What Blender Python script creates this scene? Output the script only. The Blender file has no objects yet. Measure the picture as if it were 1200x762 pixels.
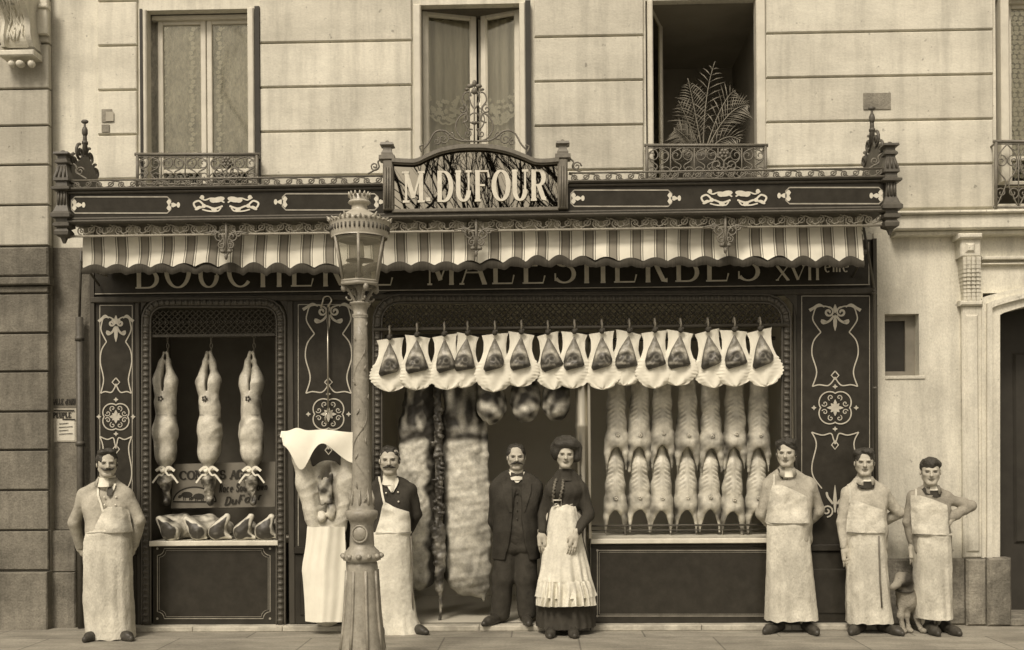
import bpy, math, random
import numpy as np
from mathutils import Matrix, Vector
random.seed(5)
rng = np.random.default_rng(11)
PI = math.pi
scene = bpy.context.scene
col = scene.collection

# ------------------------------------------------------------------ camera
S, D, HC = 1210.0, 9.5, 1.52          # focal length in photo pixels, distance to the facade, eye height
YAW, ROLL = math.radians(1.6), 0.0075
f_ = np.array([-math.sin(YAW), math.cos(YAW), 0.0])
r0 = np.array([math.cos(YAW), math.sin(YAW), 0.0]); u0 = np.array([0, 0, 1.0])
r_ = r0*math.cos(ROLL) - u0*math.sin(ROLL)
u_ = u0*math.cos(ROLL) + r0*math.sin(ROLL)
CAM = np.array([D*math.tan(YAW), -D, HC])
def P(px, py, Y=0.0):
    """point of the plane y = Y seen at photo pixel (px, py)"""
    d = r_*((px-600)/S) - u_*((py-540)/S) + f_
    return CAM + d*((Y + D)/d[1])
def PX(px, Y=0.0, py=450): return P(px, py, Y)[0]
def PZ(py, Y=0.0, px=565): return P(px, py, Y)[2]
cd = bpy.data.cameras.new('camera'); cam = bpy.data.objects.new('camera', cd); col.objects.link(cam)
cd.sensor_width = 36; cd.lens = S/1200*36; cd.shift_y = (540-381)/1200; cd.clip_end = 2000; cd.clip_start = .05
cam.matrix_world = Matrix(((r_[0], u_[0], -f_[0], CAM[0]), (r_[1], u_[1], -f_[1], CAM[1]), (r_[2], u_[2], -f_[2], CAM[2]), (0, 0, 0, 1)))
scene.camera = cam

# ------------------------------------------------------------------ materials (a sepia place)
def tint(L):
    t = min(1, L/.8)
    return (min(1, L*(1.08-.05*t)), L*(.987+.01*t), L*(.79+.06*t), 1)
MATS = {}
def mat(name, L, rough=.7, var=.18, scale=6, spec=.3, bump=0., bscale=60, tone=False, dark=None, stain=0., stain_scale=3, metal=0., stretch=(1,1,1), detail=6, coat=0., grain=0., gscale=70, streak=0., speck=0., brick=0.):
    m = bpy.data.materials.new(name); m.use_nodes = True
    nt = m.node_tree; N = nt.nodes; K = nt.links
    b = N['Principled BSDF']; b.inputs['Roughness'].default_value = rough; b.inputs['Metallic'].default_value = metal
    b.inputs['Specular IOR Level'].default_value = spec
    if coat: b.inputs['Coat Weight'].default_value = coat; b.inputs['Coat Roughness'].default_value = .06
    tc = N.new('ShaderNodeTexCoord'); mp = N.new('ShaderNodeMapping'); mp.inputs['Scale'].default_value = stretch
    K.new(tc.outputs['Object'], mp.inputs['Vector'])
    nz = N.new('ShaderNodeTexNoise'); nz.inputs['Scale'].default_value = scale; nz.inputs['Detail'].default_value = detail; nz.inputs['Roughness'].default_value = .62
    K.new(mp.outputs['Vector'], nz.inputs['Vector'])
    rp = N.new('ShaderNodeValToRGB'); e = rp.color_ramp.elements
    e[0].position = .28; e[1].position = .72
    e[0].color = tint(L*(1-var)); e[1].color = tint(min(.86, L*(1+var)))
    K.new(nz.outputs['Fac'], rp.inputs['Fac'])
    out = rp.outputs['Color']
    if tone:
        at = N.new('ShaderNodeAttribute'); at.attribute_name = 'tone'
        mx = N.new('ShaderNodeMix'); mx.data_type = 'RGBA'
        mx.inputs['A'].default_value = tint(dark if dark is not None else L*.3)
        K.new(at.outputs['Fac'], mx.inputs['Factor']); K.new(out, mx.inputs['B']); out = mx.outputs['Result']
    if stain:
        n2 = N.new('ShaderNodeTexNoise'); n2.inputs['Scale'].default_value = stain_scale; n2.inputs['Detail'].default_value = 7; n2.inputs['Roughness'].default_value = .7
        K.new(mp.outputs['Vector'], n2.inputs['Vector'])
        r2 = N.new('ShaderNodeValToRGB'); q = r2.color_ramp.elements
        q[0].position = .40; q[0].color = (1-stain, 1-stain, 1-stain, 1); q[1].position = .60; q[1].color = (1, 1, 1, 1)
        K.new(n2.outputs['Fac'], r2.inputs['Fac'])
        mm = N.new('ShaderNodeMix'); mm.data_type = 'RGBA'; mm.blend_type = 'MULTIPLY'; mm.inputs['Factor'].default_value = 1
        K.new(out, mm.inputs['A']); K.new(r2.outputs['Color'], mm.inputs['B']); out = mm.outputs['Result']
    if brick:       # faint slab joints
        bt = N.new('ShaderNodeTexBrick'); bt.inputs['Scale'].default_value = 1; bt.inputs['Brick Width'].default_value = 1.15; bt.inputs['Row Height'].default_value = .62; bt.inputs['Mortar Size'].default_value = .009; bt.inputs['Mortar Smooth'].default_value = .4
        bt.inputs['Color1'].default_value = (1, 1, 1, 1); bt.inputs['Color2'].default_value = (.88, .88, .88, 1); bt.inputs['Mortar'].default_value = (1-brick, 1-brick, 1-brick, 1)
        K.new(tc.outputs['Object'], bt.inputs['Vector'])
        m7 = N.new('ShaderNodeMix'); m7.data_type = 'RGBA'; m7.blend_type = 'MULTIPLY'; m7.inputs['Factor'].default_value = 1
        K.new(out, m7.inputs['A']); K.new(bt.outputs['Color'], m7.inputs['B']); out = m7.outputs['Result']
    if speck:       # small chips and pits
        n6 = N.new('ShaderNodeTexNoise'); n6.inputs['Scale'].default_value = 17; n6.inputs['Detail'].default_value = 3; K.new(tc.outputs['Object'], n6.inputs['Vector'])
        r6 = N.new('ShaderNodeValToRGB'); q = r6.color_ramp.elements
        q[0].position = .685; q[0].color = (1, 1, 1, 1); q[1].position = .74; q[1].color = (1-speck, 1-speck, 1-speck, 1)
        K.new(n6.outputs['Fac'], r6.inputs['Fac'])
        m6 = N.new('ShaderNodeMix'); m6.data_type = 'RGBA'; m6.blend_type = 'MULTIPLY'; m6.inputs['Factor'].default_value = 1
        K.new(out, m6.inputs['A']); K.new(r6.outputs['Color'], m6.inputs['B']); out = m6.outputs['Result']
    if streak:      # rain and soot streaks running down
        ms = N.new('ShaderNodeMapping'); ms.inputs['Scale'].default_value = (5.5, 5.5, .55); K.new(tc.outputs['Object'], ms.inputs['Vector'])
        n5 = N.new('ShaderNodeTexNoise'); n5.inputs['Scale'].default_value = 1.4; n5.inputs['Detail'].default_value = 8; n5.inputs['Roughness'].default_value = .68
        K.new(ms.outputs['Vector'], n5.inputs['Vector'])
        r5 = N.new('ShaderNodeValToRGB'); q = r5.color_ramp.elements
        q[0].position = .36; q[0].color = (1-streak, 1-streak, 1-streak, 1); q[1].position = .56; q[1].color = (1, 1, 1, 1)
        K.new(n5.outputs['Fac'], r5.inputs['Fac'])
        m5 = N.new('ShaderNodeMix'); m5.data_type = 'RGBA'; m5.blend_type = 'MULTIPLY'; m5.inputs['Factor'].default_value = 1
        K.new(out, m5.inputs['A']); K.new(r5.outputs['Color'], m5.inputs['B']); out = m5.outputs['Result']
    if grain:
        n4 = N.new('ShaderNodeTexNoise'); n4.inputs['Scale'].default_value = gscale; n4.inputs['Detail'].default_value = 4; n4.inputs['Roughness'].default_value = .75
        K.new(mp.outputs['Vector'], n4.inputs['Vector'])
        r4 = N.new('ShaderNodeValToRGB'); q = r4.color_ramp.elements
        q[0].position = .33; q[0].color = (1-grain, 1-grain, 1-grain, 1); q[1].position = .58; q[1].color = (1, 1, 1, 1)
        K.new(n4.outputs['Fac'], r4.inputs['Fac'])
        m4 = N.new('ShaderNodeMix'); m4.data_type = 'RGBA'; m4.blend_type = 'MULTIPLY'; m4.inputs['Factor'].default_value = 1
        K.new(out, m4.inputs['A']); K.new(r4.outputs['Color'], m4.inputs['B']); out = m4.outputs['Result']
    K.new(out, b.inputs['Base Color'])
    if bump:
        n3 = N.new('ShaderNodeTexNoise'); n3.inputs['Scale'].default_value = bscale; n3.inputs['Detail'].default_value = 5
        K.new(mp.outputs['Vector'], n3.inputs['Vector'])
        bp = N.new('ShaderNodeBump'); bp.inputs['Strength'].default_value = bump; bp.inputs['Distance'].default_value = .02
        K.new(n3.outputs['Fac'], bp.inputs['Height']); K.new(bp.outputs['Normal'], b.inputs['Normal'])
    MATS[name] = m
    return m
mat('stone', .74, .85, .07, 2.2, .2, .12, 45, stain=.20, stain_scale=1.3, grain=.13, stretch=(.6, 1, 1.1), streak=.20, speck=.4, tone=True, dark=.34)
mat('stone_grimy', .24, .85, .16, 3, .2, .4, 45, stain=.35, stain_scale=2.2, grain=.28, streak=.25)
mat('stone_soot', .33, .85, .14, 3, .2, .4, 45, stain=.3, stain_scale=2.0, grain=.22, streak=.2)
mat('stucco', .72, .9, .09, 2.5, .2, .3, 40, stain=.2, stain_scale=1.6, grain=.18, stretch=(1, 1, .7), streak=.18, speck=.35)
mat('plinth', .33, .85, .16, 4, .2, .5, 40, stain=.5, stain_scale=3.5, grain=.28, streak=.3)
mat('paving', .36, .85, .16, 2.5, .2, .4, 60, stain=.3, stain_scale=1.4, stretch=(1, 2.5, 1), grain=.3, gscale=40, brick=.45)
mat('kerbstone', .33, .8, .15, 5, .2, .3, 50)
mat('cobbles', .16, .8, .3, 9, .3, .6, 12)
mat('shop_black', .036, .3, .25, 9, .10, .05, 30)
mat('shop_wood', .060, .5, .2, 20, .2, .1, 60, stretch=(1, 1, .2))
mat('carved', .078, .45, .2, 30, .4)
mat('marble_black', .036, .10, .15, 6, .4, stain=.2, stain_scale=8, detail=12)
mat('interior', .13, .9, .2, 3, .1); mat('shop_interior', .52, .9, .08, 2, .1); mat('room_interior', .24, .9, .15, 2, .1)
mat('iron_frieze', .34, .5, .2, 30, .4)
mat('iron', .15, .5, .25, 30, .4)
mat('iron_dark', .080, .5, .25, 30, .4)
mat('gilt', .46, .5, .15, 20, .4)
mat('letter', .60, .5, .12, 16, .4)
mat('letter_gold', .33, .42, .3, 12, .5); mat('letter_sign', .62, .5, .2, 10, .4)
mat('white_paint', .62, .5, .08, 6, .35, stain=.12, stain_scale=5)
mat('marble_white', .66, .35, .1, 8, .4, stain=.15, stain_scale=5)
mat('step_stone', .48, .8, .12, 5, .25, .2, 60, stain=.3, stain_scale=5)
mat('brass', .5, .28, .12, 8, .5, metal=.85, stretch=(1, 1, .1))
mat('paper', .77, .9, .04, 5, .1, .1, 15)
mat('sheet', .78, .9, .06, 6, .1, .15, 12)
mat('apron', .66, .9, .10, 7, .1, .35, 60, stain=.26, stain_scale=3.2, grain=.20, gscale=75, stretch=(1, 1, .7))
mat('apron_bib', .64, .9, .10, 6, .1, .5, 26, stain=.30, stain_scale=4.5, grain=.2, gscale=70)
mat('apron_clean', .74, .9, .07, 5, .1, .4, 22, stain=.16, stain_scale=4, grain=.16, gscale=50)
mat('blouse', .46, .9, .12, 6, .1, .4, 25, stain=.25, stain_scale=5, grain=.2)
mat('blouse_pale', .50, .9, .10, 6, .1, .4, 25, stain=.22, stain_scale=5, grain=.2)
mat('blouse_dark', .31, .9, .12, 6, .1, .4, 25, stain=.25, stain_scale=5, grain=.2)
mat('linen', .74, .8, .05, 8, .1)
mat('wool_black', .044, .85, .2, 14, .15, .3, 80)
mat('wool_dark', .050, .85, .2, 14, .15, .3, 60)
mat('skirt_black', .050, .85, .2, 14, .15, .2, 60)
mat('tie_dark', .06, .7, .2, 30, .3)
mat('tie_pale', .5, .7, .15, 30, .3)
mat('boot', .045, .45, .3, 20, .4)
mat('skin', .45, .6, .06, 14, .25, tone=True, dark=.20)
mat('hair', .046, .55, .3, 60, .4, .5, 120)
mat('lip', .20, .5, .1, 20, .3)
mat('brow', .13, .8, .2, 40, .2)
mat('eye', .11, .4, .1, 20, .5)
mat('button', .62, .4, .1, 30, .5)
mat('fat', .66, .45, .08, 16, .35, .2, 24, tone=True, dark=.05, stain=.14, stain_scale=10, grain=.14, gscale=60)
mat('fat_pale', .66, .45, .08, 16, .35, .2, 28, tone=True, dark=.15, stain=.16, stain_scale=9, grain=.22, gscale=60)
mat('meat', .46, .4, .4, 18, .5, .5, 26, tone=True, dark=.055, stain=.4, stain_scale=12)
mat('beef', .74, .5, .10, 9, .35, .3, 18, tone=True, dark=.055, stain=.28, stain_scale=6, detail=8, grain=.26, gscale=34)
mat('lamp_paint', .34, .42, .14, 12, .4, .2, 40, stain=.22, stain_scale=7, grain=.2, gscale=45)
mat('lamp_light', .40, .35, .15, 12, .5)
mat('curtain', .72, .9, .16, 26, .1, stain=.3, stain_scale=6, stretch=(1, 1, .5), grain=.35, gscale=50)
mat('curtain_sheer', .64, .9, .1, 20, .1, stain=.2, stain_scale=4, stretch=(2, 1, .25))
mat('lace', .86, .9, .1, 20, .1)
mat('placard', .17, .5, .15, 5, .3)
mat('placard_pale', .26, .5, .15, 8, .3)
mat('ink', .035, .7, .2, 20, .2)
mat('bill', .40, .85, .1, 10, .15)
mat('bill_dark', .15, .85, .15, 10, .15)
mat('palm', .25, .6, .3, 14, .3)
mat('pot', .10, .6, .3, 8, .3)
mat('bark', .035, .9, .3, 14, .2)
mat('dog', .25, .85, .14, 12, .2, .5, 60, tone=True, dark=.045)
mat('louvre', .30, .6, .15, 12, .3)
mat('fringe', .055, .9, .25, 10, .1, stretch=(14, 1, .3))
mat('mantle', .7, .6, .05, 10, .3)
mat('shade_door', .035, .6, .2, 6, .3)
mat('rail_iron', .07, .5, .2, 20, .3)
mat('lath', .22, .6, .2, 6, .3)

def glassmat(name, L, gl, rough=.03, fac=.12):
    m = bpy.data.materials.new(name); m.use_nodes = True; nt = m.node_tree; N = nt.nodes; K = nt.links
    N.remove(N['Principled BSDF']); o = N['Material Output']
    t = N.new('ShaderNodeBsdfTransparent'); t.inputs['Color'].default_value = (L, L, L*.98, 1)
    g = N.new('ShaderNodeBsdfGlossy'); g.inputs['Roughness'].default_value = rough; g.inputs['Color'].default_value = tint(gl)
    fr = N.new('ShaderNodeFresnel'); fr.inputs['IOR'].default_value = 1.5
    ad = N.new('ShaderNodeMath'); ad.operation = 'ADD'; ad.inputs[1].default_value = fac
    K.new(fr.outputs['Fac'], ad.inputs[0])
    mx = N.new('ShaderNodeMixShader'); K.new(ad.outputs[0], mx.inputs[0]); K.new(t.outputs[0], mx.inputs[1]); K.new(g.outputs[0], mx.inputs[2])
    K.new(mx.outputs[0], o.inputs['Surface']); MATS[name] = m
glassmat('glass', .97, .8, .03, .03)
glassmat('lamp_glass', .97, .9, .10, .18)
m = mat('mirror', .31, .012, .05, 3, .5, metal=1.0)

def stripe_mat():
    m = mat('awning_cloth', .6, .85, .1, 6, .1, .2, 14)
    nt = m.node_tree; N = nt.nodes; K = nt.links; b = N['Principled BSDF']
    at = N.new('ShaderNodeAttribute'); at.attribute_name = 'tone'      # tone = position along the cloth in stripe periods
    fr = N.new('ShaderNodeMath'); fr.operation = 'FRACT'; K.new(at.outputs['Fac'], fr.inputs[0])
    rp = N.new('ShaderNodeValToRGB'); rp.color_ramp.interpolation = 'CONSTANT'
    pale, dk, gr = tint(.74), tint(.15), tint(.26)
    seq = [(0, pale), (.38, dk), (.415, pale), (.46, dk), (.52, gr), (.78, dk), (.84, pale), (.885, dk), (.92, pale)]
    e = rp.color_ramp.elements
    e[0].position = 0; e[0].color = pale; e[1].position = .38; e[1].color = dk
    for p_, c_ in seq[2:]:
        q = e.new(p_); q.color = c_
    K.new(fr.outputs[0], rp.inputs['Fac'])
    n2 = N.new('ShaderNodeTexNoise'); n2.inputs['Scale'].default_value = 2.5; n2.inputs['Detail'].default_value = 6
    tc = N.new('ShaderNodeTexCoord'); K.new(tc.outputs['Object'], n2.inputs['Vector'])
    r2 = N.new('ShaderNodeValToRGB'); q = r2.color_ramp.elements; q[0].position = .35; q[0].color = (.72, .72, .72, 1); q[1].position = .6; q[1].color = (1, 1, 1, 1)
    K.new(n2.outputs['Fac'], r2.inputs['Fac'])
    mm = N.new('ShaderNodeMix'); mm.data_type = 'RGBA'; mm.blend_type = 'MULTIPLY'; mm.inputs['Factor'].default_value = 1
    K.new(rp.outputs['Color'], mm.inputs['A']); K.new(r2.outputs['Color'], mm.inputs['B'])
    K.new(mm.outputs['Result'], b.inputs['Base Color'])
stripe_mat()

# ------------------------------------------------------------------ objects
def thing(name, label, cat, loc=(0, 0, 0), group=None, kind=None):
    o = bpy.data.objects.new(name, None); col.objects.link(o); o.location = tuple(float(c) for c in loc)
    o.empty_display_size = .2
    o['label'] = label; o['category'] = cat
    if group: o['group'] = group
    if kind: o['kind'] = kind
    return o
def tag(o, label=None, cat=None, group=None, kind=None):
    if label: o['label'] = label
    if cat: o['category'] = cat
    if group: o['group'] = group
    if kind: o['kind'] = kind
    return o
def root_loc(p):
    while p.parent: p = p.parent
    return np.array(p.location)
class MB:
    """collects faces in world coordinates; build() links them as one mesh object"""
    def __init__(s): s.v = []; s.f = []; s.t = []; s.n = 0; s.k = 0; s.smooth = []
    def add(s, v, f, tone=None, smooth=True):
        v = np.asarray(v, float).reshape(-1, 3)
        s.v.append(v); s.t.append(np.full(len(v), 1.0) if tone is None else np.asarray(tone, float)+np.zeros(len(v)))
        s.f.extend([tuple(int(i)+s.n for i in q) for q in f]); s.smooth.extend([smooth]*len(f))
        s.n += len(v)
    def box(s, x0, x1, y0, y1, z0, z1, ch=0.):
        if x0 > x1: x0, x1 = x1, x0
        if z0 > z1: z0, z1 = z1, z0
        if y0 > y1: y0, y1 = y1, y0
        if ch:      # chamfer on the front (y0) edges
            v = [(x0+ch, y0, z0+ch), (x1-ch, y0, z0+ch), (x1-ch, y0, z1-ch), (x0+ch, y0, z1-ch),
                 (x0, y0+ch, z0), (x1, y0+ch, z0), (x1, y0+ch, z1), (x0, y0+ch, z1),
                 (x0, y1, z0), (x1, y1, z0), (x1, y1, z1), (x0, y1, z1)]
            f = [(0, 1, 2, 3), (11, 10, 9, 8)]
            for a in range(4):
                b = (a+1) % 4
                f += [(4+a, 4+b, b, a), (8+a, 8+b, 4+b, 4+a)]
        else:
            v = [(x0, y0, z0), (x1, y0, z0), (x1, y0, z1), (x0, y0, z1), (x0, y1, z0), (x1, y1, z0), (x1, y1, z1), (x0, y1, z1)]
            f = [(0, 1, 2, 3), (7, 6, 5, 4), (4, 5, 1, 0), (5, 6, 2, 1), (6, 7, 3, 2), (7, 4, 0, 3)]
        s.add(v, f, smooth=False)
    def bp(s, px0, py0, px1, py1, Y, depth, ch=0.):
        """box whose front face fills a photo rectangle at plane Y"""
        mx, my = (px0+px1)/2, (py0+py1)/2
        s.box(P(px0, my, Y)[0], P(px1, my, Y)[0], Y, Y+depth, P(mx, py1, Y)[2], P(mx, py0, Y)[2], ch)
    def prism(s, poly, y0, y1):
        """poly: (x, z) outline"""
        n = len(poly)
        v = [(p[0], y0, p[1]) for p in poly]+[(p[0], y1, p[1]) for p in poly]
        f = [tuple(range(n)), tuple(range(2*n-1, n-1, -1))]+[(i, i+n, (i+1) % n+n, (i+1) % n) for i in range(n)]
        a = sum(poly[i][0]*poly[(i+1) % n][1]-poly[(i+1) % n][0]*poly[i][1] for i in range(n))
        if a < 0: f = [q[::-1] for q in f]
        s.add(v, f, smooth=False)
    def tube(s, pts, r, n=6, closed=False, cap=True, smooth=True, phase=0., tone=None):
        p = np.asarray(pts, float); m = len(p)
        r = np.zeros(m)+np.asarray(r, float)
        if closed: t = np.roll(p, -1, 0)-np.roll(p, 1, 0)
        else: t = np.gradient(p, axis=0)
        t /= np.maximum(np.linalg.norm(t, axis=1), 1e-9)[:, None]
        ref = np.array([0, 1., 0]) if abs(t[0][1]) < .9 else np.array([1., 0, 0])
        a = np.cross(t[0], ref); a /= np.linalg.norm(a)
        rings = []
        for i in range(m):
            a = a-t[i]*a.dot(t[i]); a /= max(np.linalg.norm(a), 1e-9); b = np.cross(t[i], a)
            ang = np.arange(n)*2*PI/n+phase
            rings.append(p[i]+r[i]*(np.cos(ang)[:, None]*a+np.sin(ang)[:, None]*b))
        v = np.concatenate(rings); f = []
        for i in range(m if closed else m-1):
            j = (i+1) % m
            for k in range(n):
                l = (k+1) % n
                f.append((i*n+k, i*n+l, j*n+l, j*n+k))
        if cap and not closed: f += [tuple(range(n))[::-1], tuple((m-1)*n+k for k in range(n))]
        s.add(v, f, tone, smooth)
    def lathe(s, prof, c, n=24, smooth=True, flute=0, fl=0., tone=None):
        """prof: (z, r) list, c: (x, y)"""
        ang = np.arange(n)*2*PI/n; v = []
        for z, r in prof:
            rr = r*(1+fl*np.cos(flute*ang)) if flute else r+0*ang
            v.append(np.stack([c[0]+rr*np.cos(ang), c[1]+rr*np.sin(ang), 0*ang+z], 1))
        v = np.concatenate(v); m = len(prof)
        f = [(i*n+k, i*n+(k+1) % n, (i+1)*n+(k+1) % n, (i+1)*n+k) for i in range(m-1) for k in range(n)]
        if prof[-1][0] < prof[0][0]: f = [q[::-1] for q in f]
        f += [tuple(range(n)), tuple((m-1)*n+k for k in range(n))]
        s.add(v, f, tone, smooth)
    def grid(s, v, nu, nv, close=False, tone=None, smooth=True):
        """v: nu rows of nv points"""
        f = []
        for i in range(nu-1):
            for j in range(nv if close else nv-1):
                k = (j+1) % nv
                f.append((i*nv+j, i*nv+k, (i+1)*nv+k, (i+1)*nv+j))
        s.add(v, f, tone, smooth)
    def ell(s, c, r, n=10, m=7, tone=None, half=False):
        th = np.linspace(0, PI, m); ph = np.arange(n)*2*PI/n
        v = [(c[0]+r[0]*math.sin(a)*math.cos(b), c[1]+r[1]*math.sin(a)*math.sin(b), c[2]+r[2]*math.cos(a)) for a in th for b in ph]
        f = [(i*n+j, (i+1)*n+j, (i+1)*n+(j+1) % n, i*n+(j+1) % n) for i in range(m-1) for j in range(n)]
        s.add(v, f, tone)
    def stack(s, cx, cy, prof):
        """square stacked moulding: prof (z, half width)"""
        v = []
        for z, h in prof: v += [(cx-h, cy-h, z), (cx+h, cy-h, z), (cx+h, cy+h, z), (cx-h, cy+h, z)]
        m = len(prof); f = [(0, 1, 2, 3), (4*m-1, 4*m-2, 4*m-3, 4*m-4)]
        for i in range(m-1):
            for k in range(4):
                l = (k+1) % 4
                f.append((i*4+k, (i+1)*4+k, (i+1)*4+l, i*4+l))
        s.add(v, f, smooth=False)
    def ribbon(s, pts, w, Y, th=0.):
        """flat painted stroke in the plane y = Y; pts (x, z); every stroke is laid a hair above the one before"""
        p = np.asarray(pts, float)
        if len(p) < 2: return
        s.k += 1; Y = Y-.00025*(s.k % 24)
        t = np.gradient(p, axis=0); t /= np.maximum(np.linalg.norm(t, axis=1), 1e-9)[:, None]
        nrm = np.stack([-t[:, 1], t[:, 0]], 1); w = (np.zeros(len(p))+np.asarray(w, float))/2
        A = p+nrm*w[:, None]; B = p-nrm*w[:, None]; n = len(p)
        v = [(a[0], Y, a[1]) for a in A]+[(b[0], Y, b[1]) for b in B]
        f = [(i, i+n, i+n+1, i+1) for i in range(n-1)]
        if th:
            v += [(a[0], Y+th, a[1]) for a in A]+[(b[0], Y+th, b[1]) for b in B]
            for i in range(n-1):
                f += [(i+1, 2*n+i+1, 2*n+i, i), (n+i, 3*n+i, 3*n+i+1, n+i+1)]
            f += [(0, 2*n, 3*n, n), (n-1, 2*n-1, 4*n-1, 3*n-1)]
        s.add(v, f, smooth=False)
    def blob2(s, c, rx, rz, Y, n=10, rot=0.):
        """flat painted spot"""
        s.k += 1; Y = Y-.00025*(s.k % 24)
        a = np.arange(n)*2*PI/n; x = rx*np.cos(a); z = rz*np.sin(a)
        v = np.stack([c[0]+x*math.cos(rot)-z*math.sin(rot), 0*a+Y, c[1]+x*math.sin(rot)+z*math.cos(rot)], 1)
        s.add(v, [tuple(range(n))], smooth=False)
    def build(s, name, m, parent=None, loc=None, label=None):
        me = bpy.data.meshes.new(name)
        v = np.concatenate(s.v) if s.v else np.zeros((0, 3))
        base = root_loc(parent) if parent is not None else (np.array(loc, float) if loc is not None else np.zeros(3))
        me.from_pydata((v-base).tolist(), [], s.f); 
        me.polygons.foreach_set('use_smooth', s.smooth)
        at = me.attributes.new('tone', 'FLOAT', 'POINT'); at.data.foreach_set('value', np.concatenate(s.t).astype(np.float32))
        me.materials.append(MATS[m]); me.update()
        o = bpy.data.objects.new(name, me); col.objects.link(o)
        if parent is not None: o.parent = parent
        else: o.location = base
        if label: o['label'] = label
        return o

def spiral(c, r, a0, turns, n=18, r1=.15):
    t = np.linspace(0, 1, n)
    a = a0+turns*2*PI*t; rr = r*(1-t*(1-r1))
    return np.stack([c[0]+rr*np.cos(a), c[1]+rr*np.sin(a)], 1)
def on(Y, pts):   # (x, z) -> 3d
    p = np.asarray(pts, float); return np.stack([p[:, 0], 0*p[:, 0]+Y, p[:, 1]], 1)
def smoothline(pts, n=24):
    p = np.asarray(pts, float); m = len(p)
    out = []
    for i in range(m-1):
        p0, p1, p2, p3 = p[max(i-1, 0)], p[i], p[i+1], p[min(i+2, m-1)]
        for t in np.linspace(0, 1, max(2, n//(m-1)), endpoint=False):
            out.append(.5*((2*p1)+(-p0+p2)*t+(2*p0-5*p1+4*p2-p3)*t*t+(-p0+3*p1-3*p2+p3)*t**3))
    out.append(p[-1]); return np.array(out)

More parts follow.
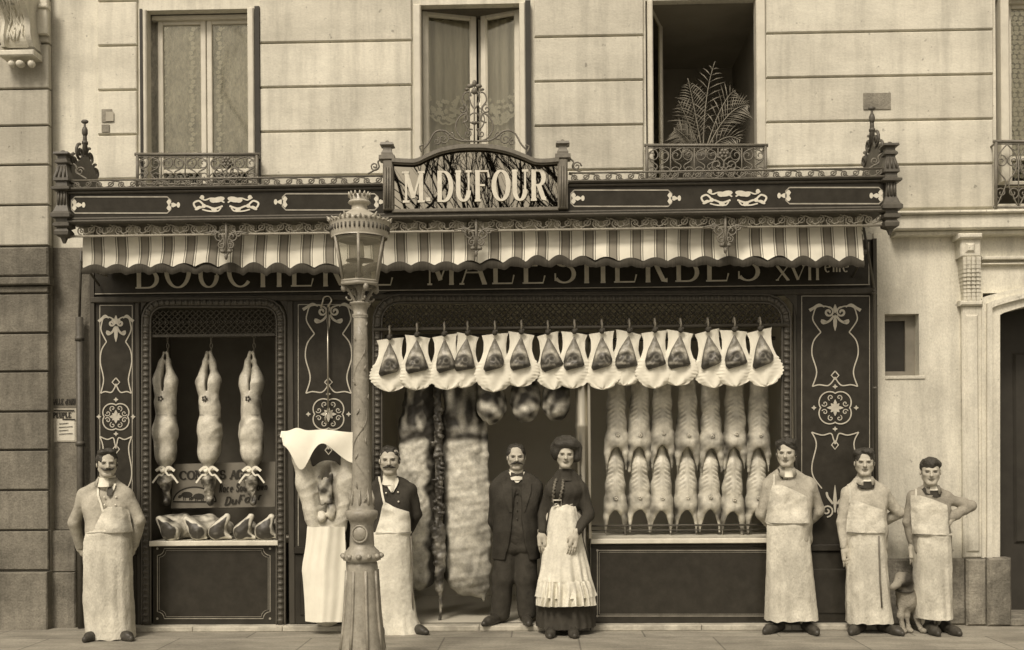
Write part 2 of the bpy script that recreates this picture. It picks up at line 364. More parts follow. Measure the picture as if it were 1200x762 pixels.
# ------------------------------------------------------------------ stroke letters
def arc(cx, cy, rx, ry, a0, a1, n=14):
    a = np.radians(np.linspace(a0, a1, n)); return [(cx+rx*math.cos(t), cy+ry*math.sin(t)) for t in a]
G = {
 'A': [('t', [(0, 0), (.5, 1)]), ('T', [(.5, 1), (1, 0)]), ('t', [(.2, .34), (.8, .34)]), ('s', [(0, 0), (1, 0)])],
 'B': [('T', [(.15, 0), (.15, 1)]), ('a', [(0, 1), (.5, 1)]+arc(.5, .76, .34, .24, 90, -90)+[(.15, .52)]), ('a', [(.15, .52), (.55, .52)]+arc(.55, .26, .4, .26, 90, -90)+[(0, 0)])],
 'C': [('a', arc(.52, .5, .5, .5, 42, 318, 26)), ('t', [(.92, .66), (.92, .94)])],
 'D': [('T', [(.15, 0), (.15, 1)]), ('a', [(0, 1), (.42, 1)]+arc(.42, .5, .52, .5, 90, -90, 20)+[(0, 0)])],
 'E': [('T', [(.15, 0), (.15, 1)]), ('t', [(0, 1), (.88, 1), (.92, .8)]), ('t', [(.15, .52), (.66, .52)]), ('t', [(0, 0), (.9, 0), (.98, .22)])],
 'F': [('T', [(.18, 0), (.18, 1)]), ('t', [(0, 1), (.9, 1), (.94, .78)]), ('t', [(.18, .52), (.68, .52)]), ('s', [(.18, 0)])],
 'G': [('a', arc(.52, .5, .5, .5, 42, 330, 26)), ('T', [(.9, .0), (.9, .42)]), ('t', [(.66, .42), (1, .42)])],
 'H': [('T', [(.14, 0), (.14, 1)]), ('T', [(.86, 0), (.86, 1)]), ('t', [(.14, .52), (.86, .52)]), ('s', [(.14, 0), (.86, 0), (.14, 1), (.86, 1)])],
 'I': [('T', [(.5, 0), (.5, 1)]), ('s', [(.5, 0), (.5, 1)])],
 'L': [('T', [(.15, 0), (.15, 1)]), ('t', [(0, 0), (.88, 0), (.96, .25)]), ('s', [(.15, 1)])],
 'M': [('t', [(.1, 0), (.1, 1)]), ('T', [(.1, 1), (.5, .12)]), ('t', [(.5, .12), (.88, 1)]), ('T', [(.9, 1), (.9, 0)]), ('s', [(.1, 0), (.9, 0), (.08, 1), (.92, 1)])],
 'N': [('t', [(.12, 0), (.12, 1)]), ('T', [(.12, 1), (.88, 0)]), ('t', [(.88, 0), (.88, 1)]), ('s', [(.12, 0), (.88, 1), (.1, 1)])],
 'O': [('a', arc(.5, .5, .5, .5, 90, 450, 32))],
 'P': [('T', [(.15, 0), (.15, 1)]), ('a', [(0, 1), (.5, 1)]+arc(.5, .74, .38, .26, 90, -90)+[(.15, .48)]), ('s', [(.15, 0)])],
 'R': [('T', [(.15, 0), (.15, 1)]), ('a', [(0, 1), (.48, 1)]+arc(.48, .75, .36, .25, 90, -90)+[(.15, .5)]), ('T', [(.5, .5), (.82, .04), (1, .04)]), ('s', [(.15, 0)])],
 'S': [('a', arc(.5, .745, .38, .255, 35, 270, 16)+arc(.5, .255, .42, .255, 90, -150, 16)), ('t', [(.85, .72), (.85, .95)]), ('t', [(.1, .05), (.1, .28)])],
 'U': [('T', [(.14, 1), (.14, .35)]), ('a', arc(.5, .35, .36, .35, 180, 360, 18)), ('t', [(.86, .35), (.86, 1)]), ('s', [(.14, 1), (.86, 1)])],
 'V': [('T', [(.0, 1), (.5, 0)]), ('t', [(.5, 0), (1, 1)]), ('s', [(0.02, 1), (.98, 1)])],
 'X': [('T', [(.05, 1), (.95, 0)]), ('t', [(.05, 0), (.95, 1)]), ('s', [(.05, 0), (.95, 0), (.05, 1), (.95, 1)])],
 'a': [('a', arc(.42, .3, .38, .3, 60, 300, 14)), ('T', [(.8, .6), (.8, .05), (.95, 0)])],
 'c': [('a', arc(.5, .3, .42, .3, 50, 310, 16))],
 'd': [('a', arc(.42, .3, .38, .3, 60, 300, 14)), ('T', [(.8, 1), (.8, 0)])],
 'e': [('a', [(.12, .32), (.88, .32)]+arc(.5, .3, .4, .3, 5, 310, 18))],
 'h': [('T', [(.15, 0), (.15, 1)]), ('a', arc(.5, .32, .32, .28, 170, 0, 10)+[(.82, 0)])],
 'm': [('T', [(.1, 0), (.1, .6)]), ('a', arc(.3, .35, .2, .25, 180, 0, 8)+[(.5, 0)]), ('a', arc(.7, .35, .2, .25, 180, 0, 8)+[(.9, 0)])],
 'n': [('T', [(.15, 0), (.15, .6)]), ('a', arc(.5, .3, .32, .3, 170, 0, 10)+[(.82, 0)])],
 'o': [('a', arc(.5, .3, .42, .3, 90, 450, 20))],
 'r': [('T', [(.2, 0), (.2, .6)]), ('a', arc(.5, .35, .3, .25, 180, 50, 8))],
 't': [('T', [(.4, .95), (.4, .12), (.7, 0)]), ('t', [(.1, .62), (.75, .62)])],
 'u': [('T', [(.15, .6), (.15, .2)]), ('a', arc(.48, .22, .33, .22, 180, 350, 10)), ('T', [(.82, .6), (.82, 0)])],
 'w': [('T', [(.0, .6), (.25, 0)]), ('t', [(.25, 0), (.5, .6)]), ('T', [(.5, .6), (.75, 0)]), ('t', [(.75, 0), (1, .6)])],
 '.': [('T', [(.3, 0), (.3, .13)])], "'": [('T', [(.4, 1), (.35, .75)])],
}
def letter(mb, ch, x, z, w, h, thick, thin, Y, slant=0., serif=.5, th=0., rise=0.):
    for mode, pts in G.get(ch, []):
        q = np.array([(x+p[0]*w+slant*p[1]*h, z+p[1]*h) for p in pts])
        if mode == 's':
            if serif:
                for p in q: mb.ribbon([(p[0]-serif*thick*1.1, p[1]), (p[0]+serif*thick*1.1, p[1])], thin*1.15, Y, th)
            continue
        if mode == 'a':
            t = np.gradient(q, axis=0); l = np.maximum(np.linalg.norm(t, axis=1), 1e-9)
            wd = thin+(thick-thin)*np.clip(np.abs(t[:, 1])/l, 0, 1)**1.6
        else: wd = thick if mode == 'T' else thin
        mb.ribbon(q, wd, Y, th)
def word(mb, text, x0, x1, z, h, thick, thin, Y, slant=0., serif=.5, th=0., gap=.28, dz=0.):
    W = {'I': .35, '.': .3, ' ': .6, 'M': 1.2, 'm': 1.3, 'w': 1.2, "'": .3, 't': .7, 'r': .7}
    tot = sum(W.get(c, 1)+gap for c in text)-gap; u = (x1-x0)/tot; x = x0
    for i, c in enumerate(text):
        w = W.get(c, 1)*u
        letter(mb, c, x, z+dz*(x-x0), w, h, thick, thin, Y, slant, serif, th)
        x += w+gap*u

# ------------------------------------------------------------------ implicit shapes
def rcone(a, b, r1, r2, k=.02, sy=1., sub=False):
    a, b = np.array(a, float), np.array(b, float); R = max(r1, r2)
    def fn(x, y, z):
        d = b-a; L = max(d.dot(d), 1e-9)
        t = np.clip(((x-a[0])*d[0]+(y-a[1])*d[1]+(z-a[2])*d[2])/L, 0, 1)
        return np.sqrt((x-a[0]-t*d[0])**2+((y-a[1]-t*d[1])/sy)**2+(z-a[2]-t*d[2])**2)-(r1+(r2-r1)*t)
    return fn, np.minimum(a, b)-R*max(1, sy), np.maximum(a, b)+R*max(1, sy), k, sub
def ellip(c, r, k=.02, R=None, sub=False):
    c, r = np.array(c, float), np.array(r, float)
    def fn(x, y, z):
        x, y, z = x-c[0], y-c[1], z-c[2]
        if R is not None: x, y, z = (R[0][0]*x+R[1][0]*y+R[2][0]*z, R[0][1]*x+R[1][1]*y+R[2][1]*z, R[0][2]*x+R[1][2]*y+R[2][2]*z)
        k0 = np.sqrt((x/r[0])**2+(y/r[1])**2+(z/r[2])**2); k1 = np.sqrt((x/r[0]**2)**2+(y/r[1]**2)**2+(z/r[2]**2)**2)
        return k0*(k0-1)/np.maximum(k1, 1e-6)
    m = max(r) if R is not None else r
    return fn, c-m, c+m, k, sub
def rbox(c, h, rad=.01, k=.01, sub=False):
    c, h = np.array(c, float), np.array(h, float)
    def fn(x, y, z):
        qx, qy, qz = np.abs(x-c[0])-h[0]+rad, np.abs(y-c[1])-h[1]+rad, np.abs(z-c[2])-h[2]+rad
        return np.sqrt(np.maximum(qx, 0)**2+np.maximum(qy, 0)**2+np.maximum(qz, 0)**2)+np.minimum(np.maximum(qx, np.maximum(qy, qz)), 0)-rad
    return fn, c-h, c+h, k, sub
def smin(a, b, k):
    h = np.maximum(k-np.abs(a-b), 0)/k; return np.minimum(a, b)-h*h*k*.25
def sdf_at(prims, p):
    d = np.full(len(p), 9.0)
    for fn, lo, hi, k, sub in prims:
        e = fn(p[:, 0], p[:, 1], p[:, 2]); k = max(k, 1e-4)
        d = -smin(-d, e, k) if sub else smin(d, e, k)
    return d
def sdf_mesh(prims, h=.006):
    add = [p for p in prims if not p[4]]
    lo = np.min([p[1] for p in add], 0)-3*h-.01; hi = np.max([p[2] for p in add], 0)+3*h+.01
    n = np.ceil((hi-lo)/h).astype(int)+1
    F = np.full(n, .2, np.float32)
    ax = [lo[i]+h*np.arange(n[i]) for i in range(3)]
    for fn, l, q, k, sub in prims:
        m = k+4*h; i0 = np.maximum(((l-m-lo)/h).astype(int), 0); i1 = np.minimum(((q+m-lo)/h).astype(int)+2, n)
        if np.any(i1 <= i0): continue
        sl = tuple(slice(a, b) for a, b in zip(i0, i1))
        x, y, z = ax[0][sl[0]][:, None, None], ax[1][sl[1]][None, :, None], ax[2][sl[2]][None, None, :]
        e = fn(x, y, z).astype(np.float32); k = max(k, 1e-4)
        F[sl] = -smin(-F[sl], e, k) if sub else smin(F[sl], e, k)
    return nets(F, lo, h)
EDG = [(0, 1), (2, 3), (4, 5), (6, 7), (0, 2), (1, 3), (4, 6), (5, 7), (0, 4), (1, 5), (2, 6), (3, 7)]
OFF = np.array([(i >> 2 & 1, i >> 1 & 1, i & 1) for i in range(8)])
def nets(F, lo, h):
    s = F < 0
    c = np.zeros(np.array(F.shape)-1, np.int8)
    for o in OFF: c += s[o[0]:o[0]+c.shape[0], o[1]:o[1]+c.shape[1], o[2]:o[2]+c.shape[2]]
    idx = np.argwhere((c > 0) & (c < 8))
    val = np.stack([F[idx[:, 0]+o[0], idx[:, 1]+o[1], idx[:, 2]+o[2]] for o in OFF], 1)
    acc = np.zeros((len(idx), 3)); cnt = np.zeros(len(idx))
    for a, b in EDG:
        va, vb = val[:, a], val[:, b]; m = (va < 0) != (vb < 0)
        t = np.where(m, va/np.where(m, va-vb, 1), 0)
        acc += np.where(m[:, None], OFF[a]+t[:, None]*(OFF[b]-OFF[a]), 0); cnt += m
    v = lo+h*(idx+acc/cnt[:, None])
    ids = np.full(c.shape, -1, np.int32); ids[tuple(idx.T)] = np.arange(len(idx))
    faces = []
    for d in range(3):
        e1, e2 = (d+1) % 3, (d+2) % 3
        sl0 = [slice(None)]*3; sl1 = [slice(None)]*3; sl0[d] = slice(0, -1); sl1[d] = slice(1, None)
        a, b = s[tuple(sl0)], s[tuple(sl1)]; cr = np.argwhere(a != b)
        cr = cr[(cr[:, e1] > 0) & (cr[:, e2] > 0) & (cr[:, e1] < c.shape[e1]) & (cr[:, e2] < c.shape[e2])]
        fl = a[tuple(cr.T)]
        def g(o1, o2):
            q = cr.copy(); q[:, e1] -= o1; q[:, e2] -= o2; return ids[tuple(q.T)]
        q = np.stack([g(1, 1), g(0, 1), g(0, 0), g(1, 0)], 1)
        q[~fl] = q[~fl][:, ::-1]
        faces.append(q)
    f = np.concatenate(faces); f = f[(f >= 0).all(1)]
    return v, f
def normals(v, f):
    a, b, c_, d = (v[f[:, i]] for i in range(4)); n = np.cross(c_-a, d-b); out = np.zeros_like(v)
    for i in range(4): np.add.at(out, f[:, i], n)
    return out/np.maximum(np.linalg.norm(out, axis=1), 1e-12)[:, None]
def wob(p, sc, seed, n=7):
    """cheap smooth noise in about -1..1"""
    g = np.random.default_rng(seed); d = g.normal(size=(n, 3)); d /= np.linalg.norm(d, axis=1)[:, None]
    fr = sc*(.6+1.2*g.random(n)); ph = g.random(n)*6.28
    return np.sin(p@(d*fr[:, None]).T+ph).sum(1)/math.sqrt(n)/1.2
def ridge(p, sc, seed): return 1-2.2*np.minimum(np.abs(wob(p, sc, seed)), .9)
def solid(name, prims, m, parent, h=.006, fold=0., fsc=30, seed=1, tone=None, an=1.):
    v, f = sdf_mesh(prims, h)
    if fold:
        nr = normals(v, f); w_ = v*np.array([1., 1., an]); v = v+nr*(fold*wob(w_, fsc, seed)+.4*fold*wob(w_, fsc*2.3, seed+50)+.55*fold*ridge(w_, fsc*.9, seed+9))[:, None]
    b = MB(); b.add(v, f.tolist(), tone(v, normals(v, f)) if tone else None)
    return b.build(name, m, parent)

# ------------------------------------------------------------------ world and sun
w = bpy.data.worlds.new('World'); scene.world = w; w.use_nodes = True
N = w.node_tree.nodes; K = w.node_tree.links
SUN_EL, SUN_AZ = math.radians(50), math.radians(20)       # in front of the shop, a little to the side
sky = N.new('ShaderNodeTexSky'); sky.sky_type = 'NISHITA'; sky.sun_disc = False; sky.sun_elevation = SUN_EL; sky.sun_rotation = PI+SUN_AZ
sky.air_density = 1; sky.dust_density = 4
bw = N.new('ShaderNodeRGBToBW'); K.new(sky.outputs[0], bw.inputs[0])
tn = N.new('ShaderNodeMix'); tn.data_type = 'RGBA'; tn.blend_type = 'MULTIPLY'; tn.inputs['Factor'].default_value = 1; tn.inputs['B'].default_value = (1.0, .888, .745, 1)
K.new(bw.outputs[0], tn.inputs['A']); K.new(tn.outputs['Result'], N['Background'].inputs['Color']); N['Background'].inputs['Strength'].default_value = .15
sd = bpy.data.lights.new('sun', 'SUN'); sd.energy = 2.35; sd.angle = math.radians(16); sd.color = (1, .888, .755)
so = bpy.data.objects.new('sun', sd); col.objects.link(so)
sdir = Vector((-math.sin(SUN_AZ)*math.cos(SUN_EL), -math.cos(SUN_AZ)*math.cos(SUN_EL), math.sin(SUN_EL)))
so.rotation_euler = sdir.to_track_quat('Z', 'Y').to_euler(); so.location = (sdir*30)
scene.view_settings.view_transform = 'Standard'; scene.view_settings.look = 'None'; scene.view_settings.exposure = 0
# ================================================================== the setting
b = MB(); b.add([(-150, -150, -.125), (150, -150, -.125), (150, 150, -.125), (-150, 150, -.125)], [(0, 1, 2, 3)])
tag(b.build('road', 'cobbles'), kind='structure')
b = MB(); b.add([(-60, -2.62, 0), (60, -2.62, 0), (60, 3, 0), (-60, 3, 0)], [(0, 1, 2, 3)])
tag(b.build('pavement', 'paving'), kind='structure')
b = MB()
for i in range(-20, 20): b.box(i*1.5+.006, i*1.5+1.494, -2.9, -2.62, -.12, .003, .015)
tag(b.build('kerb', 'kerbstone'), kind='structure')
b = MB(); b.add([(-60, -30, 0.01), (60, -30, 0.01), (60, -12.2, 0.01), (-60, -12.2, 0.01)], [(0, 1, 2, 3)])
b.box(-60, 60, -12.2, -12, -.12, .02)
tag(b.build('far_pavement', 'paving'), kind='structure')

# ================================================================== apartment house
H = thing('apartment_building', 'pale ashlar apartment house with tall windows above the black butcher shopfront', 'building', (PX(640), .3, 0))
ZL = PZ(3)                    # underside of the window heads
TOP = PZ(-70)
b = MB()
WY0, WY1 = .03, .40
for a, c in ((58, 167), (299, 485), (622, 757), (897, 1167)):
    b.box(PX(a, WY0, 110), PX(c, WY0, 110), WY0, WY1, PZ(222), ZL)
b.box(PX(58), PX(1330), WY0, WY1, ZL, TOP)
b.box(PX(1167), PX(1330), WY0+.002, WY1, PZ(254), PZ(238, 0, 1180))
b.box(PX(58, WY0), PX(1167, WY0), WY0, WY1, PZ(300), PZ(222))
b.box(PX(58, WY0, 110), PX(110), WY0, WY1, 0, PZ(300))
b.build('wall', 'stone', H)
# coursed blocks
def courses(x0, x1, ys, Y=-.002, deep=.04, bb=None):
    for y0, y1 in zip(ys[:-1], ys[1:]):
        bb.bp(x0, y0+1.1, x1, y1-1.1, Y, deep, .008); bb.t[-1][:] = random.uniform(.62, 1.0)
def js(y, n0, n1, d=52.2): return [y+d*i for i in range(n0, n1)]
for a, c, y in ((114, 160, 53.5), (304, 482, 49), (626, 754, 42.5), (898, 1164, 37)):
    b = MB(); courses(a, c, js(y, -2, 5), bb=b); b.build('stone_course', 'stone', H)
# string course and small mouldings over the lower wall on the right side
b = MB()
b.box(PX(1050, -.16), PX(1330), -.16, .03, PZ(268, -.16, 1130), PZ(250.5, -.16, 1130), .012)
b.box(PX(1050, -.20), PX(1330), -.20, .03, PZ(250, -.2, 1130)+.002, PZ(246, -.2, 1130), .01)
b.box(PX(1050, -.10), PX(1330), -.10, .03, PZ(275, -.1, 1130), PZ(268, -.16, 1130)-.002, .01)
b.build('string_course', 'stone', H)
# stuccoed lower wall with a small window hole
b = MB()
sx0, sx1 = PX(1037, 0, 405), PX(1077, 0, 405); sz0, sz1 = PZ(442, 0, 1057), PZ(368, 0, 1057)
xa, xb = PX(1025), PX(1132); zt = PZ(272, 0, 1130); zb = 0
b.box(xa, sx0, 0, .4, zb, zt); b.box(sx1, xb, 0, .4, zb, zt); b.box(sx0, sx1, 0, .4, zb, sz0); b.box(sx0, sx1, 0, .4, sz1, zt)
b.box(xb, PX(1330), .012, .4, PZ(343, 0, 1180), zt); b.box(xb, PX(1153), .012, .4, 0, PZ(343, 0, 1180)-.001)
b.build('lower_wall', 'stucco', H)
sw = MB()
sw.box(sx0, sx0+.03, .1, .16, sz0, sz1); sw.box(sx1-.09, sx1, .1, .16, sz0, sz1); sw.box(sx0+.03, sx1-.09, .1, .16, sz1-.05, sz1); sw.box(sx0+.03, sx1-.09, .1, .16, sz0, sz0+.06)
sw = sw.build('small_window', 'lath', H)
b = MB(); b.box(sx0+.03, sx1-.09, .13, .14, sz0+.06, sz1-.05); b.build('pane', 'shade_door', sw)
b = MB(); b.box(sx0, sx1+.05, -.012, .1, sz0-.02, sz0+.012, .005); b.build('sill', 'stucco', sw)
# stone plinth blocks
b = MB()
pz = PZ(655, -.06, 1100)
for x0, x1, Y in ((1027, 1073, -.05), (1074.5, 1132.5, -.055), (1133, 1157, -.10), (1157.8, 1186, -.13)):
    b.box(PX(x0, Y, 690), PX(x1, Y, 690), Y, .0, 0, pz+(.012 if x0 > 1150 else 0), .02)
b.build('plinth', 'plinth', H)
# doorway surround: pilaster, scroll console, arched moulding
b = MB()
def pil(x0, x1, y0, y1, Y, ch=.012): b.box(PX(x0, Y, 450), PX(x1, Y, 450), Y, .0, PZ(y1, Y, 1140), PZ(y0, Y, 1140), ch)
pil(1128, 1152, 358, 654, -.045); pil(1131.5, 1148, 368, 648, -.062, .02)
pil(1126, 1153, 352, 358, -.08); pil(1127, 1151, 279, 301, -.13); pil(1132, 1146, 283, 297, -.15, .03)
pil(1125, 1153, 273, 279, -.17, .012)
for i in range(12):   # scroll console
    t = i/11; y = 301+51*t; Yc = -.13+.07*(t-.12*math.sin(t*6.3))
    b.box(PX(1129, Yc, 320), PX(1149.5, Yc, 320), Yc, 0, PZ(y+4.6, Yc, 1140), PZ(y, Yc, 1140))
    for k in range(3):
        x = 1132.5+5.4*k; b.box(PX(x, Yc, 320), PX(x+3.2, Yc, 320), Yc-.018, Yc-.001, PZ(y+4.6, Yc, 1140), PZ(y, Yc, 1140))
door_c = np.array(P(1288, 520, 0)[[0, 2]])
def archband(w0, w1, Y, yd):
    """moulding that runs up the jamb and over the low arch; w: photo pixels out from the opening edge"""
    L = []
    for w_ in (w0, w1):
        q = [(1172-w_, 654), (1172-w_, 500), (1172-w_, 369-w_*.9)]
        q += [(1172-w_+(1300-1172+w_)*s_, 368-w_*.9-22*(1-(1-s_)**2)) for s_ in np.linspace(.04, 1, 10)]
        q = q+[(2*1300-x, y) for x, y in q[::-1][1:]]
        L.append([P(x, y, Y) for x, y in q])
    A, B_ = np.array(L[0]), np.array(L[1]); n = len(A)
    sh = np.array([0, yd, 0])
    v = np.concatenate([A, B_, A+sh, B_+sh]); f = []
    for i in range(n-1):
        f += [(i, i+1, n+i+1, n+i), (i+1, i, 2*n+i, 2*n+i+1), (n+i, n+i+1, 3*n+i+1, 3*n+i)]
    b.add(v, [q[::-1] for q in f], smooth=False)
archband(0, 9, -.05, .4); archband(9, 15, -.085, .1); archband(15, 21.5, -.055, .08)
# mouldings of the panel above the arch
for y0, y1, Y in ((300, 304, -.05), (308, 310, -.03)):
    b.box(PX(1152, Y), PX(1330), Y, .011, PZ(y1, Y, 1180), PZ(y0, Y, 1180), .006)
b.build('door_surround', 'stucco', H)
b = MB(); b.box(PX(1172, .3), PX(1340), .42, .46, 0, PZ(300, .3, 1200))
for k in range(3): b.box(PX(1188+34*k, .4), PX(1216+34*k, .4), .395, .42, PZ(640, .4), PZ(420, .4), .02)
b.build('street_door', 'shade_door', H)
b = MB(); b.box(PX(1165), PX(1330), -.12, .42, .0, .07, .01); b.build('door_step', 'plinth', H)
# ventilation plate and enamel number plate
b = MB(); b.bp(1012, 109, 1044, 128, -.012, .01); 
b.build('vent_plate', 'stone_soot', H)
b = MB(); b.bp(119, 128, 131, 143, -.012, .01); b.bp(119, 146, 128, 155, -.012, .01); b.build('number_plate', 'stone_soot', H)
b = MB(); b.bp(124, 131, 133, 142, -.016, .003); b.build('number_plate', 'bill', H)
# drainpipe between the two houses
b = MB(); px = PX(97)
b.tube([(px, -.06, 0), (px, -.06, PZ(372, -.06, 97))], .036, 8)
for y in (397, 520, 640): b.tube([(px, -.06, PZ(y, -.06, 97)-.02), (px, -.06, PZ(y, -.06, 97)+.02)], .044, 8)
b.tube([(px, -.06, PZ(372, -.06, 97)), (PX(101), -.1, PZ(320, -.1, 100)), (PX(104), -.14, PZ(295, -.1, 100))], .013, 6)
b.build('drainpipe', 'iron_dark', H)

# windows of the first floor
def window(x0, x1, yb, sill_y, ax=None, yt=3):
    """frame, casements etc. are parts of the house; x0..x1 opening in photo pixels"""
# reveals darkness behind every window: one shallow room each
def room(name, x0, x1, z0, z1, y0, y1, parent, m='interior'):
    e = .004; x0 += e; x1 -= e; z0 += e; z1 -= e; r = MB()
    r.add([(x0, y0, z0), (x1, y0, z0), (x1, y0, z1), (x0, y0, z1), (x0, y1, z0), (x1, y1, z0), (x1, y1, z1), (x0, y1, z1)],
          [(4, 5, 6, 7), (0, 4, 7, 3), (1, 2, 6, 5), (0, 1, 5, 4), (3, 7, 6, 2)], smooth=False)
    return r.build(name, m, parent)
def lace_chain(mb, x, y0, y1, Y, r=2.6, step=5.6):
    """a vertical chain of lace flowers"""
    n = int((y1-y0)/step)
    for i in range(n):
        c = P(x+1.6*math.sin(i*1.7), y0+(i+.5)*step, Y)
        for k in range(5):
            a = k*2*PI/5+i
            mb.blob2((c[0]+.012*math.cos(a), c[2]+.012*math.sin(a)), .011, .011, Y-.001*(i % 2), 7)
        if i % 2: mb.blob2((c[0]+.03, c[2]+.01), .012, .007, Y, 7, .6)
def casement(mb, x0, x1, z0, z1, Y, w=.045, rail=None, d=.045):
    mb.box(x0, x0+w, Y, Y+d, z0, z1, .006); mb.box(x1-w, x1, Y, Y+d, z0, z1, .006)
    mb.box(x0+w, x1-w, Y+.002, Y+d, z1-w, z1, .006); mb.box(x0+w, x1-w, Y+.002, Y+d, z0, z0+w, .006)
    if rail: mb.box(x0+w, x1-w, Y+.003, Y+d, rail, rail+w*.8, .006)
def louvres(mb, x0, x1, z0, z1, Y0, Y1):
    """folded shutter leaf standing in the reveal, slats facing sideways"""
    mb.box(x0, x1, Y0, Y0+.03, z0, z1); mb.box(x0, x1, Y1-.03, Y1, z0, z1)
    n = int((z1-z0)/.055)
    for i in range(n):
        z = z0+(i+.5)*(z1-z0)/n
        mb.box(x0+.004, x1-.004, Y0+.03, Y1-.03, z-.012, z+.02)
zb1 = PZ(222)
# --- window with straight lace curtains
def fixed_window(x0, x1, mull, xr=None, lace=(), sheer='curtain', lbl=None):
    X0, X1 = PX(x0, .1, 110), PX(x1, .1, 110)
    fr = MB(); zt_ = ZL
    fr.box(X0, X0+.075, .0, .12, zb1, zt_, .01); fr.box(X1-.06, X1, .0, .12, zb1, zt_, .01)
    fr.box(X0+.075, X1-.06, .13, .19, PZ(17, .15), zt_, .01)
    W_ = fr.build('window_frame', 'white_paint', H)
    cs = MB(); Yc = .17; m_ = PX(mull, Yc, 110)
    for a, c in ((X0+.12, m_-.004), (m_+.004, X1-.05)):
        casement(cs, a, c, zb1, PZ(16, Yc), Yc, .05, PZ(198, Yc))
    cs.build('casement', 'white_paint', W_)
    g = MB(); g.box(X0+.14, X1-.08, Yc+.02, Yc+.024, zb1, PZ(22, Yc)); g.build('pane', 'glass', W_)
    cu = MB(); Yq = Yc+.06
    n = 60; xs = np.linspace(X0, X1, n)
    v = []
    for z in (PZ(200, Yq), PZ(10, Yq)):
        v.append(np.stack([xs, Yq+.012*np.sin(xs*70)+.01*np.sin(xs*31), 0*xs+z], 1))
    cu.grid(np.concatenate(v), 2, n); cu.build('curtain', sheer, W_)
    la = MB()
    for lx in lace: lace_chain(la, lx, 26, 196, Yq-.024)
    if lace: la.build('lace_trim', 'lace', W_)
    return W_
wn = fixed_window(167, 301, 242, lace=(191, 225, 257))
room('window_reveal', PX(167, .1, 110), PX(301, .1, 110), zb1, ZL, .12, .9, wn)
lv = MB(); louvres(lv, PX(299.5, 0, 110), PX(305, 0, 110), zb1, ZL, -.02, .2); lv.build('shutter', 'shade_door', wn)
lv = MB(); louvres(lv, PX(164.5, 0, 110), PX(167.5, 0, 110), zb1, ZL, -.01, .2); lv.build('shutter', 'shade_door', wn)
# --- middle window, casements slightly ajar
X0, X1 = PX(486, .1, 110), PX(622, .1, 110)
fr = MB(); fr.box(X0, X0+.07, .0, .12, zb1, ZL, .01); fr.box(X1-.10, X1-.045, .0, .12, zb1, ZL, .01); fr.box(X0+.07, X1-.1, .12, .18, PZ(9, .15), ZL, .01)
wn = fr.build('window_frame', 'white_paint', H)
cs = MB(); gl = MB()
def leaf(hx, hy, w_, ang, mirror, z0, z1, csm, glm, w=.055):
    """a casement leaf turned on its hinge"""
    t = MB(); casement(t, 0, w_, z0, z1, 0, w); casement(t, w*.9, w_-w*.9, z0+w*.9, z1-w*.9, .012, .015, d=.02)
    g = MB(); g.box(w, w_-w, .018, .022, z0+w, z1-w)
    for src, dst in ((t, csm), (g, glm)):
        v = np.concatenate(src.v); x, y = v[:, 0], v[:, 1]
        s_ = -1 if mirror else 1
        nx = hx+s_*(x*math.cos(ang))+y*math.sin(ang)*s_*-1; ny = hy+x*math.sin(ang)+y*math.cos(ang)
        f = [q[::-1] for q in src.f] if mirror else src.f
        dst.add(np.stack([nx, ny, v[:, 2]], 1), f, smooth=False)
leaf(X0+.07, .15, .52, math.radians(16), False, zb1, PZ(9.5, .16), cs, gl)
leaf(X1-.10, .15, .40, math.radians(20), True, zb1, PZ(9.5, .16), cs, gl)
cs.build('casement', 'white_paint', wn); gl.build('pane', 'glass', wn)
cu = MB(); Yq = .36; n = 60
for a, c in ((488, 552), (561, 612)):
    xs = np.linspace(PX(a, Yq, 110), PX(c, Yq, 110), n)
    cu.grid(np.concatenate([np.stack([xs, Yq+.012*np.sin(xs*64)+.008*np.sin(xs*23), 0*xs+z], 1) for z in (zb1, PZ(6, Yq))]), 2, n)
cu.build('curtain', 'curtain_sheer', wn)
la = MB()
for i in range(150):   # deep lace flounce of the curtains
    x = random.choice((random.uniform(498, 550), random.uniform(563, 606))); u = abs((x-524)/26 if x < 555 else (x-584)/22)
    y = 118+26*random.random()-14*u*u
    c = P(x, y, Yq-.03)
    for k in range(4): la.blob2((c[0]+.012*math.cos(k*1.57+i), c[2]+.012*math.sin(k*1.57+i)), .010, .010, Yq-.03-.0004*(i % 20), 6)
for x0, x1, s in ((498, 550, 1), (563, 606, 1)):
    q = [P(x0+(x1-x0)*t, 128+16*math.sin(PI*t)+2.0*abs(math.sin(t*20)), Yq-.05)[[0, 2]] for t in np.linspace(0, 1, 60)]
    la.ribbon(q, .016, Yq-.045)
la.build('lace_trim', 'lace', wn)
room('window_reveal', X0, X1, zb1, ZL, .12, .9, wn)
lv = MB(); louvres(lv, X1-.045, X1+.004, zb1, ZL, -.03, .2); lv.build('shutter', 'shade_door', wn)
# --- open window with the palm
X0, X1 = PX(758, .1, 110), PX(897, .1, 110)
fr = MB(); fr.box(X0, X0+.05, .0, .12, zb1, ZL, .01); fr.box(X1-.10, X1-.015, .0, .12, zb1, ZL, .01); fr.box(X0+.05, X1-.1, .12, .18, PZ(.5, .15), ZL, .01)
wn = fr.build('window_frame', 'white_paint', H)
cs = MB(); gl = MB()
leaf(X0+.055, .13, .52, math.radians(72), False, zb1, PZ(6, .16), cs, gl)
cs.build('casement', 'white_paint', wn); gl.build('pane', 'glass', wn)
room('window_reveal', X0, X1, zb1, ZL, .12, 1.7, wn, 'room_interior')
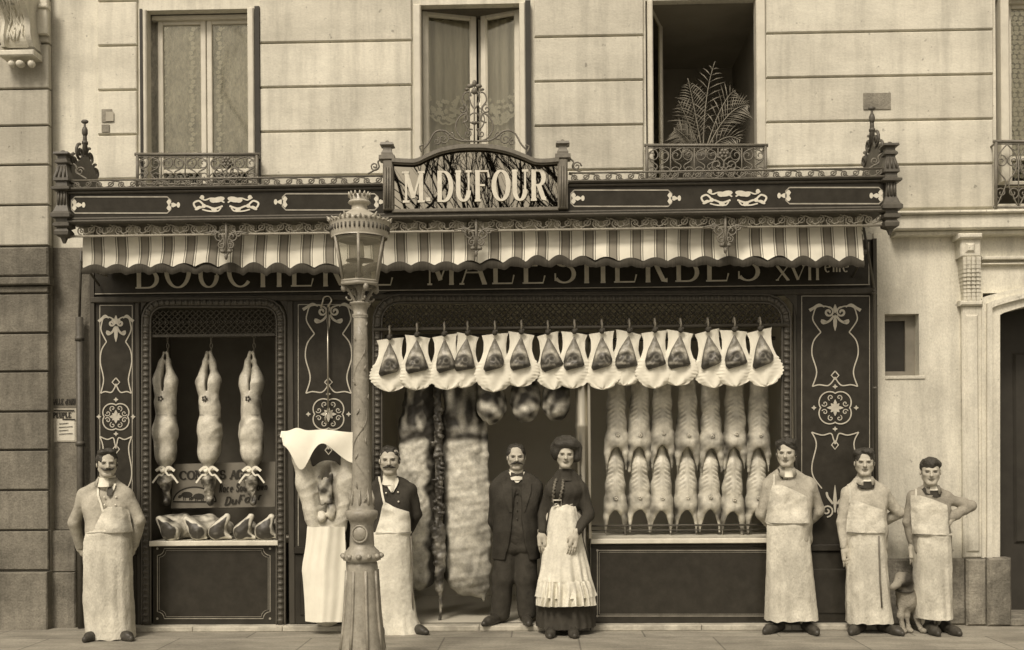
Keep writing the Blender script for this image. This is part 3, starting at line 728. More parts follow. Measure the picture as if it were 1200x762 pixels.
# --- window at the far edge
wn = fixed_window(1168, 1300, 1236, lace=(), sheer='curtain')
la = MB()
for lx in (1184, 1190, 1197): lace_chain(la, lx, 8, 215, .206)
la.build('lace_trim', 'lace', wn)
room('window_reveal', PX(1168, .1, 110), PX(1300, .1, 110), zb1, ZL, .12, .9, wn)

# iron balconies
def balcony(x0, x1, yt, yb, xc, Y=-.10):
    mb = MB(); pxm = (x0+x1)/2
    q = lambda x, y: P(x, y, Y)
    h = yb-yt; W_ = x1-x0
    for y, r in ((yt, .016), (yt+.5*h+h*.5, .012)): mb.tube([q(x0-3, y), q(x1+3, y)], r, 6)
    mb.tube([q(x0, yt+3), q(x1, yt+3)], .006, 5)
    for x in (x0, x1): mb.tube([q(x, yt), q(x, yb+8)], .015, 6); mb.tube([q(x, yt+2), q(x, yt+2)+np.array([0, .12, 0])], .01, 5)
    n = 5; d = W_/n; rr = d*.45/129
    for i in range(n):
        xm = x0+(i+.5)*d; c = q(xm, 0)
        # pointed ogee loops with volutes
        for s in (-1, 1):
            pts = smoothline([(xm, yt+3), (xm+s*d*.40, yt+h*.22), (xm+s*d*.36, yt+h*.45), (xm+s*d*.05, yt+h*.62), (xm+s*d*.30, yt+h*.86), (xm+s*d*.5, yb)], 20)
            mb.tube([q(*p) for p in pts], .0065, 5)
            for (yy, sg) in ((yt+h*.30, 1), (yt+h*.78, -1)):
                cc = q(xm+s*d*.26, yy); mb.tube(on(Y, spiral((cc[0], cc[2]), rr*.62, PI/2*sg, 1.4*s, 16)), .006, 5)
        mb.tube([q(xm-d/2, yt+3), q(xm-d/2, yb)], .0065, 5)
    # rosette in the middle
    cc = q(xc, yt+h*.25)
    for k in range(6): mb.ell((cc[0]+.03*math.cos(k*PI/3), Y-.012, cc[2]+.03*math.sin(k*PI/3)), (.018, .012, .018), 6, 5)
    mb.ell((cc[0], Y-.02, cc[2]), (.015, .014, .015), 6, 5)
    for s in (-1, 1):
        for yy, r in ((yt+h*.6, .075), (yt+h*.8, .055)):
            cc = q(xc+s*8, yy); mb.tube(on(Y-.012, spiral((cc[0], cc[2]), r, PI/2, 1.6*s, 22)), .0075, 5)
    mb.build('balcony_railing', 'iron', H)
balcony(161, 301, 181, 216, 266); balcony(758, 897, 170.5, 210, 848); balcony(1167, 1300, 166, 243, 1230)

# ================================================================== neighbouring house
NB = thing('neighbouring_house', 'sooty rusticated stone pier of the neighbouring house with a carved bracket', 'building', (PX(10), 0, 0))
b = MB(); b.box(PX(-90), PX(58, -.06, 400), -.06, .4, 0, TOP)
b.build('wall', 'stone_soot', NB)
b = MB(); courses(-80, 56.5, [0, 52, 105, 148, 194, 241, 289], -.11, .06, b)
for a_ in b.t: a_ *= .6
b.build('stone_course', 'stone', NB)
b = MB(); courses(-80, 56, [335, 344.5, 391, 436, 483, 528, 575, 622, 669], -.11, .06, b)
b.bp(-80, 290, 56, 324, -.13, .08, .015); b.bp(-80, 325, 57.5, 334, -.15, .1, .01)
b.bp(-80, 671, 55, 760, -.15, .1, .01); b.bp(56, 671, 88, 760, -.04, .05, .01)
b.build('stone_course', 'stone_grimy', NB)
b = MB(); b.bp(57, 622, 88, 670.3, -.035, .05, .008); b.bp(57.5, 290, 110.5, 621.5, .018, .02, .008); b.build('side_pier', 'stone_grimy', NB)
b = MB()     # scroll bracket with guttae
xs0, xs1 = PX(5, -.2, 40), PX(43, -.2, 40); n = 22; v = []
for i in range(n):
    t = i/(n-1); z = PZ(-6+64*t, -.2, 25); dp = .14+.20*(1-t)**1.2+.03*math.sin(t*9)
    wv = .02*math.sin(t*PI)
    v += [(xs0+wv, -.1, z), (xs0+wv, -.1-dp, z), (xs0+.04+wv, -.1-dp-.02, z), (xs0+.06+wv, -.1-dp+.015, z), (xs1-.06-wv, -.1-dp+.015, z), (xs1-.04-wv, -.1-dp-.02, z), (xs1-wv, -.1-dp, z), (xs1-wv, -.1, z)]
b.grid(v, n, 8, smooth=False)
for i in range(60):   # carved leaf strands on its face
    t0 = random.random()*.75; x = random.uniform(xs0+.07, xs1-.07)
    pts = []
    for k in range(5):
        t = t0+.05*k; pts.append((x+.01*math.sin(k+i)*k*.4, -.1-(.14+.20*(1-t)**1.2+.03*math.sin(t*9))+.008, PZ(-6+64*t, -.2, 25)))
    b.tube(pts, [.003, .009, .011, .009, .003], 5)
b.box(xs0-.01, xs1+.01, -.28, -.1, PZ(69, -.2, 25), PZ(62, -.2, 25), .01)
for k, (x, r) in enumerate(((14, .035), (24, .042), (37, .035))):
    c = P(x, 75, -.22); b.ell((c[0], c[1], c[2]), (r, r, .035), 10, 7)
b.bp(40, -10, 55, 40, -.15, .05, .01); b.bp(43, 4, 55, 9, -.17, .07, .01)
b.build('carved_bracket', 'stone', NB)
# posted bills
t = thing('poster', 'torn paper bills with bold headings pasted on the grimy wall beside the drainpipe', 'poster', P(74, 518, .01))
b = MB(); b.bp(58.5, 465, 90, 478, .012, .003); b.build('heading_sheet', 'bill_dark', t)
b = MB(); b.bp(60, 478.5, 89.5, 518, .010, .004); b.build('bill_sheet', 'bill', t)
b = MB(); b.bp(66.5, 491, 87.5, 516.5, .006, .002); b.build('pasted_slip', 'marble_white', t)
b = MB()
word(b, "SALLE d'ARM", P(60.5, 474, 0)[0], P(89, 474, 0)[0], P(74, 474, 0)[2], .05, .011, .007, .009, gap=.2)
word(b, "PEUPLE", P(62.5, 489, 0)[0], P(83, 489, 0)[0], P(74, 489.5, 0)[2], .045, .013, .008, .007)
for y, x1 in ((481, 87), (491.5, 88)): b.ribbon([P(63 if y < 490 else 73, y, 0)[[0, 2]], P(x1, y+.3, 0)[[0, 2]]], .012, .004)
for k in range(4): b.ribbon([P(69, 497+4*k, 0)[[0, 2]], P(80+5*(k % 2), 496+4*k, 0)[[0, 2]]], .006, .004)
b.build('lettering', 'ink', t)
# ================================================================== shopfront
FY = -.18                     # plane of the joinery
SF = thing('shopfront', 'black lacquered butcher shopfront with gilt glass panels, white sills and wide window', 'shopfront', (PX(565), FY, 0))
def X(px, Y=FY, py=500): return P(px, py, Y)[0]
def Z(py, Y=FY, px=565): return P(px, py, Y)[2]
ZT, ZS, ZH = Z(286), Z(343), Z(346)       # top of the sign board, its foot, head of the openings
zsill, zris = .76+.0, .13
zsill = Z(632)
b = MB()
b.box(X(108), X(1027), FY+.03, .03, ZS+.001, ZT)                                       # backing of the sign
b.box(X(108), X(1027), FY-.02, .03, ZH-.03, ZS, .008)                                  # rail under the sign
for a, c in ((108, 164), (337, 430), (931, 1027)):                                      # piers
    b.box(X(a), X(c), FY+.02, .03, .05, ZH-.031)
for a, c in ((108, 111.5), (159, 164), (337, 344), (416, 424), (931, 934), (1022.5, 1027)):
    b.box(X(a), X(c), FY, FY+.0195, .05, ZH-.031, .006)
b.box(X(108)-.01, X(108)+.03, FY-.01, -.002, .0, ZT); b.box(X(1027)-.02, X(1027)+.012, FY-.012, -.002, .0, ZT)
b.build('joinery', 'shop_wood', SF)
# sign board
b = MB(); b.box(X(113), X(1020), FY-.012, FY+.029, ZS+.03, ZT-.02, .004); sg = b.build('sign_board', 'shop_black', SF)
b = MB()
zl, hl = Z(332.5, FY-.02), .30
word(b, 'BOUCHERIE', X(161), X(462), zl, hl, .040, .014, FY-.018, gap=.38); b.build('lettering', 'letter_sign', sg)
b = MB(); word(b, 'MALESHERBES', X(502), X(891), zl, hl, .040, .014, FY-.018, gap=.34); b.build('lettering', 'letter_sign', sg)
b = MB(); word(b, 'XVII', X(911), X(961), zl, .125, .024, .009, FY-.018, gap=.3)
word(b, 'eme', X(967), X(995), zl+.065, .13, .014, .007, FY-.018, gap=.4)
b.ribbon([(X(974), zl+.165), (X(978), zl+.145)], .01, FY-.018)
b.build('lettering', 'letter_sign', sg)
b = MB()
for q in ([(113, 343), (1021, 343)],):
    b.ribbon([(X(113), ZS+.028), (X(1020), ZS+.028)], .008, FY-.014); b.ribbon([(X(1019), ZS+.028), (X(1019), ZT-.03)], .008, FY-.014)
b.build('gilt_line', 'letter_gold', sg)

# gilt glass panels
GP = FY+.012
def ornament(mb, cx, yt, yb, sx, yros, kx, lower=True):
    """painted lyre, rosette and lower scroll; pixel units at the panel plane"""
    q = lambda dx, y: P(cx+dx, y, GP-.004)[[0, 2]]
    L = yb-yt
    w = .011
    for s in (-1, 1):
        pts = smoothline([(s*sx*.12, yt+4), (s*sx*.45, yt+1), (s*sx*.85, yt+2), (s*sx*1.0, yt+L*.10), (s*sx*1.02, yt+L*.19), (s*sx*.66, yt+L*.33)], 30)
        mb.ribbon([q(*p) for p in pts], w, GP-.004)
        pts = smoothline([(s*sx*.66, yt+L*.33), (s*sx*1.0, yt+L*.44), (s*sx*1.08, yt+L*.60), (s*sx*.86, yt+L*.82), (s*sx*1.06, yt+L*1.0)], 30)
        mb.ribbon([q(*p) for p in pts], w, GP-.004)
        pts = smoothline([(s*sx*1.06, yb), (s*sx*.75, yb-2), (s*sx*.35, yb-1), (s*sx*.14, yb-5), (0, yb-11)], 20)
        mb.ribbon([q(*p) for p in pts], w, GP-.004)
        c = q(s*sx*.30, yt+8)
        mb.ribbon(spiral(c, sx*.24/131, PI/2, 1.35*s, 20), [.016]*8+[.020]*12, GP-.004)
        pts = smoothline([(s*sx*.06, yt+12), (s*sx*.25, yt+18), (s*sx*.55, yt+21), (s*sx*.62, yt+17.5), (s*sx*.40, yt+19.5)], 14)
        mb.ribbon([q(*p) for p in pts], .020, GP-.004)
        pts = smoothline([(s*sx*.5, yt+2), (s*sx*.75, yt-1), (s*sx*1.0, yt+3), (s*sx*1.2, yt+6)], 12)
        mb.ribbon([q(*p) for p in pts], np.linspace(.012, .03, len(pts)), GP-.004)
    for a, ln, wd in ((-PI/2, 14, .035),):
        mb.ribbon([q(0, yt+11), q(0, yt+18), q(0, yt+24), q(0, yt+30)], [.008, .035, .03, .004], GP-.004)
    mb.ribbon([q(0, yt-1), q(0, yt+4), q(0, yt+9)], [.01, .035, .01], GP-.004)
    d = [q(0, yb-18), q(4.4, yb-13), q(0, yb-8), q(-4.4, yb-13), q(0, yb-18)]
    mb.ribbon(d, w, GP-.004)
    # rosette in a quatrefoil
    R_ = kx
    th = np.linspace(0, 2*PI, 97)
    rr = R_*(.80+.22*np.abs(np.cos(2*(th)))**.8*1.0)
    th2 = th+PI/4
    mb.ribbon([q(r*math.cos(t), yros+r*math.sin(t)) for r, t in zip(rr, th2)], w, GP-.004)
    for k in range(8):
        a = k*PI/4; l = R_*(.46 if k % 2 == 0 else .34)
        mb.ribbon([q(0, yros), q(l*.6*math.cos(a), yros+l*.6*math.sin(a)), q(l*math.cos(a), yros+l*math.sin(a))], [.004, .03, .004], GP-.004)
    for k in range(8):
        a = k*PI/4+.39; c1 = (R_*.62*math.cos(a), yros+R_*.62*math.sin(a))
        c = q(*c1); mb.ribbon(spiral(c, .028, a, 1.1*(-1)**k, 12), .008, GP-.004)
    for k in range(4):
        a = k*PI/2; c = q(R_*1.18*math.cos(a), yros+R_*1.18*math.sin(a))
        mb.ribbon([(c[0]-.022, c[1]), (c[0], c[1]), (c[0]+.022, c[1])], [.003, .028, .003], GP-.004)
        mb.ribbon([(c[0], c[1]-.022), (c[0], c[1]), (c[0], c[1]+.022)], [.003, .02, .003], GP-.004)
    if lower:
        y0 = yros+R_*1.36; L2 = 118
        for s in (-1, 1):
            pts = smoothline([(s*sx*1.1, y0), (s*sx*.6, y0+3.5), (s*sx*.2, y0+1.5), (s*sx*.08, y0+8), (0, y0+14)], 20)
            mb.ribbon([q(*p) for p in pts], w, GP-.004)
            pts = smoothline([(s*sx*1.1, y0), (s*sx*.88, y0+14), (s*sx*1.08, y0+38), (s*sx*1.02, y0+52), (s*sx*.62, y0+66)], 30)
            mb.ribbon([q(*p) for p in pts], w, GP-.004)
            c = q(s*sx*.38, y0+92); mb.ribbon(spiral(c, sx*.3/131, -PI/2, -1.5*s, 20), .014, GP-.004)
            pts = smoothline([(s*sx*.1, y0+84), (s*sx*.34, y0+76), (s*sx*.4, y0+70)], 10)
            mb.ribbon([q(*p) for p in pts], [.02]*(len(pts)-1)+[.004], GP-.004)
        mb.ribbon([q(0, y0+94), q(0, y0+80), q(0, y0+70), q(0, y0+62)], [.01, .035, .02, .003], GP-.004)
        d = [q(0, y0+10), q(4, y0+15), q(0, y0+20), q(-4, y0+15), q(0, y0+10)]
        mb.ribbon(d, w, GP-.004)
for x0, x1, cx, yt, yb, sx, yr, kx in ((112.5, 158, 136, 371, 461, 17, 488.5, 17), (345, 415.5, 385, 357, 461, 25, 485.5, 20), (935, 1022, 978.5, 358, 453, 25, 478, 21)):
    b = MB(); b.box(X(x0)+.001, X(x1)-.001, GP, FY+.0199, Z(655), Z(350), .0); pn = b.build('glass_panel', 'shop_black', SF)
    b = MB(); ornament(b, cx, yt, yb, sx, yr, kx, True); b.build('gilt_ornament', 'gilt', pn)
    b = MB(); fx0, fx1, fy = x0+4.5, x1-3, 358 if x0 < 200 else (357 if x0 < 500 else 347)
    q = lambda x, y: P(x, y, GP-.003)[[0, 2]]
    for s_ in ([q(fx0, fy), q(fx1, fy)], [q(fx0, fy), q(fx0, 640)], [q(fx1, fy), q(fx1, 640)]): b.ribbon(s_, .007, GP-.003)
    b.build('gilt_line', 'letter_gold', pn)
# base rails of the piers
for a, c in ((111, 160), (344, 416), (934, 1023)):
    b = MB(); b.box(X(a), X(c), FY-.004, FY+.02, .05, Z(648), .01); b.box(X(a)+.05, X(c)-.05, FY-.02, FY-.0045, .13, Z(668), .012)
    b.box(X(a), X(c), FY-.03, FY+.02, Z(648)+.001, Z(640), .008)
    b.build('base_panel', 'marble_black', SF)

# carved frames round the openings
def carved(mb, x0, x1, ytop, ybot, wid, rad=20):
    """egg moulding frame: up one side, over two rounded corners, down the other"""
    Y = FY-.015
    pts = [(x0, y) for y in np.arange(ybot, ytop+rad, -7.2)]
    pts += [(x0+rad-rad*math.cos(a), ytop+rad-rad*math.sin(a)) for a in np.linspace(.2, PI/2, 5)]
    pts += [(x, ytop) for x in np.arange(x0+rad+6, x1-rad, 7.2)]
    pts += [(x1-rad+rad*math.sin(a), ytop+rad-rad*math.cos(a)) for a in np.linspace(.2, PI/2, 5)]
    pts += [(x1, y) for y in np.arange(ytop+rad+6, ybot, 7.2)]
    p3 = np.array([P(x, y, Y) for x, y in pts])
    c = np.array([P((x0+x1)/2, ybot, Y)[0], Y, P(0, (ytop+ybot)/2, Y)[2]])
    t = np.gradient(p3, axis=0); t /= np.linalg.norm(t, axis=1)[:, None]
    nr = np.stack([-t[:, 2], 0*t[:, 0], t[:, 0]], 1)       # outward (up/left)
    for s_, r in ((1, .012), (-1, .010)):
        mb.tube(p3+nr*s_*wid/2+np.array([0, .0, 0]), r, 6)
    mb.tube(p3+np.array([0, .012, 0]), wid*.42, 8)
    for i in range(len(p3)):
        a = t[i]; n_ = nr[i]
        R = np.array([[a[0], 0, n_[0]], [0, 1, 0], [a[2], 0, n_[2]]])
        e = MB(); e.ell((0, 0, 0), (.019, .016, wid*.36), 8, 6)
        mb.add(np.concatenate(e.v)@R.T+p3[i]+np.array([0, -.018, 0]), e.f)
def lattice(mb, x0, x1, y0, y1, Y, d=7.0):
    """crossed bars in the head of an opening"""
    A, Bx, zb_, zt_ = X(x0, Y, 370), X(x1, Y, 370), Z(y1, Y), Z(y0, Y); h = zt_-zb_; s_ = d/128
    x = A-h
    while x < Bx:
        for sg in (1, -1):
            p0, p1 = np.array([x, zb_]), np.array([x+h, zt_])
            if sg < 0: p0, p1 = np.array([x, zt_]), np.array([x+h, zb_])
            for e in (A, Bx):
                pass
            ta = max(0, (A-p0[0])/h); tb = min(1, (Bx-p0[0])/h)
            if tb > ta+.02:
                q0, q1 = p0+(p1-p0)*ta, p0+(p1-p0)*tb
                mb.tube([(q0[0], Y+(.004 if sg < 0 else 0), q0[1]), (q1[0], Y+(.004 if sg < 0 else 0), q1[1])], .0055, 4, smooth=False)
        x += s_
    n = int((Bx-A)/s_)
    for i in range(n):
        for z in (zb_+h*.5,): mb.ell((A+(i+.5)*s_, Y-.006, z), (.012, .008, .012), 6, 4)
def spandrel(mb, x0, x1, ytop, rad, Y):
    """solid corners above the rounded frame"""
    for s_, xe in ((1, x0), (-1, x1)):
        pts = [P(xe, ytop, Y)[[0, 2]]]+[P(xe+s_*(rad-rad*math.cos(a)), ytop+rad-rad*math.sin(a), Y)[[0, 2]] for a in np.linspace(PI/2, 0, 7)]
        mb.prism([tuple(p) for p in pts], Y, Y+.015)

# --- narrow window
b = MB(); carved(b, 171.5, 329, 355, 735, .075, 20); b.build('carved_frame', 'carved', SF)
b = MB(); lattice(b, 177, 323, 360, 388, FY+.005); b.box(X(177), X(323), FY, FY+.03, Z(391), Z(388)); spandrel(b, 165, 336, 347, 24, FY-.004)
b.build('grille', 'shop_wood', SF)
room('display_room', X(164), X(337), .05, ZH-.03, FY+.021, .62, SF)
b = MB(); b.box(X(176), X(326), FY-.05, .6, zsill-.045, zsill, .006); b.build('sill', 'marble_white', SF)
b = MB(); b.box(X(177.5), X(322.5), FY+.005, FY+.05, .05, zsill-.046)
rz0, rz1 = Z(730), Z(640)
b.build('stall_riser', 'marble_black', SF)
b = MB()
def incised(mb, x0, x1, y0, y1, c=8):
    q = lambda x, y: P(x, y, FY+.003)[[0, 2]]
    for o, w_ in ((0, .006), (2.2, .003)):
        pts = []
        for (cx, cy, a0) in ((x0+o, y0+o, 0), (x1-o, y0+o, 90), (x1-o, y1-o, 180), (x0+o, y1-o, 270)):
            for a in np.linspace(0, 90, 5):
                aa = math.radians(a0+90-a); pts.append((cx+c*math.cos(aa), cy+c*math.sin(aa)))
        pts.append(pts[0]); mb.ribbon([q(*p) for p in pts], w_, FY+.002)
    for cx, cy in ((x0, y0), (x1, y0), (x1, y1), (x0, y1)): mb.blob2(q(cx, cy), .011, .011, FY+.001, 8)
incised(b, 184.5, 316.5, 643, 725); b.build('engraved_line', 'letter_gold', SF)

# --- wide opening: doorway and great window
b = MB(); carved(b, 442.5, 921.5, 350, 735, .075, 26); b.build('carved_frame', 'carved', SF)
b = MB(); lattice(b, 449, 915, 357, 383, FY+.005); b.box(X(448), X(916), FY, FY+.03, Z(387), Z(383)); spandrel(b, 430, 934, 341, 32, FY-.004)
b.build('grille', 'shop_wood', SF)
room('shop_room', X(430), X(931), .052, ZH-.03, FY+.021, 1.7, SF, 'shop_interior')
b = MB(); b.box(X(691), X(918), FY-.05, .55, zsill-.045, zsill, .006); b.build('sill', 'marble_white', SF)
b = MB(); b.box(X(691.5), X(918), FY+.004, .5, .05, zsill-.046); b.box(X(691.5), X(918), FY-.012, FY+.0035, Z(645)+.02, zsill-.05, .01)
b.build('stall_riser', 'marble_black', SF)
b = MB(); incised(b, 700, 905, 645, 722, 0.5); b.build('engraved_line', 'letter_gold', SF)
# polished metal column beside the door
b = MB(); cxx = X(682.5, FY+.03)
b.lathe([(.06, .062), (Z(505), .062), (Z(502), .068), (Z(498), .068), (Z(495), .06), (Z(440), .06), (Z(400), .06)], (cxx, FY+.06), 18)
b.build('column', 'brass', SF)
b = MB(); b.box(X(688.5), X(692), FY-.03, FY+.02, zsill, Z(445), .004); b.build('window_post', 'brass', SF)
# meat rails
b = MB()
b.tube([(X(440), FY-.05, Z(385, FY-.05)), (X(922), FY-.05, Z(385, FY-.05))], .016, 8)
for x in (446, 545, 640, 735, 830, 916): b.tube([(X(x), FY-.05, Z(385, FY-.05)), (X(x), FY+.02, Z(381))], .01, 6)
b.tube([(X(448), .0, Z(393, 0)), (X(692), .0, Z(393, 0))], .016, 8)
b.tube([(X(692), .12, Z(400, .12)), (X(918), .12, Z(400, .12))], .016, 8)
b.tube([(X(178), .05, Z(391, .05)), (X(322), .05, Z(391, .05))], .014, 8)
b.tube([(X(692), FY+.0, Z(617, FY)), (X(918), FY+.0, Z(617, FY))], .009, 8); b.tube([(X(692), FY+.0, Z(622.5, FY)), (X(918), FY+.0, Z(622.5, FY))], .005, 6)
b.build('meat_rail', 'rail_iron', SF)
# step
b = MB()
xs = [100, 225, 330, 436, 560, 690, 820, 925, 1034]
for i, (a, c) in enumerate(zip(xs[:-1], xs[1:])): b.box(X(a, -.27)+.002, X(c, -.27)-.002, -.30, FY+.25 if 430 < a < 690 else FY+.02, 0, .048, .006)
b.build('step', 'step_stone', SF)
# awning rods beside the shop
b = MB(); x = X(1026, -.25)
b.tube([(X(1013, -.6), -.62, Z(268, -.6, 1013)), (X(1021, -.4), -.4, Z(310, -.4, 1020)), (x, -.24, Z(338, -.24, 1026)), (x, -.24, .05)], .012, 6)
for y in (341, 344, 455): b.ell((x, -.24, Z(y, -.24, 1026)), (.022, .022, .014), 8, 5)
b.build('awning_rod', 'iron_dark', SF)

# ================================================================== canopy above the shop
CY = -.75
CN = thing('shop_canopy', 'projecting wrought iron canopy with dark glass fascia, scroll cresting and arched name board', 'canopy', (PX(560), CY, Z(230, CY)))
cz = lambda y: Z(y, CY); cxp = lambda x: X(x, CY, 235)
xl, xr = cxp(80), cxp(1041)
b = MB()
b.box(xl, xr, CY+.01, CY+.05, cz(251), cz(217)); b.box(xl, xl+.04, CY+.05, -.0, cz(251), cz(217)); b.box(xr-.04, xr, CY+.05, -.0, cz(251), cz(217))
for a_, c_ in ((xl, cxp(449)), (cxp(666), xr)): b.box(a_, c_, CY-.05, CY+.06, cz(217.5), cz(214), .012); b.box(a_, c_, CY-.025, CY+.06, cz(221), cz(217.6), .01)
b.box(xl, xr, CY-.03, CY+.06, cz(252.5), cz(249), .01); b.box(xl, xr, CY-.055, CY+.06, cz(256.5), cz(252.6), .012)
b.box(xl+.04, xr-.04, CY+.06, -.003, cz(256), cz(254))                # soffit
b.box(xl+.04, xr-.04, CY+.06, -.003, cz(217), cz(215))                # roof
b.build('fascia', 'iron_dark', CN)
for a, c in ((82, 450), (665, 1036)):
    b = MB(); b.box(cxp(a), cxp(c), CY-.004, CY+.0095, cz(248.5), cz(221.3)); gp = b.build('glass_panel', 'shop_black', CN)
def q(x, y): return P(x, y, CY-.008)[[0, 2]]
def fleur(mb, x, y, s):    # little three-lobed flower at the end of a line
    for a, l in ((0, 9), (PI/2, 6.5), (-PI/2, 6.5)):
        mb.ribbon([q(x, y), q(x+s*l*.55*math.cos(a), y+l*.55*math.sin(a)), q(x+s*l*math.cos(a), y+l*math.sin(a))], [.012, .042, .012], CY-.008)
    mb.blob2(q(x+s*11, y), .015, .024, CY-.008)
def rect_line(x0, x1, fl0, fl1, dy):
    b = MB()
    y0, y1 = 225+dy, 244+dy
    pts = [(x0+4, y0), (x1-4, y0), (x1, y0+4), (x1, y1-4), (x1-4, y1), (x0+4, y1), (x0, y1-4), (x0, y0+4), (x0+4, y0)]
    b.ribbon([q(*p) for p in pts], .011, CY-.008)
    b.build('gilt_line', 'letter_gold', gp)
    for f_, xx in ((fl0, x0+3), (fl1, x1-2)):
        g2 = MB(); fleur(g2, xx, (y0+y1)/2, f_); g2.build('gilt_ornament', 'letter', gp)
slope = lambda x: -(x-565)*.0125
rect_line(84, 200, 1, 1, slope(140)+.5); rect_line(331, 443, -1, 1, slope(390)); rect_line(669, 787, 1, 1, slope(730)); rect_line(921, 1034, -1, -1, slope(975))
def flourish(mb, x, y):
    for s in (-1, 1):
        for pts, w_ in (([(4, 2), (14, 5), (24, 2), (34, 5), (38, -1), (32, -4), (27, 0)], .016), ([(2, -2), (10, -6), (18, -7), (25, -5), (31, -8)], .012), ([(6, 4), (10, 8), (20, 8), (28, 6)], .012)):
            sp = smoothline(pts, 30); mb.ribbon([q(x+s*p[0], y+p[1]) for p in sp], w_, CY-.008)
        for dx, dy, rx, rz, ro in ((9, -5.5, .055, .024, -.2), (16, -4, .026, .016, .4), (26, 2, .018, .018, 0), (33, 4.5, .030, .014, -.5), (14, 6.5, .028, .018, .5), (28, -8, .018, .020, 0)):
            mb.blob2(q(x+s*dx, y+dy), rx, rz, CY-.008, 12, ro*s)
for fx, fy in ((265, 239.5), (860, 232.5)):
    g2 = MB(); flourish(g2, fx, fy); g2.build('gilt_ornament', 'letter', gp)
# scroll friezes
def runscroll(mb, x0, x1, y0, y1, Y, n, r=.006):
    """running scroll between two rails, y given at the middle of the shop"""
    A, Bx, zt_, zb_ = X(x0, Y, (y0+y1)/2), X(x1, Y, (y0+y1)/2), Z(y0, Y), Z(y1, Y); h = zt_-zb_; d = (Bx-A)/n
    for i in range(n):
        s = 1 if i % 2 else -1; c = (A+(i+.5)*d, zb_+h/2)
        mb.tube(on(Y, spiral((c[0], c[1]+s*h*.06), min(d*.46, h*.47), PI/2*s, -1.5, 16, .15)), r, 4, cap=False)
        mb.tube(on(Y, [(c[0]-d*.55, zb_+h*(.5-.42*s)), (c[0]-d*.2, zb_+h*(.5-.3*s)), (c[0]+d*.3, zb_+h*(.5+.36*s)), (c[0]+d*.5, zb_+h*(.5+.46*s))]), r, 4, cap=False)
for a, c, n in ((84, 450, 28), (667, 1036, 28)):
    b = MB(); runscroll(b, a, c, 205, 214, CY, n)
    b.tube([(cxp(a), CY, Z(204.5, CY)), (cxp(c), CY, Z(204.5, CY))], .009, 5); b.build('cresting', 'iron', CN)
# quarter scrolls against the name board and at the ends
for xx, s in ((447, -1), (668, 1), (86, 1), (1033, -1)):
    b = MB(); pts = smoothline([(xx, 186), (xx+s*4, 190), (xx+s*3, 196), (xx+s*9, 200), (xx+s*16, 204)], 20)
    off_ = slope(xx) if abs(xx-560) > 200 else 0
    b.tube([P(p[0], p[1]+off_, CY) for p in pts], .008, 5)
    cc = P(xx+s*8, 195+off_, CY); b.tube(on(CY, spiral((cc[0], cc[2]), .04, 0, 1.5*s, 16)), .007, 5); b.build('end_scroll', 'iron', CN)
b = MB(); runscroll(b, 90, 1036, 257.5, 269, CY+.02, 84, .0062)
b.tube([(cxp(78), CY+.02, Z(270, CY)), (cxp(1043), CY+.02, Z(270, CY))], .011, 5)
b.build('scroll_frieze', 'iron_frieze', CN)
for xx in (265, 558, 850):     # hanging scroll brackets
    b = MB()
    o_ = slope(xx)
    T = lambda dx, y: P(xx+dx, y+o_, CY-.01)
    b.tube([T(0, 252), T(0, 297)], .011, 6)
    for s in (-1, 1):
        for (dx, y, r, tr, a0) in ((7, 274, .05, 1.4, PI/2), (5, 284, .035, 1.5, PI/2), (14, 270, .03, 1.2, 0)):
            cc = T(s*dx, y); b.tube(on(CY-.01, spiral((cc[0], cc[2]), r, a0, -tr*s, 18)), .007, 5)
        b.tube([T(*p) for p in smoothline([(s*26, 270), (s*14, 268), (s*6, 271), (s*2, 280), (s*4, 290), (0, 296)], 18)], .007, 5)
        b.ell(T(s*4, 291), (.025, .02, .018), 6, 5)
    b.ell(T(0, 297), (.016, .016, .03), 6, 5); b.build('hanging_bracket', 'iron', CN)
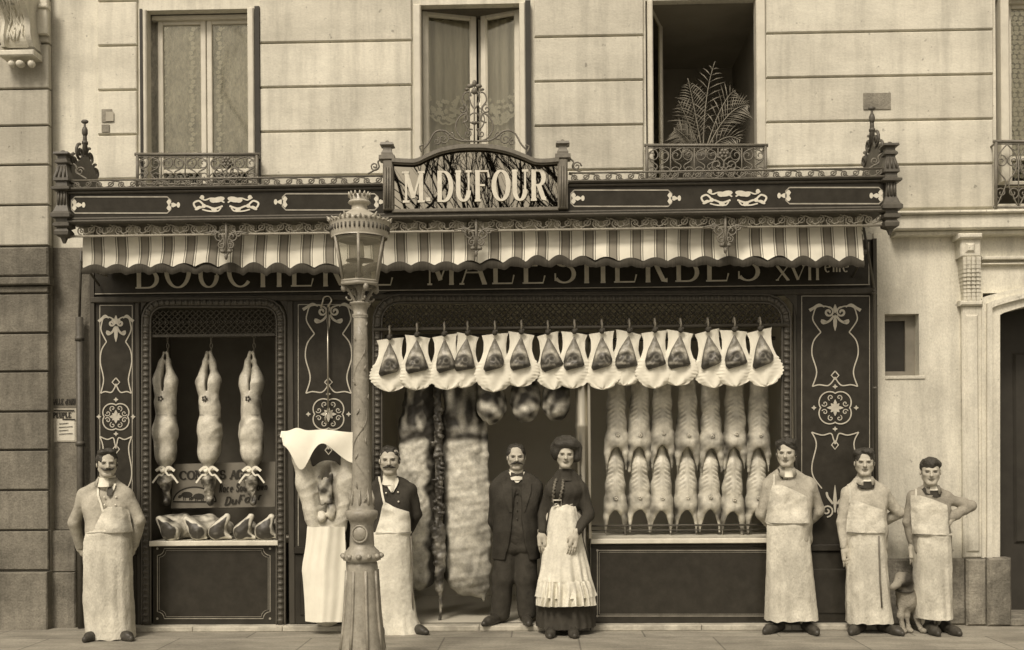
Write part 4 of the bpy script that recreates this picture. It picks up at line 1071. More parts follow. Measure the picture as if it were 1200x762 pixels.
# end posts
for xx in (75, 1042.5):
    s0 = 138/1.0; o_ = slope(xx); c = P(xx, 230, CY)
    pr = [(181, 1.2), (184, 4), (184.5, 8.4), (187, 9), (188.5, 5), (192, 5.2), (195, 7.5), (197, 7.5), (198, 5), (201, 5.4), (214, 8.6), (218, 9), (219, 6.5), (224, 7), (226, 11), (228.5, 11), (230, 5.8), (246, 6.2), (254, 9), (257, 11.5), (261, 11.5), (262, 7), (266, 7), (268, 9.5), (271, 9.5), (273, 6), (277, 8.5), (281, 8), (284, 3), (290, 1.2)]
    b = MB(); b.stack(c[0], CY, [(P(xx, y-4.5+o_*.0 + (0 if xx < 500 else -10), CY)[2], w_/138) for y, w_ in pr])
    for ya, yb, w0, w1 in ((201, 214, 5.4, 8.6), (230, 246, 5.8, 6.2)):
        for k in (-1, 0, 1):
            dy = -4.5+(0 if xx < 500 else -10)
            b.tube([P(xx, ya+dy, CY)+np.array([k*w0*.6/138, -w0/138, 0]), P(xx, yb+dy, CY)+np.array([k*w1*.6/138, -w1/138, 0])], .011, 6)
    b.build('post', 'iron_dark', CN)
    # crest of the return side
    b = MB(); s = 1 if xx < 500 else -1; dz = 0 if xx < 500 else .085; x_ = c[0]+s*.03
    zb_ = Z(214, CY)
    prof = [(CY+.04, zb_), (-.03, zb_), (-.03, zb_+.12), (-.25, zb_+.30), (-.40, zb_+.40), (-.55, zb_+.30), (CY+.04, zb_+.20)]
    v = [(x_, p[0], p[1]) for p in prof]+[(x_+.02, p[0], p[1]) for p in prof]; n = len(prof)
    b.add(v, [tuple(range(n)), tuple(range(2*n-1, n-1, -1))]+[(i, (i+1) % n, (i+1) % n+n, i+n) for i in range(n)], smooth=False)
    for yy, zz, r in ((-.18, .30, .07), (-.30, .40, .08), (-.5, .38, .08), (-.62, .28, .06)):
        p2 = spiral((yy, zb_+zz), r, PI/2, 1.5, 18); b.tube([(x_, p[0], p[1]) for p in p2], .014, 5)
    b.tube([(x_, -.40, zb_+.38), (x_, -.40, zb_+.55), (x_, -.40, zb_+.70)], [.03, .018, .008], 6)
    b.ell((x_, -.40, zb_+.60), (.028, .028, .05), 8, 6); b.ell((x_, -.40, zb_+.50), (.03, .03, .025), 8, 6); b.ell((x_, -.40, zb_+.69), (.035, .02, .02), 8, 6)
    b.build('end_crest', 'iron_dark', CN)
# name board
b = MB()
arch_top = [(459, 186.5), (476, 187.5), (488, 187), (500, 181.5), (516, 175), (536, 171), (556, 170), (576, 171), (596, 175), (614, 181.5), (626, 186.5), (638, 187.5), (655, 186)]
am = smoothline(arch_top, 60)
BY = CY-.02
pan = [P(459, 247, BY)[[0, 2]], P(655, 246, BY)[[0, 2]]]+[P(x, y+2, BY)[[0, 2]] for x, y in am[::-1]]
v = [(p[0], BY, p[1]) for p in pan]+[(p[0], BY+.03, p[1]) for p in pan]; n = len(pan)
b.add(v, [tuple(range(n)), tuple(range(2*n-1, n-1, -1))], smooth=False)
nb = b.build('name_board', 'mirror', CN)
b = MB()
A = np.array([P(x, y-1.6, BY-.06) for x, y in am]); Bq = np.array([P(x, y+3.0, BY-.06) for x, y in am]); n = len(A)
sh = np.array([0, .1, 0]); v = np.concatenate([A, Bq, A+sh, Bq+sh]); f = []
for i in range(n-1): f += [(i, n+i, n+i+1, i+1), (i, i+1, 2*n+i+1, 2*n+i), (n+i+1, n+i, 3*n+i, 3*n+i+1)]
b.add(v, f, smooth=False)
b.tube([P(x, y+4.5, BY-.03) for x, y in am], .012, 6)
b.bp(459, 243.5, 655, 248, BY-.03, .05, .006)
b.build('board_frame', 'iron', nb)
b = MB(); word(b, 'M.', P(474, 236, BY)[0], P(506, 236, BY)[0], P(560, 235.5, BY)[2], .247, .036, .017, BY-.012, th=.006, gap=.25, serif=.75)
word(b, 'DUFOUR', P(513, 236, BY)[0], P(640, 236, BY)[0], P(560, 235.5, BY)[2], .247, .038, .017, BY-.012, th=.006, gap=.30, serif=.6)
b.build('lettering', 'letter', nb)
for xx in (454.5, 659.5):
    b = MB(); o_ = 0 if xx < 500 else -1.5
    b.box(*[P(xx-6, 215, CY-.07)[0], P(xx+6, 215, CY-.07)[0]], CY-.07, CY+.05, P(xx, 248+o_, CY)[2], P(xx, 190+o_, CY)[2], .01)
    for k in (-1, 0, 1): b.tube([P(xx+k*3, 243+o_, CY-.075), P(xx+k*3, 196+o_, CY-.075)], .009, 6)
    c = P(xx, 200, CY); b.stack(c[0], CY-.01, [(P(xx, y+o_, CY)[2], w_/138) for y, w_ in ((165.5, 1), (168, 3), (169, 7), (172, 8), (174, 4.5), (178, 5), (181, 6.5), (183.5, 6.5), (184.5, 9), (189, 9.2), (190, 6.8))])
    b.build('board_post', 'iron', nb)
b = MB()     # open scrollwork above the arch
T = lambda x, y: P(x, y, CY)
for s in (-1, 1):
    m = lambda p: T(556+s*p[0], p[1])
    for pts, r in (([(0, 166), (14, 163), (22, 150), (18, 138), (10, 133), (8, 141), (14, 144)], .0075), ([(0, 166), (20, 164), (34, 154), (46, 155), (54, 168), (60, 175)], .008), ([(62, 178), (64, 172), (60, 170)], .007),
                   ([(2, 152), (8, 150), (12, 140), (8, 128), (14, 118), (12, 110), (6, 108), (4, 113)], .0065), ([(0, 104), (6, 112), (4, 122), (0, 128)], .0065), ([(0, 146), (6, 142), (5, 135), (0, 132)], .006)):
        b.tube([m(p) for p in smoothline(pts, 34)], r, 5)
    for x_, y_, r, tr in ((36, 163, .05, 1.5), (44, 166, .035, 1.4), (28, 160, .035, 1.4), (8, 157, .035, 1.4), (14, 128, .04, 1.3)):
        cc = T(556+s*x_, y_); b.tube(on(CY, spiral((cc[0], cc[2]), r, PI/2, tr*s, 18)), .006, 5)
    b.ell(T(556+s*5, 101), (.03, .016, .018), 8, 5); b.ell(T(556+s*9, 105), (.02, .014, .012), 8, 5)
b.tube([T(556, 170), T(556, 100)], .007, 5); b.ell(T(556, 98), (.02, .018, .03), 8, 6)
b.ell(T(556, 144), (.03, .02, .016), 8, 5); b.ell(T(556, 107), (.028, .02, .03), 8, 6)
b.build('scroll_crest', 'iron', nb)

# ================================================================== awning
AW = thing('awning', 'striped canvas shop awning with a dark scalloped fringe under the iron canopy', 'awning', (PX(555), -.5, Z(290, -.5)))
PER = 28.2/139
XA, XB = X(98, -.62, 290), X(1011, -.62, 290)
nx, nzv = 520, 9
xs = np.linspace(XA, XB, nx)
def scal(x): return np.abs(np.sin((x-XA)/PER*PI+.35*np.sin(x*1.9)))*(1+.22*np.sin(x*2.7+1)+.15*np.sin(x*5.3))
def sag(x): return .014*np.sin(x*1.35+.6)+.006*np.sin(x*4.1)
v, tn_ = [], []
for j in range(nzv):
    t = j/(nzv-1); y = -.60-.05*t; z0 = Z(252, -.60); z1 = Z(309.5, -.65)
    z = z0+(z1-z0)*t+t**3*.040*scal(xs)+t*sag(xs)
    yy = y-.016*np.sin((xs-XA)*5.1+1+t*2)*t-.010*np.sin((xs-XA)*2.3+t*5)-.008*np.sin((xs-XA)*13)*t
    v.append(np.stack([xs, yy, z], 1)); tn_.append((xs-XA)/PER+.012*np.sin(t*7+xs*2))
b = MB(); b.grid(np.concatenate(v), nzv, nx, tone=np.concatenate(tn_))
# the side curtains
for xe, s in ((XA, -1), (XB, 1)):
    b.add([(xe, -.60, Z(252, -.60)), (xe, -.65, Z(309, -.65)), (xe-s*.05, -.24, Z(318, -.3)), (xe, -.2, Z(252, -.42))], [(0, 1, 2, 3)], [0, .9, 1.7, .9])
b.build('canvas', 'awning_cloth', AW)
b = MB(); v = []
for j in range(6):
    t = j/5
    zt_ = Z(309.5, -.65)+.040*scal(xs)+sag(xs); zb_ = Z(318, -.65)+.022*scal(xs)+sag(xs)+.004*np.sin(xs*61)+.003*np.sin(xs*97)
    v.append(np.stack([xs, -.652-.014*np.sin(t*3)-.006*np.sin((xs-XA)/PER*2*PI), zt_+(zb_-zt_)*t], 1))
b.grid(np.concatenate(v), 6, nx); b.build('fringe', 'fringe', AW)
b = MB(); b.tube([(XA-.05, -.56, Z(300, -.6)), (XB+.05, -.56, Z(300, -.6))], .018, 8)
for x in (XA-.04, XB+.04): b.tube([(x, -.56, Z(300, -.6)), (x, FY-.03, Z(330, FY))], .011, 6)
b.build('front_bar', 'iron_dark', AW)

# ================================================================== street lamp
LY = -2.0
LP = thing('street_lamp', 'fluted cast iron gas street lamp with six-sided glass lantern standing on the pavement', 'street lamp', (P(423, 700, LY)[0], LY, 0))
lx = P(423, 480, LY)[0]; s_l = S/(D+LY)
lz = lambda y: P(423, y, LY)[2]
pr = [(790, 31), (786, 31), (770, 27.5), (752, 25), (740, 23.5), (715, 21), (690, 19.5), (672, 18.5), (662, 18), (658, 17), (656, 22), (652, 22.5), (646, 20), (642, 16), (640, 14.5), (634, 14.2), (615, 13.2), (610, 15), (608, 17.5), (603, 19), (599, 18.5), (597, 14)]
b = MB(); b.lathe([(max(lz(y), 0.0), w_/s_l) for y, w_ in pr[:10]][::1], (lx, LY), 32, smooth=True, flute=8, fl=.025); 
b.lathe([(lz(y), w_/s_l) for y, w_ in pr[9:]], (lx, LY), 32)
for k in range(12):
    a = k*PI/6; cz_ = lz(651); r = 22.6/s_l
    b.ell((lx+r*math.cos(a), LY+r*math.sin(a), cz_), (.022, .022, .02), 6, 5)
cc = (lx, LY-14.6/s_l, lz(625)); b.ell(cc, (.05, .02, .055), 12, 7); b.tube([(cc[0]+.055*math.cos(a), cc[1]-.004, cc[2]+.06*math.sin(a)) for a in np.linspace(0, 2*PI, 17)[:-1]], .009, 5, closed=True)
for k in range(8):   # raised ribs on the foot
    a = k*PI/4+.39
    b.tube([(lx+w_/s_l*1.0*math.cos(a), LY+w_/s_l*1.0*math.sin(a), max(lz(y), 0)) for y, w_ in ((762, 26.5), (740, 23.6), (715, 21.2), (690, 19.7), (668, 18.4))], .012, 5)
b.build('base', 'lamp_paint', LP)
b = MB()
b.lathe([(lz(y), w_/s_l) for y, w_ in ((598, 14), (594, 15), (590, 13), (575, 11.6), (540, 10.5), (500, 9.7), (440, 9.0), (400, 8.3), (372, 7.8))], (lx, LY), 28)
b.lathe([(lz(y), w_/s_l) for y, w_ in ((373, 8.2), (371, 9.4), (369, 9.4), (367.5, 7.8), (362, 8.4), (358, 11), (356.5, 12.5), (355, 12.5), (354, 7))], (lx, LY), 24)
for k in range(0, 26, 2):     # climbing leaf ornament
    t = k/25; y = 590-215*t; a = -PI/2+.9*math.sin(k*1.9)+.3; w_ = (12.2-4.4*t)/s_l
    p0 = np.array([lx+w_*math.cos(a), LY+w_*math.sin(a), lz(y)]); dirv = .045*(1-.35*t)
    b.tube([p0, p0+np.array([.35*dirv*math.cos(k), -.004, dirv*.6]), p0+np.array([.7*dirv*math.cos(k*1.0), -.001, dirv*1.3])], [.002, .0065, .001], 5)
b.tube([(lx+(w_/s_l)*math.cos(a), LY+(w_/s_l)*math.sin(a), lz(y)) for w_, a, y in [(12.3-4.4*t, -PI/2+.9*math.sin(t*16), 590-210*t) for t in np.linspace(0, 1, 60)]], .0025, 5)
for k in range(8):      # leaves round the neck of the base
    a = k*PI/4; p0 = np.array([lx+14/s_l*math.cos(a), LY+14/s_l*math.sin(a), lz(594)])
    b.tube([p0-np.array([.008*math.cos(a), .008*math.sin(a), 0]), p0+np.array([.0*math.cos(a), .0*math.sin(a), .06]), p0+np.array([-.010*math.cos(a), -.010*math.sin(a), .12])], [.010, .011, .002], 6)
b.build('pole', 'lamp_paint', LP)
# lantern
b = MB()
hexa = lambda r, ph=0: [(r*math.cos(k*PI/3+ph), r*math.sin(k*PI/3+ph)) for k in range(6)]
zlo, zhi = lz(334), lz(279); rlo, rhi = 21.5/s_l, 32/s_l; PH = PI/6+.12
for (a, c) in zip(hexa(rlo, PH), hexa(rhi, PH)):
    b.tube([(lx+a[0], LY+a[1], zlo), (lx+c[0], LY+c[1], zhi)], .011, 5)
b.tube([(lx+a[0], LY+a[1], zlo) for a in hexa(rlo*1.03, PH)], .017, 6, closed=True)
b.tube([(lx+a[0], LY+a[1], lz(331)) for a in hexa(rlo*1.06, PH)], .010, 6, closed=True)
for k in range(4):      # four scrolled arms carrying the lantern
    a = k*PI/2+.5; ca, sa = math.cos(a), math.sin(a)
    R = lambda r, y: (lx+r/s_l*ca, LY+r/s_l*sa, lz(y))
    b.tube([R(*p) for p in smoothline([(5, 356), (9, 350), (12, 344), (15, 340), (21, 335)], 16)], .013, 6)
    b.tube([R(13+4*math.cos(t), 349+4*math.sin(t)) for t in np.linspace(0, 5.2, 12)], .007, 5)
    b.ell(R(20, 339), (.022, .022, .03), 6, 5)
b.lathe([(lz(356), .03), (lz(345), .018), (lz(338), .03), (lz(335), .05)], (lx, LY), 12)
b.build('lantern_frame', 'lamp_paint', LP)
b = MB()
for k in range(6):
    a, a2 = hexa(rlo*.985, PH)[k], hexa(rlo*.985, PH)[(k+1) % 6]; c, c2 = hexa(rhi*.985, PH)[k], hexa(rhi*.985, PH)[(k+1) % 6]
    b.add([(lx+a[0], LY+a[1], zlo), (lx+a2[0], LY+a2[1], zlo), (lx+c2[0], LY+c2[1], zhi), (lx+c[0], LY+c[1], zhi)], [(0, 1, 2, 3)], smooth=False)
b.build('lantern_pane', 'lamp_glass', LP)
b = MB()
b.lathe([(lz(y), w_/s_l) for y, w_ in ((280, 32.5), (278, 33.5), (270, 33.8), (263, 34.5), (261, 35.5), (260, 33))], (lx, LY), 36)
b.lathe([(lz(y), w_/s_l) for y, w_ in ((261, 29), (257, 26), (252, 19), (248.5, 13), (247, 10), (246, 9.5), (240, 9), (239.5, 12), (238, 13.5), (236, 12), (235, 10), (230, 12.5), (229.5, 11.5))], (lx, LY), 30)
for k in range(12):      # crown points
    a = k*PI/6+.2; r = 34/s_l; ca, sa = math.cos(a), math.sin(a); z0 = lz(262)
    tall = .045 if k % 2 == 0 else .022
    for da in (-.16, 0, .16):
        h = tall if da == 0 else tall*.55
        b.tube([(lx+r*math.cos(a+da), LY+r*math.sin(a+da), z0), (lx+r*1.03*math.cos(a+da*1.2), LY+r*1.03*math.sin(a+da*1.2), z0+h*.6), (lx+r*1.12*math.cos(a+da*.6), LY+r*1.12*math.sin(a+da*.6), z0+h)], [.012, .010, .002], 5)
for k in range(14):
    a = k*2*PI/14; r = 11.5/s_l; b.tube([(lx+r*math.cos(a), LY+r*math.sin(a), lz(231)), (lx+r*1.12*math.cos(a), LY+r*1.12*math.sin(a), lz(226))], [.013, .004], 5)
b.build('lantern_roof', 'lamp_light', LP)
b = MB()
for k in range(40):     # vent slots in the rim
    a = k*2*PI/40; r = 34.3/s_l
    b.tube([(lx+r*math.cos(a), LY+r*math.sin(a), lz(273)), (lx+r*math.cos(a), LY+r*math.sin(a), lz(267))], .0065, 4)
b.build('vent_groove', 'iron_dark', LP)
b = MB()
b.tube([(lx, LY, zlo), (lx, LY, lz(308))], .01, 6); b.lathe([(lz(309), .004), (lz(306), .10), (lz(305), .10), (lz(304.5), .01)], (lx, LY), 20)
b.tube([(lx-.012, LY, zlo), (lx-.03, LY, lz(318)), (lx, LY, lz(308))], .005, 5); b.ell((lx, LY, lz(322)), (.02, .02, .02), 8, 6)
b.build('burner', 'iron', LP)
b = MB(); b.lathe([(lz(304), .022), (lz(300), .035), (lz(290), .03), (lz(284), .022)], (lx, LY), 14); b.build('mantle', 'mantle', LP)
b = MB(); b.lathe([(lz(283), .15), (lz(280.5), .18)], (lx, LY), 24); b.build('reflector', 'lamp_light', LP)
# ================================================================== meat
def hook_chain(mb, x, y, z0, z1, r=.012):
    n = max(2, int((z1-z0)/(r*2.6)))
    for i in range(n):
        z = z0+(i+.5)*(z1-z0)/n; a = np.linspace(0, 2*PI, 11)[:-1]; k = i % 2
        mb.tube([(x+(r*.75*math.cos(t) if k else 0), y+(0 if k else r*.75*math.cos(t)), z+r*1.5*math.sin(t)) for t in a], r*.28, 4, closed=True)
# three whole dressed sheep, head down with a ribbon round the neck
SHEEP = (('whole dressed sheep hanging over the shelf nearest the narrow window frame and posters', 193), ('middle one of three dressed sheep hung by chains in the narrow window', 244), ('dressed sheep hung in the narrow window above the word ending of the placard', 295))
SHEEP = ('whole dressed sheep on a chain over the two biggest rib joints', 'whole dressed sheep on a chain between its two ribboned twins', 'whole dressed sheep on a chain in front of the placard signature')
for i, px_ in enumerate((193.5, 244.5, 294.8)):
    Y = .02; u = lambda dx, y: np.array(P(px_+dx, y, Y)); k = 1/127.
    c = u(0, 480); t = thing('sheep_carcass', SHEEP[i], 'carcass', u(0, 415), 'dressed sheep hanging in the narrow window')
    m = lambda dx, y, dy=0: u(dx, y)+np.array([0, dy, 0])
    sw_ = [0, .8, -.6][i]
    pr = []
    for s in (-1, 1):
        pr += [rcone(m(s*2, 413), m(s*4, 424), .012, .018, .02), rcone(m(s*4, 424), m(s*7.5, 446), .022, .052, .03), ellip(m(s*6.5, 450), (.055, .06, .10), .04)]
    pr += [rcone(m(0, 452), m(0+sw_, 476), .085, .082, .05), rcone(m(sw_, 474), m(1+sw_, 510), .09, .10, .05, sy=.9), ellip(m(sw_, 506), (.112, .10, .14), .05),
           rcone(m(0, 515), m(0, 534), .085, .085, .03), ellip(m(-5, 528), (.055, .07, .09), .05), ellip(m(6, 526), (.055, .07, .10), .05), rcone(m(0, 538), m(0, 549), .06, .042, .04),
           ellip(m(0, 447), (.010, .2, .10), .02, sub=True)]
    solid('carcass', pr, 'fat_pale', t, .006, .006, 22, 20+i, tone=lambda v, n: np.clip(1-.45*np.clip(np.abs(n[:, 0])-.45, 0, 1)/.55-.55*np.clip(wob(v, 34, 3+i)-.35, 0, 1)-.5*np.exp(-((v[:, 2]-m(0, 468)[2])/.035)**2-((v[:, 0]-m(0, 0)[0])/.03)**2)-.35*(np.abs(v[:, 2]-m(0, 487)[2]) < .008)*(wob(v, 30, 9) > 0)-.45*np.clip((m(0, 520)[2]-v[:, 2])/.3, 0, 1)*(wob(v, 45, 8) > .1), 0, 1))  # flanks turned sideways are darkened, edge shading put into the tone
    # head
    pr = [ellip(m(0, 561), (.068, .07, .075), .03), rcone(m(0, 566), m(1.5, 584), .052, .030, .03), ellip(m(2, 588), (.028, .035, .035), .02)]
    for s in (-1, 1): pr += [rcone(m(s*6, 557), m(s*15, 565), .020, .008, .01)]
    solid('head', pr, 'meat', t, .006, .006, 60, 30+i, tone=lambda v, n: np.clip(.55+.6*wob(v, 50, 5+i)-.5*np.clip((m(0, 578)[2]-v[:, 2])*14, 0, 1), 0, 1))
    b = MB(); z0 = m(0, 552)
    for s in (-1, 1):
        for (q0, q1, q2, w_) in (((0, 552), (6, 548), (11, 552), .024), ((0, 552), (8, 557), (15, 566), .016)):
            pts = smoothline([q0, ((q0[0]+q1[0])/2*s, q1[1]), (q1[0]*s, q1[1]), (q2[0]*s, q2[1])], 12)
            b.ribbon([P(px_+p[0], p[1], Y-.07)[[0, 2]] for p in pts], w_, Y-.07-.004*s, .006)
    b.ell(m(0, 552, -.075), (.022, .014, .018), 8, 6)
    a = np.linspace(0, 2*PI, 19)[:-1]; b.tube([m(0, 551)+np.array([.062*math.cos(t_), .062*math.sin(t_), 0]) for t_ in a], .011, 6, closed=True)
    b.build('ribbon', 'linen', t)
    b = MB(); hook_chain(b, u(0, 0)[0], Y, u(0, 414)[2], u(0, 391)[2], .016); b.build('chain', 'lath', t)
    b = MB()
    for k_ in range(5): a_ = k_*2*PI/5; b.ell(m(-1, 468, -.095)+np.array([.018*math.cos(a_), 0, .018*math.sin(a_)]), (.010, .008, .012), 6, 5)
    b.build('rosette', 'tie_dark', t)

# prize placard
PY_ = .12
t = thing('placard', 'tilted show prize placard with lettering and sheep picture behind the hanging sheep', 'sign', P(262, 596, PY_))
qq = lambda x, y: P(x, y, PY_-.006)[[0, 2]]
b = MB(); b.prism([tuple(qq(*p)) for p in ((200, 596), (322, 594), (322.5, 541), (204, 544))], PY_, PY_+.02); b.build('board', 'placard', t)
b = MB()
word(b, 'CONC', qq(211, 562)[0], qq(246, 562)[0], qq(211, 562)[1], .075, .024, .012, PY_-.004, gap=.2, dz=.02)
word(b, 'S AGRIC', qq(258, 561)[0], qq(303, 561)[0], qq(258, 561)[1], .075, .024, .012, PY_-.004, gap=.2, dz=.02)
word(b, 'Race Southdown', qq(257, 575)[0], qq(313, 573)[0], qq(257, 577)[1], .075, .012, .007, PY_-.004, .12, .3, gap=.35, dz=.04)
word(b, 'DuFour', qq(263, 590)[0], qq(306, 590)[0], qq(263, 592)[1], .075, .018, .010, PY_-.004, .3, .3, gap=.3, dz=.14)
b.build('lettering', 'ink', t)
b = MB(); cc_ = (228, 584)
pts = [qq(cc_[0]+25*math.cos(a), cc_[1]+4-17*math.sin(a)) for a in np.linspace(0.0, PI, 20)]
b.add([(p[0], PY_-.003, p[1]) for p in pts], [tuple(range(20))[::-1]], smooth=False)
b.build('picture', 'placard_pale', t)
b = MB(); b.ribbon(pts+[pts[0]], .014, PY_-.005)
for x, y in ((219, 580), (233, 582)):      # two grazing sheep
    b.blob2(qq(x, y), .055, .030, PY_-.005, 12); b.blob2(qq(x-8, y+2), .022, .015, PY_-.005, 8, .5)
    for d in (-4, -2, 3, 5): b.ribbon([qq(x+d, y+2), qq(x+d, y+6.5)], .008, PY_-.005)
b.build('drawing', 'ink', t)

# joints of meat on the shelf
JO = (('big rib roast with a pale fat rim at the pier end of the white shelf', 195.5, 615, 15, 15), ('broad dark rib roast on the white shelf below the sheep picture', 228, 615, 15, 14), ('loin joint with a ragged bone edge on the shelf under the middle sheep', 256, 615, 12, 14),
      ('pointed joint with a wide white fat band on the shelf', 284, 616, 13, 13), ('dark cut joint leaning at the lamp end of the shelf', 311, 614, 13, 15))
for i, (lb, x, y, rx, rz) in enumerate(JO):
    Y = FY+.03; c = P(x, y, Y); k = 1/127
    t = thing('meat_joint', lb, 'meat', P(x, 630, Y), 'joints laid out on the shelf')
    sg = (1, 1, -1, -1, -1)[i]; zs = zsill
    B0 = np.array([c[0]+sg*2.5*k, Y+.03, zs+rz*k*.72]); TIP = np.array([c[0]-sg*(11, 11, 9, 9, 6)[i]*k, Y+.03, zs+(25, 24, 27, 27, 26)[i]*k]); TL = np.array([c[0]+sg*(11, 12, -12, -12, -13)[i]*k*(1 if i < 2 else 1), Y+.04, zs+.022])
    if i > 1: TL[0] = c[0]+12.5*k
    R0 = rz*k*.74
    pr = [rcone(B0, TIP, R0, .032, .03, sy=.8), rcone(B0+np.array([0, 0, -.01]), TL, R0*.75, .014, .03, sy=.8)]
    if i < 2: pr += [rcone(B0+np.array([.02, .10, 0]), B0+np.array([.16, .22, .03]), R0*1.05, R0*1.0, .04), rcone(TIP+np.array([.02, .06, -.02]), TIP+np.array([.17, .2, -.01]), .05, .05, .05)]
    else: pr += [rcone(B0+np.array([.0, .06, 0]), B0+np.array([-sg*.03, .18, .02]), R0, R0*.9, .04)]
    pr += [rbox((c[0], Y-.145, zs+.1), (.4, .10, .4), .004, .012, True), rbox((c[0], Y, zs-.1), (.5, .6, .10), .004, .004, True)]
    def tn(v, n, i=i, B0=B0, TIP=TIP, R0=R0, TL=TL):
        w_ = v.copy(); w_[:, 1] = B0[1]
        d = sdf_at([rcone(B0, TIP, R0, .032, .03), rcone(B0+np.array([0, 0, -.01]), TL, R0*.75, .014, .03)], w_)
        face = np.clip((-n[:, 1]-.5)*5, 0, 1)
        up = np.clip(((w_-B0)@(TIP-B0))/max(np.dot(TIP-B0, TIP-B0), 1e-6), -1, 1.5)
        rim = .012+.020*np.clip(up-.2, 0, 1)+.006*wob(v, 60, i)
        lean = np.clip((-d-rim)*160, 0, 1)
        return np.clip((.55+.3*wob(v, 40, 3+i)-.3*np.clip(wob(v, 26, i+4), 0, 1))*(1-face)+face*(.98-.97*lean+.25*np.clip(wob(v, 70, i+2)-.6, 0, 1)), 0, 1)
    solid('joint', pr, 'fat', t, .0055, .004, 34, 60+i, tone=tn)

# fifteen shoulders hung on scalloped paper
XS = (457, 489, 521, 548, 580, 611, 642, 673, 705, 737, 767, 797, 829, 860, 890)
YT = (397, 394, 393, 392, 391.5, 390.5, 391, 390, 389.5, 389, 388.5, 388.5, 388, 387.5, 387)
HL = (('narrow, first one, hanging nearest the lamp post',), )
WHERE = ('at the end of the row nearest the street lamp', 'second from the street lamp', 'third from the street lamp', 'narrowest, fourth from the street lamp', 'over the dark gap beside the beef side', 'above the first round beef joint', 'above the middle round beef joint', 'above the polished metal column', 'just past the metal column toward the window', 'above the first window carcass', 'above the second and third carcasses', 'above the fourth carcass from the column', 'third from the far end of the row', 'next to last by the carved pier', 'last of the row beside the carved pier')
for i, (x, yt) in enumerate(zip(XS, YT)):
    Y = FY-.070-.012*((i*2) % 3); hang_y = Y; t = thing('shoulder_joint', 'mutton shoulder on scalloped white paper, '+WHERE[i], 'meat', P(x, yt, Y), 'mutton shoulders on white paper in a row')
    r_i = random.Random(40+i); rot = r_i.uniform(-.13, .13)*(1 if i else .8); s_ = 1/130.5; wsc = r_i.uniform(.95, 1.06); hsc = r_i.uniform(.95, 1.05)
    if i in (3, 6): wsc *= .84
    c = P(x, yt, Y)
    prof = [(0, 15.5), (3.5, 14.2), (10, 13), (20, 13.2), (27, 15.4), (35, 19), (43, 21.8), (49, 22), (54.5, 19.4), (59, 14.8), (62.5, 8), (64, .6)]
    rows, tt = [], []
    yy = np.concatenate([np.linspace(0, 30, 14), np.linspace(31, 64, 50)]); NR = 64; ww = np.interp(yy, [p[0] for p in prof], [p[1] for p in prof])
    nn = 21; v = []
    for j, (y, wd) in enumerate(zip(yy, ww)):
        g = 1+(.085*abs(math.sin(y*.80)) if y > 31 else 0)
        u = np.linspace(-1, 1, nn); xx = u*wd*g*wsc
        edge = .0
        z = -y*hsc+(1.4*u*(1.2 if y < 5 else 0))*(-1)**i
        if y > 59: z = z-1.7*np.abs(np.sin(u*6+i))
        dep = .020*u*u*(1+.4*math.sin(i*2.1))-.010*np.sin(y*.05)-.012*np.exp(-((y-25)/12)**2)*np.exp(-(u/.5)**2)+.006*np.sin(u*7+y*.16+i)*(.3+y/80)+.002*np.sin(u*15-y*.3+i*2)
        X_ = c[0]+s_*(xx*math.cos(rot)-z*math.sin(rot)*-1*-1); Z_ = c[2]+s_*(xx*math.sin(rot)+z*math.cos(rot))
        v.append(np.stack([X_, Y+dep*1.0+0*u, Z_], 1))
    b = MB(); b.grid(np.concatenate(v), NR, nn); b.build('paper', 'paper', t)
    # the shoulder itself: a kite-shaped joint, skin at the top and the sawn face below
    T = lambda dx, dy, d=0.: np.array([c[0]+s_*(dx*math.cos(rot)+dy*math.sin(rot)*1), Y-.03+d, c[2]+s_*(dx*math.sin(rot)-dy*math.cos(rot))])
    mir = -1 if i in (0, 4, 8, 12, 14) else 1; a_ = r_i.uniform(.92, 1.1)
    vs = np.linspace(0, 1, 34); nn = 27
    xl_ = np.interp(vs, [0, .45, .75, .92, 1], [-.6, -7.6, -10.6, -10, -7])*a_; xr_ = np.interp(vs, [0, .4, .75, .93, 1], [.6, 6.2, 10.2, 12, 9.5])*a_
    yl_ = 5+33*vs; v, tt = [], []
    for j, t_ in enumerate(vs):
        u = np.linspace(-1, 1, nn); dx = 1.12*mir*(xl_[j]+(xr_[j]-xl_[j])*(u+1)/2); dy = 1.07*yl_[j]+(1.5-2.5*u*mir)*t_**3
        th = .046*np.sqrt(np.maximum(1-u**2, 0))*min(1, .25+t_*1.4)*(1 if t_ < .85 else 1-((t_-.85)/.15)**2*.8)
        p = np.stack([c[0]+s_*(dx*math.cos(rot)+dy*math.sin(rot)), Y-.022-th, c[2]+s_*(dx*math.sin(rot)-dy*math.cos(rot))], 1)
        p[:, 1] -= .006*wob(p, 60, 100+i)
        mx = dx*mir/1.12; dy = dy/1.07
        e = np.hypot((mx+.6)/7.4, (dy-29.5)/9.0); ang = np.arctan2(dy-29.5, mx+.6)
        arch = np.exp(-((e-1.0)/.23)**2)*np.clip(.25-np.sin(ang)*1.0+.35*np.cos(ang), 0, 1)
        skin = .46*np.clip((27-dy)/4, 0, 1)*(e > 1.05)
        inner = np.exp(-(np.hypot((mx-1.2)/3.2, (dy-28.5)/3.2)-.9)**2/.05)*.35
        low = .55*np.clip(np.sin(mx*1.3+dy*.9+i)*.8, 0, 1)*(e < .9)*(mx < -1)*(dy > 27)+.6*np.exp(-((dy-35.5)/1.3)**2)*(mx < 4)
        edge = np.clip((1-np.abs(u))*6, .12, 1)
        tt.append(np.clip((.03+.95*arch+skin+inner+low)*edge, 0, 1)); v.append(p)
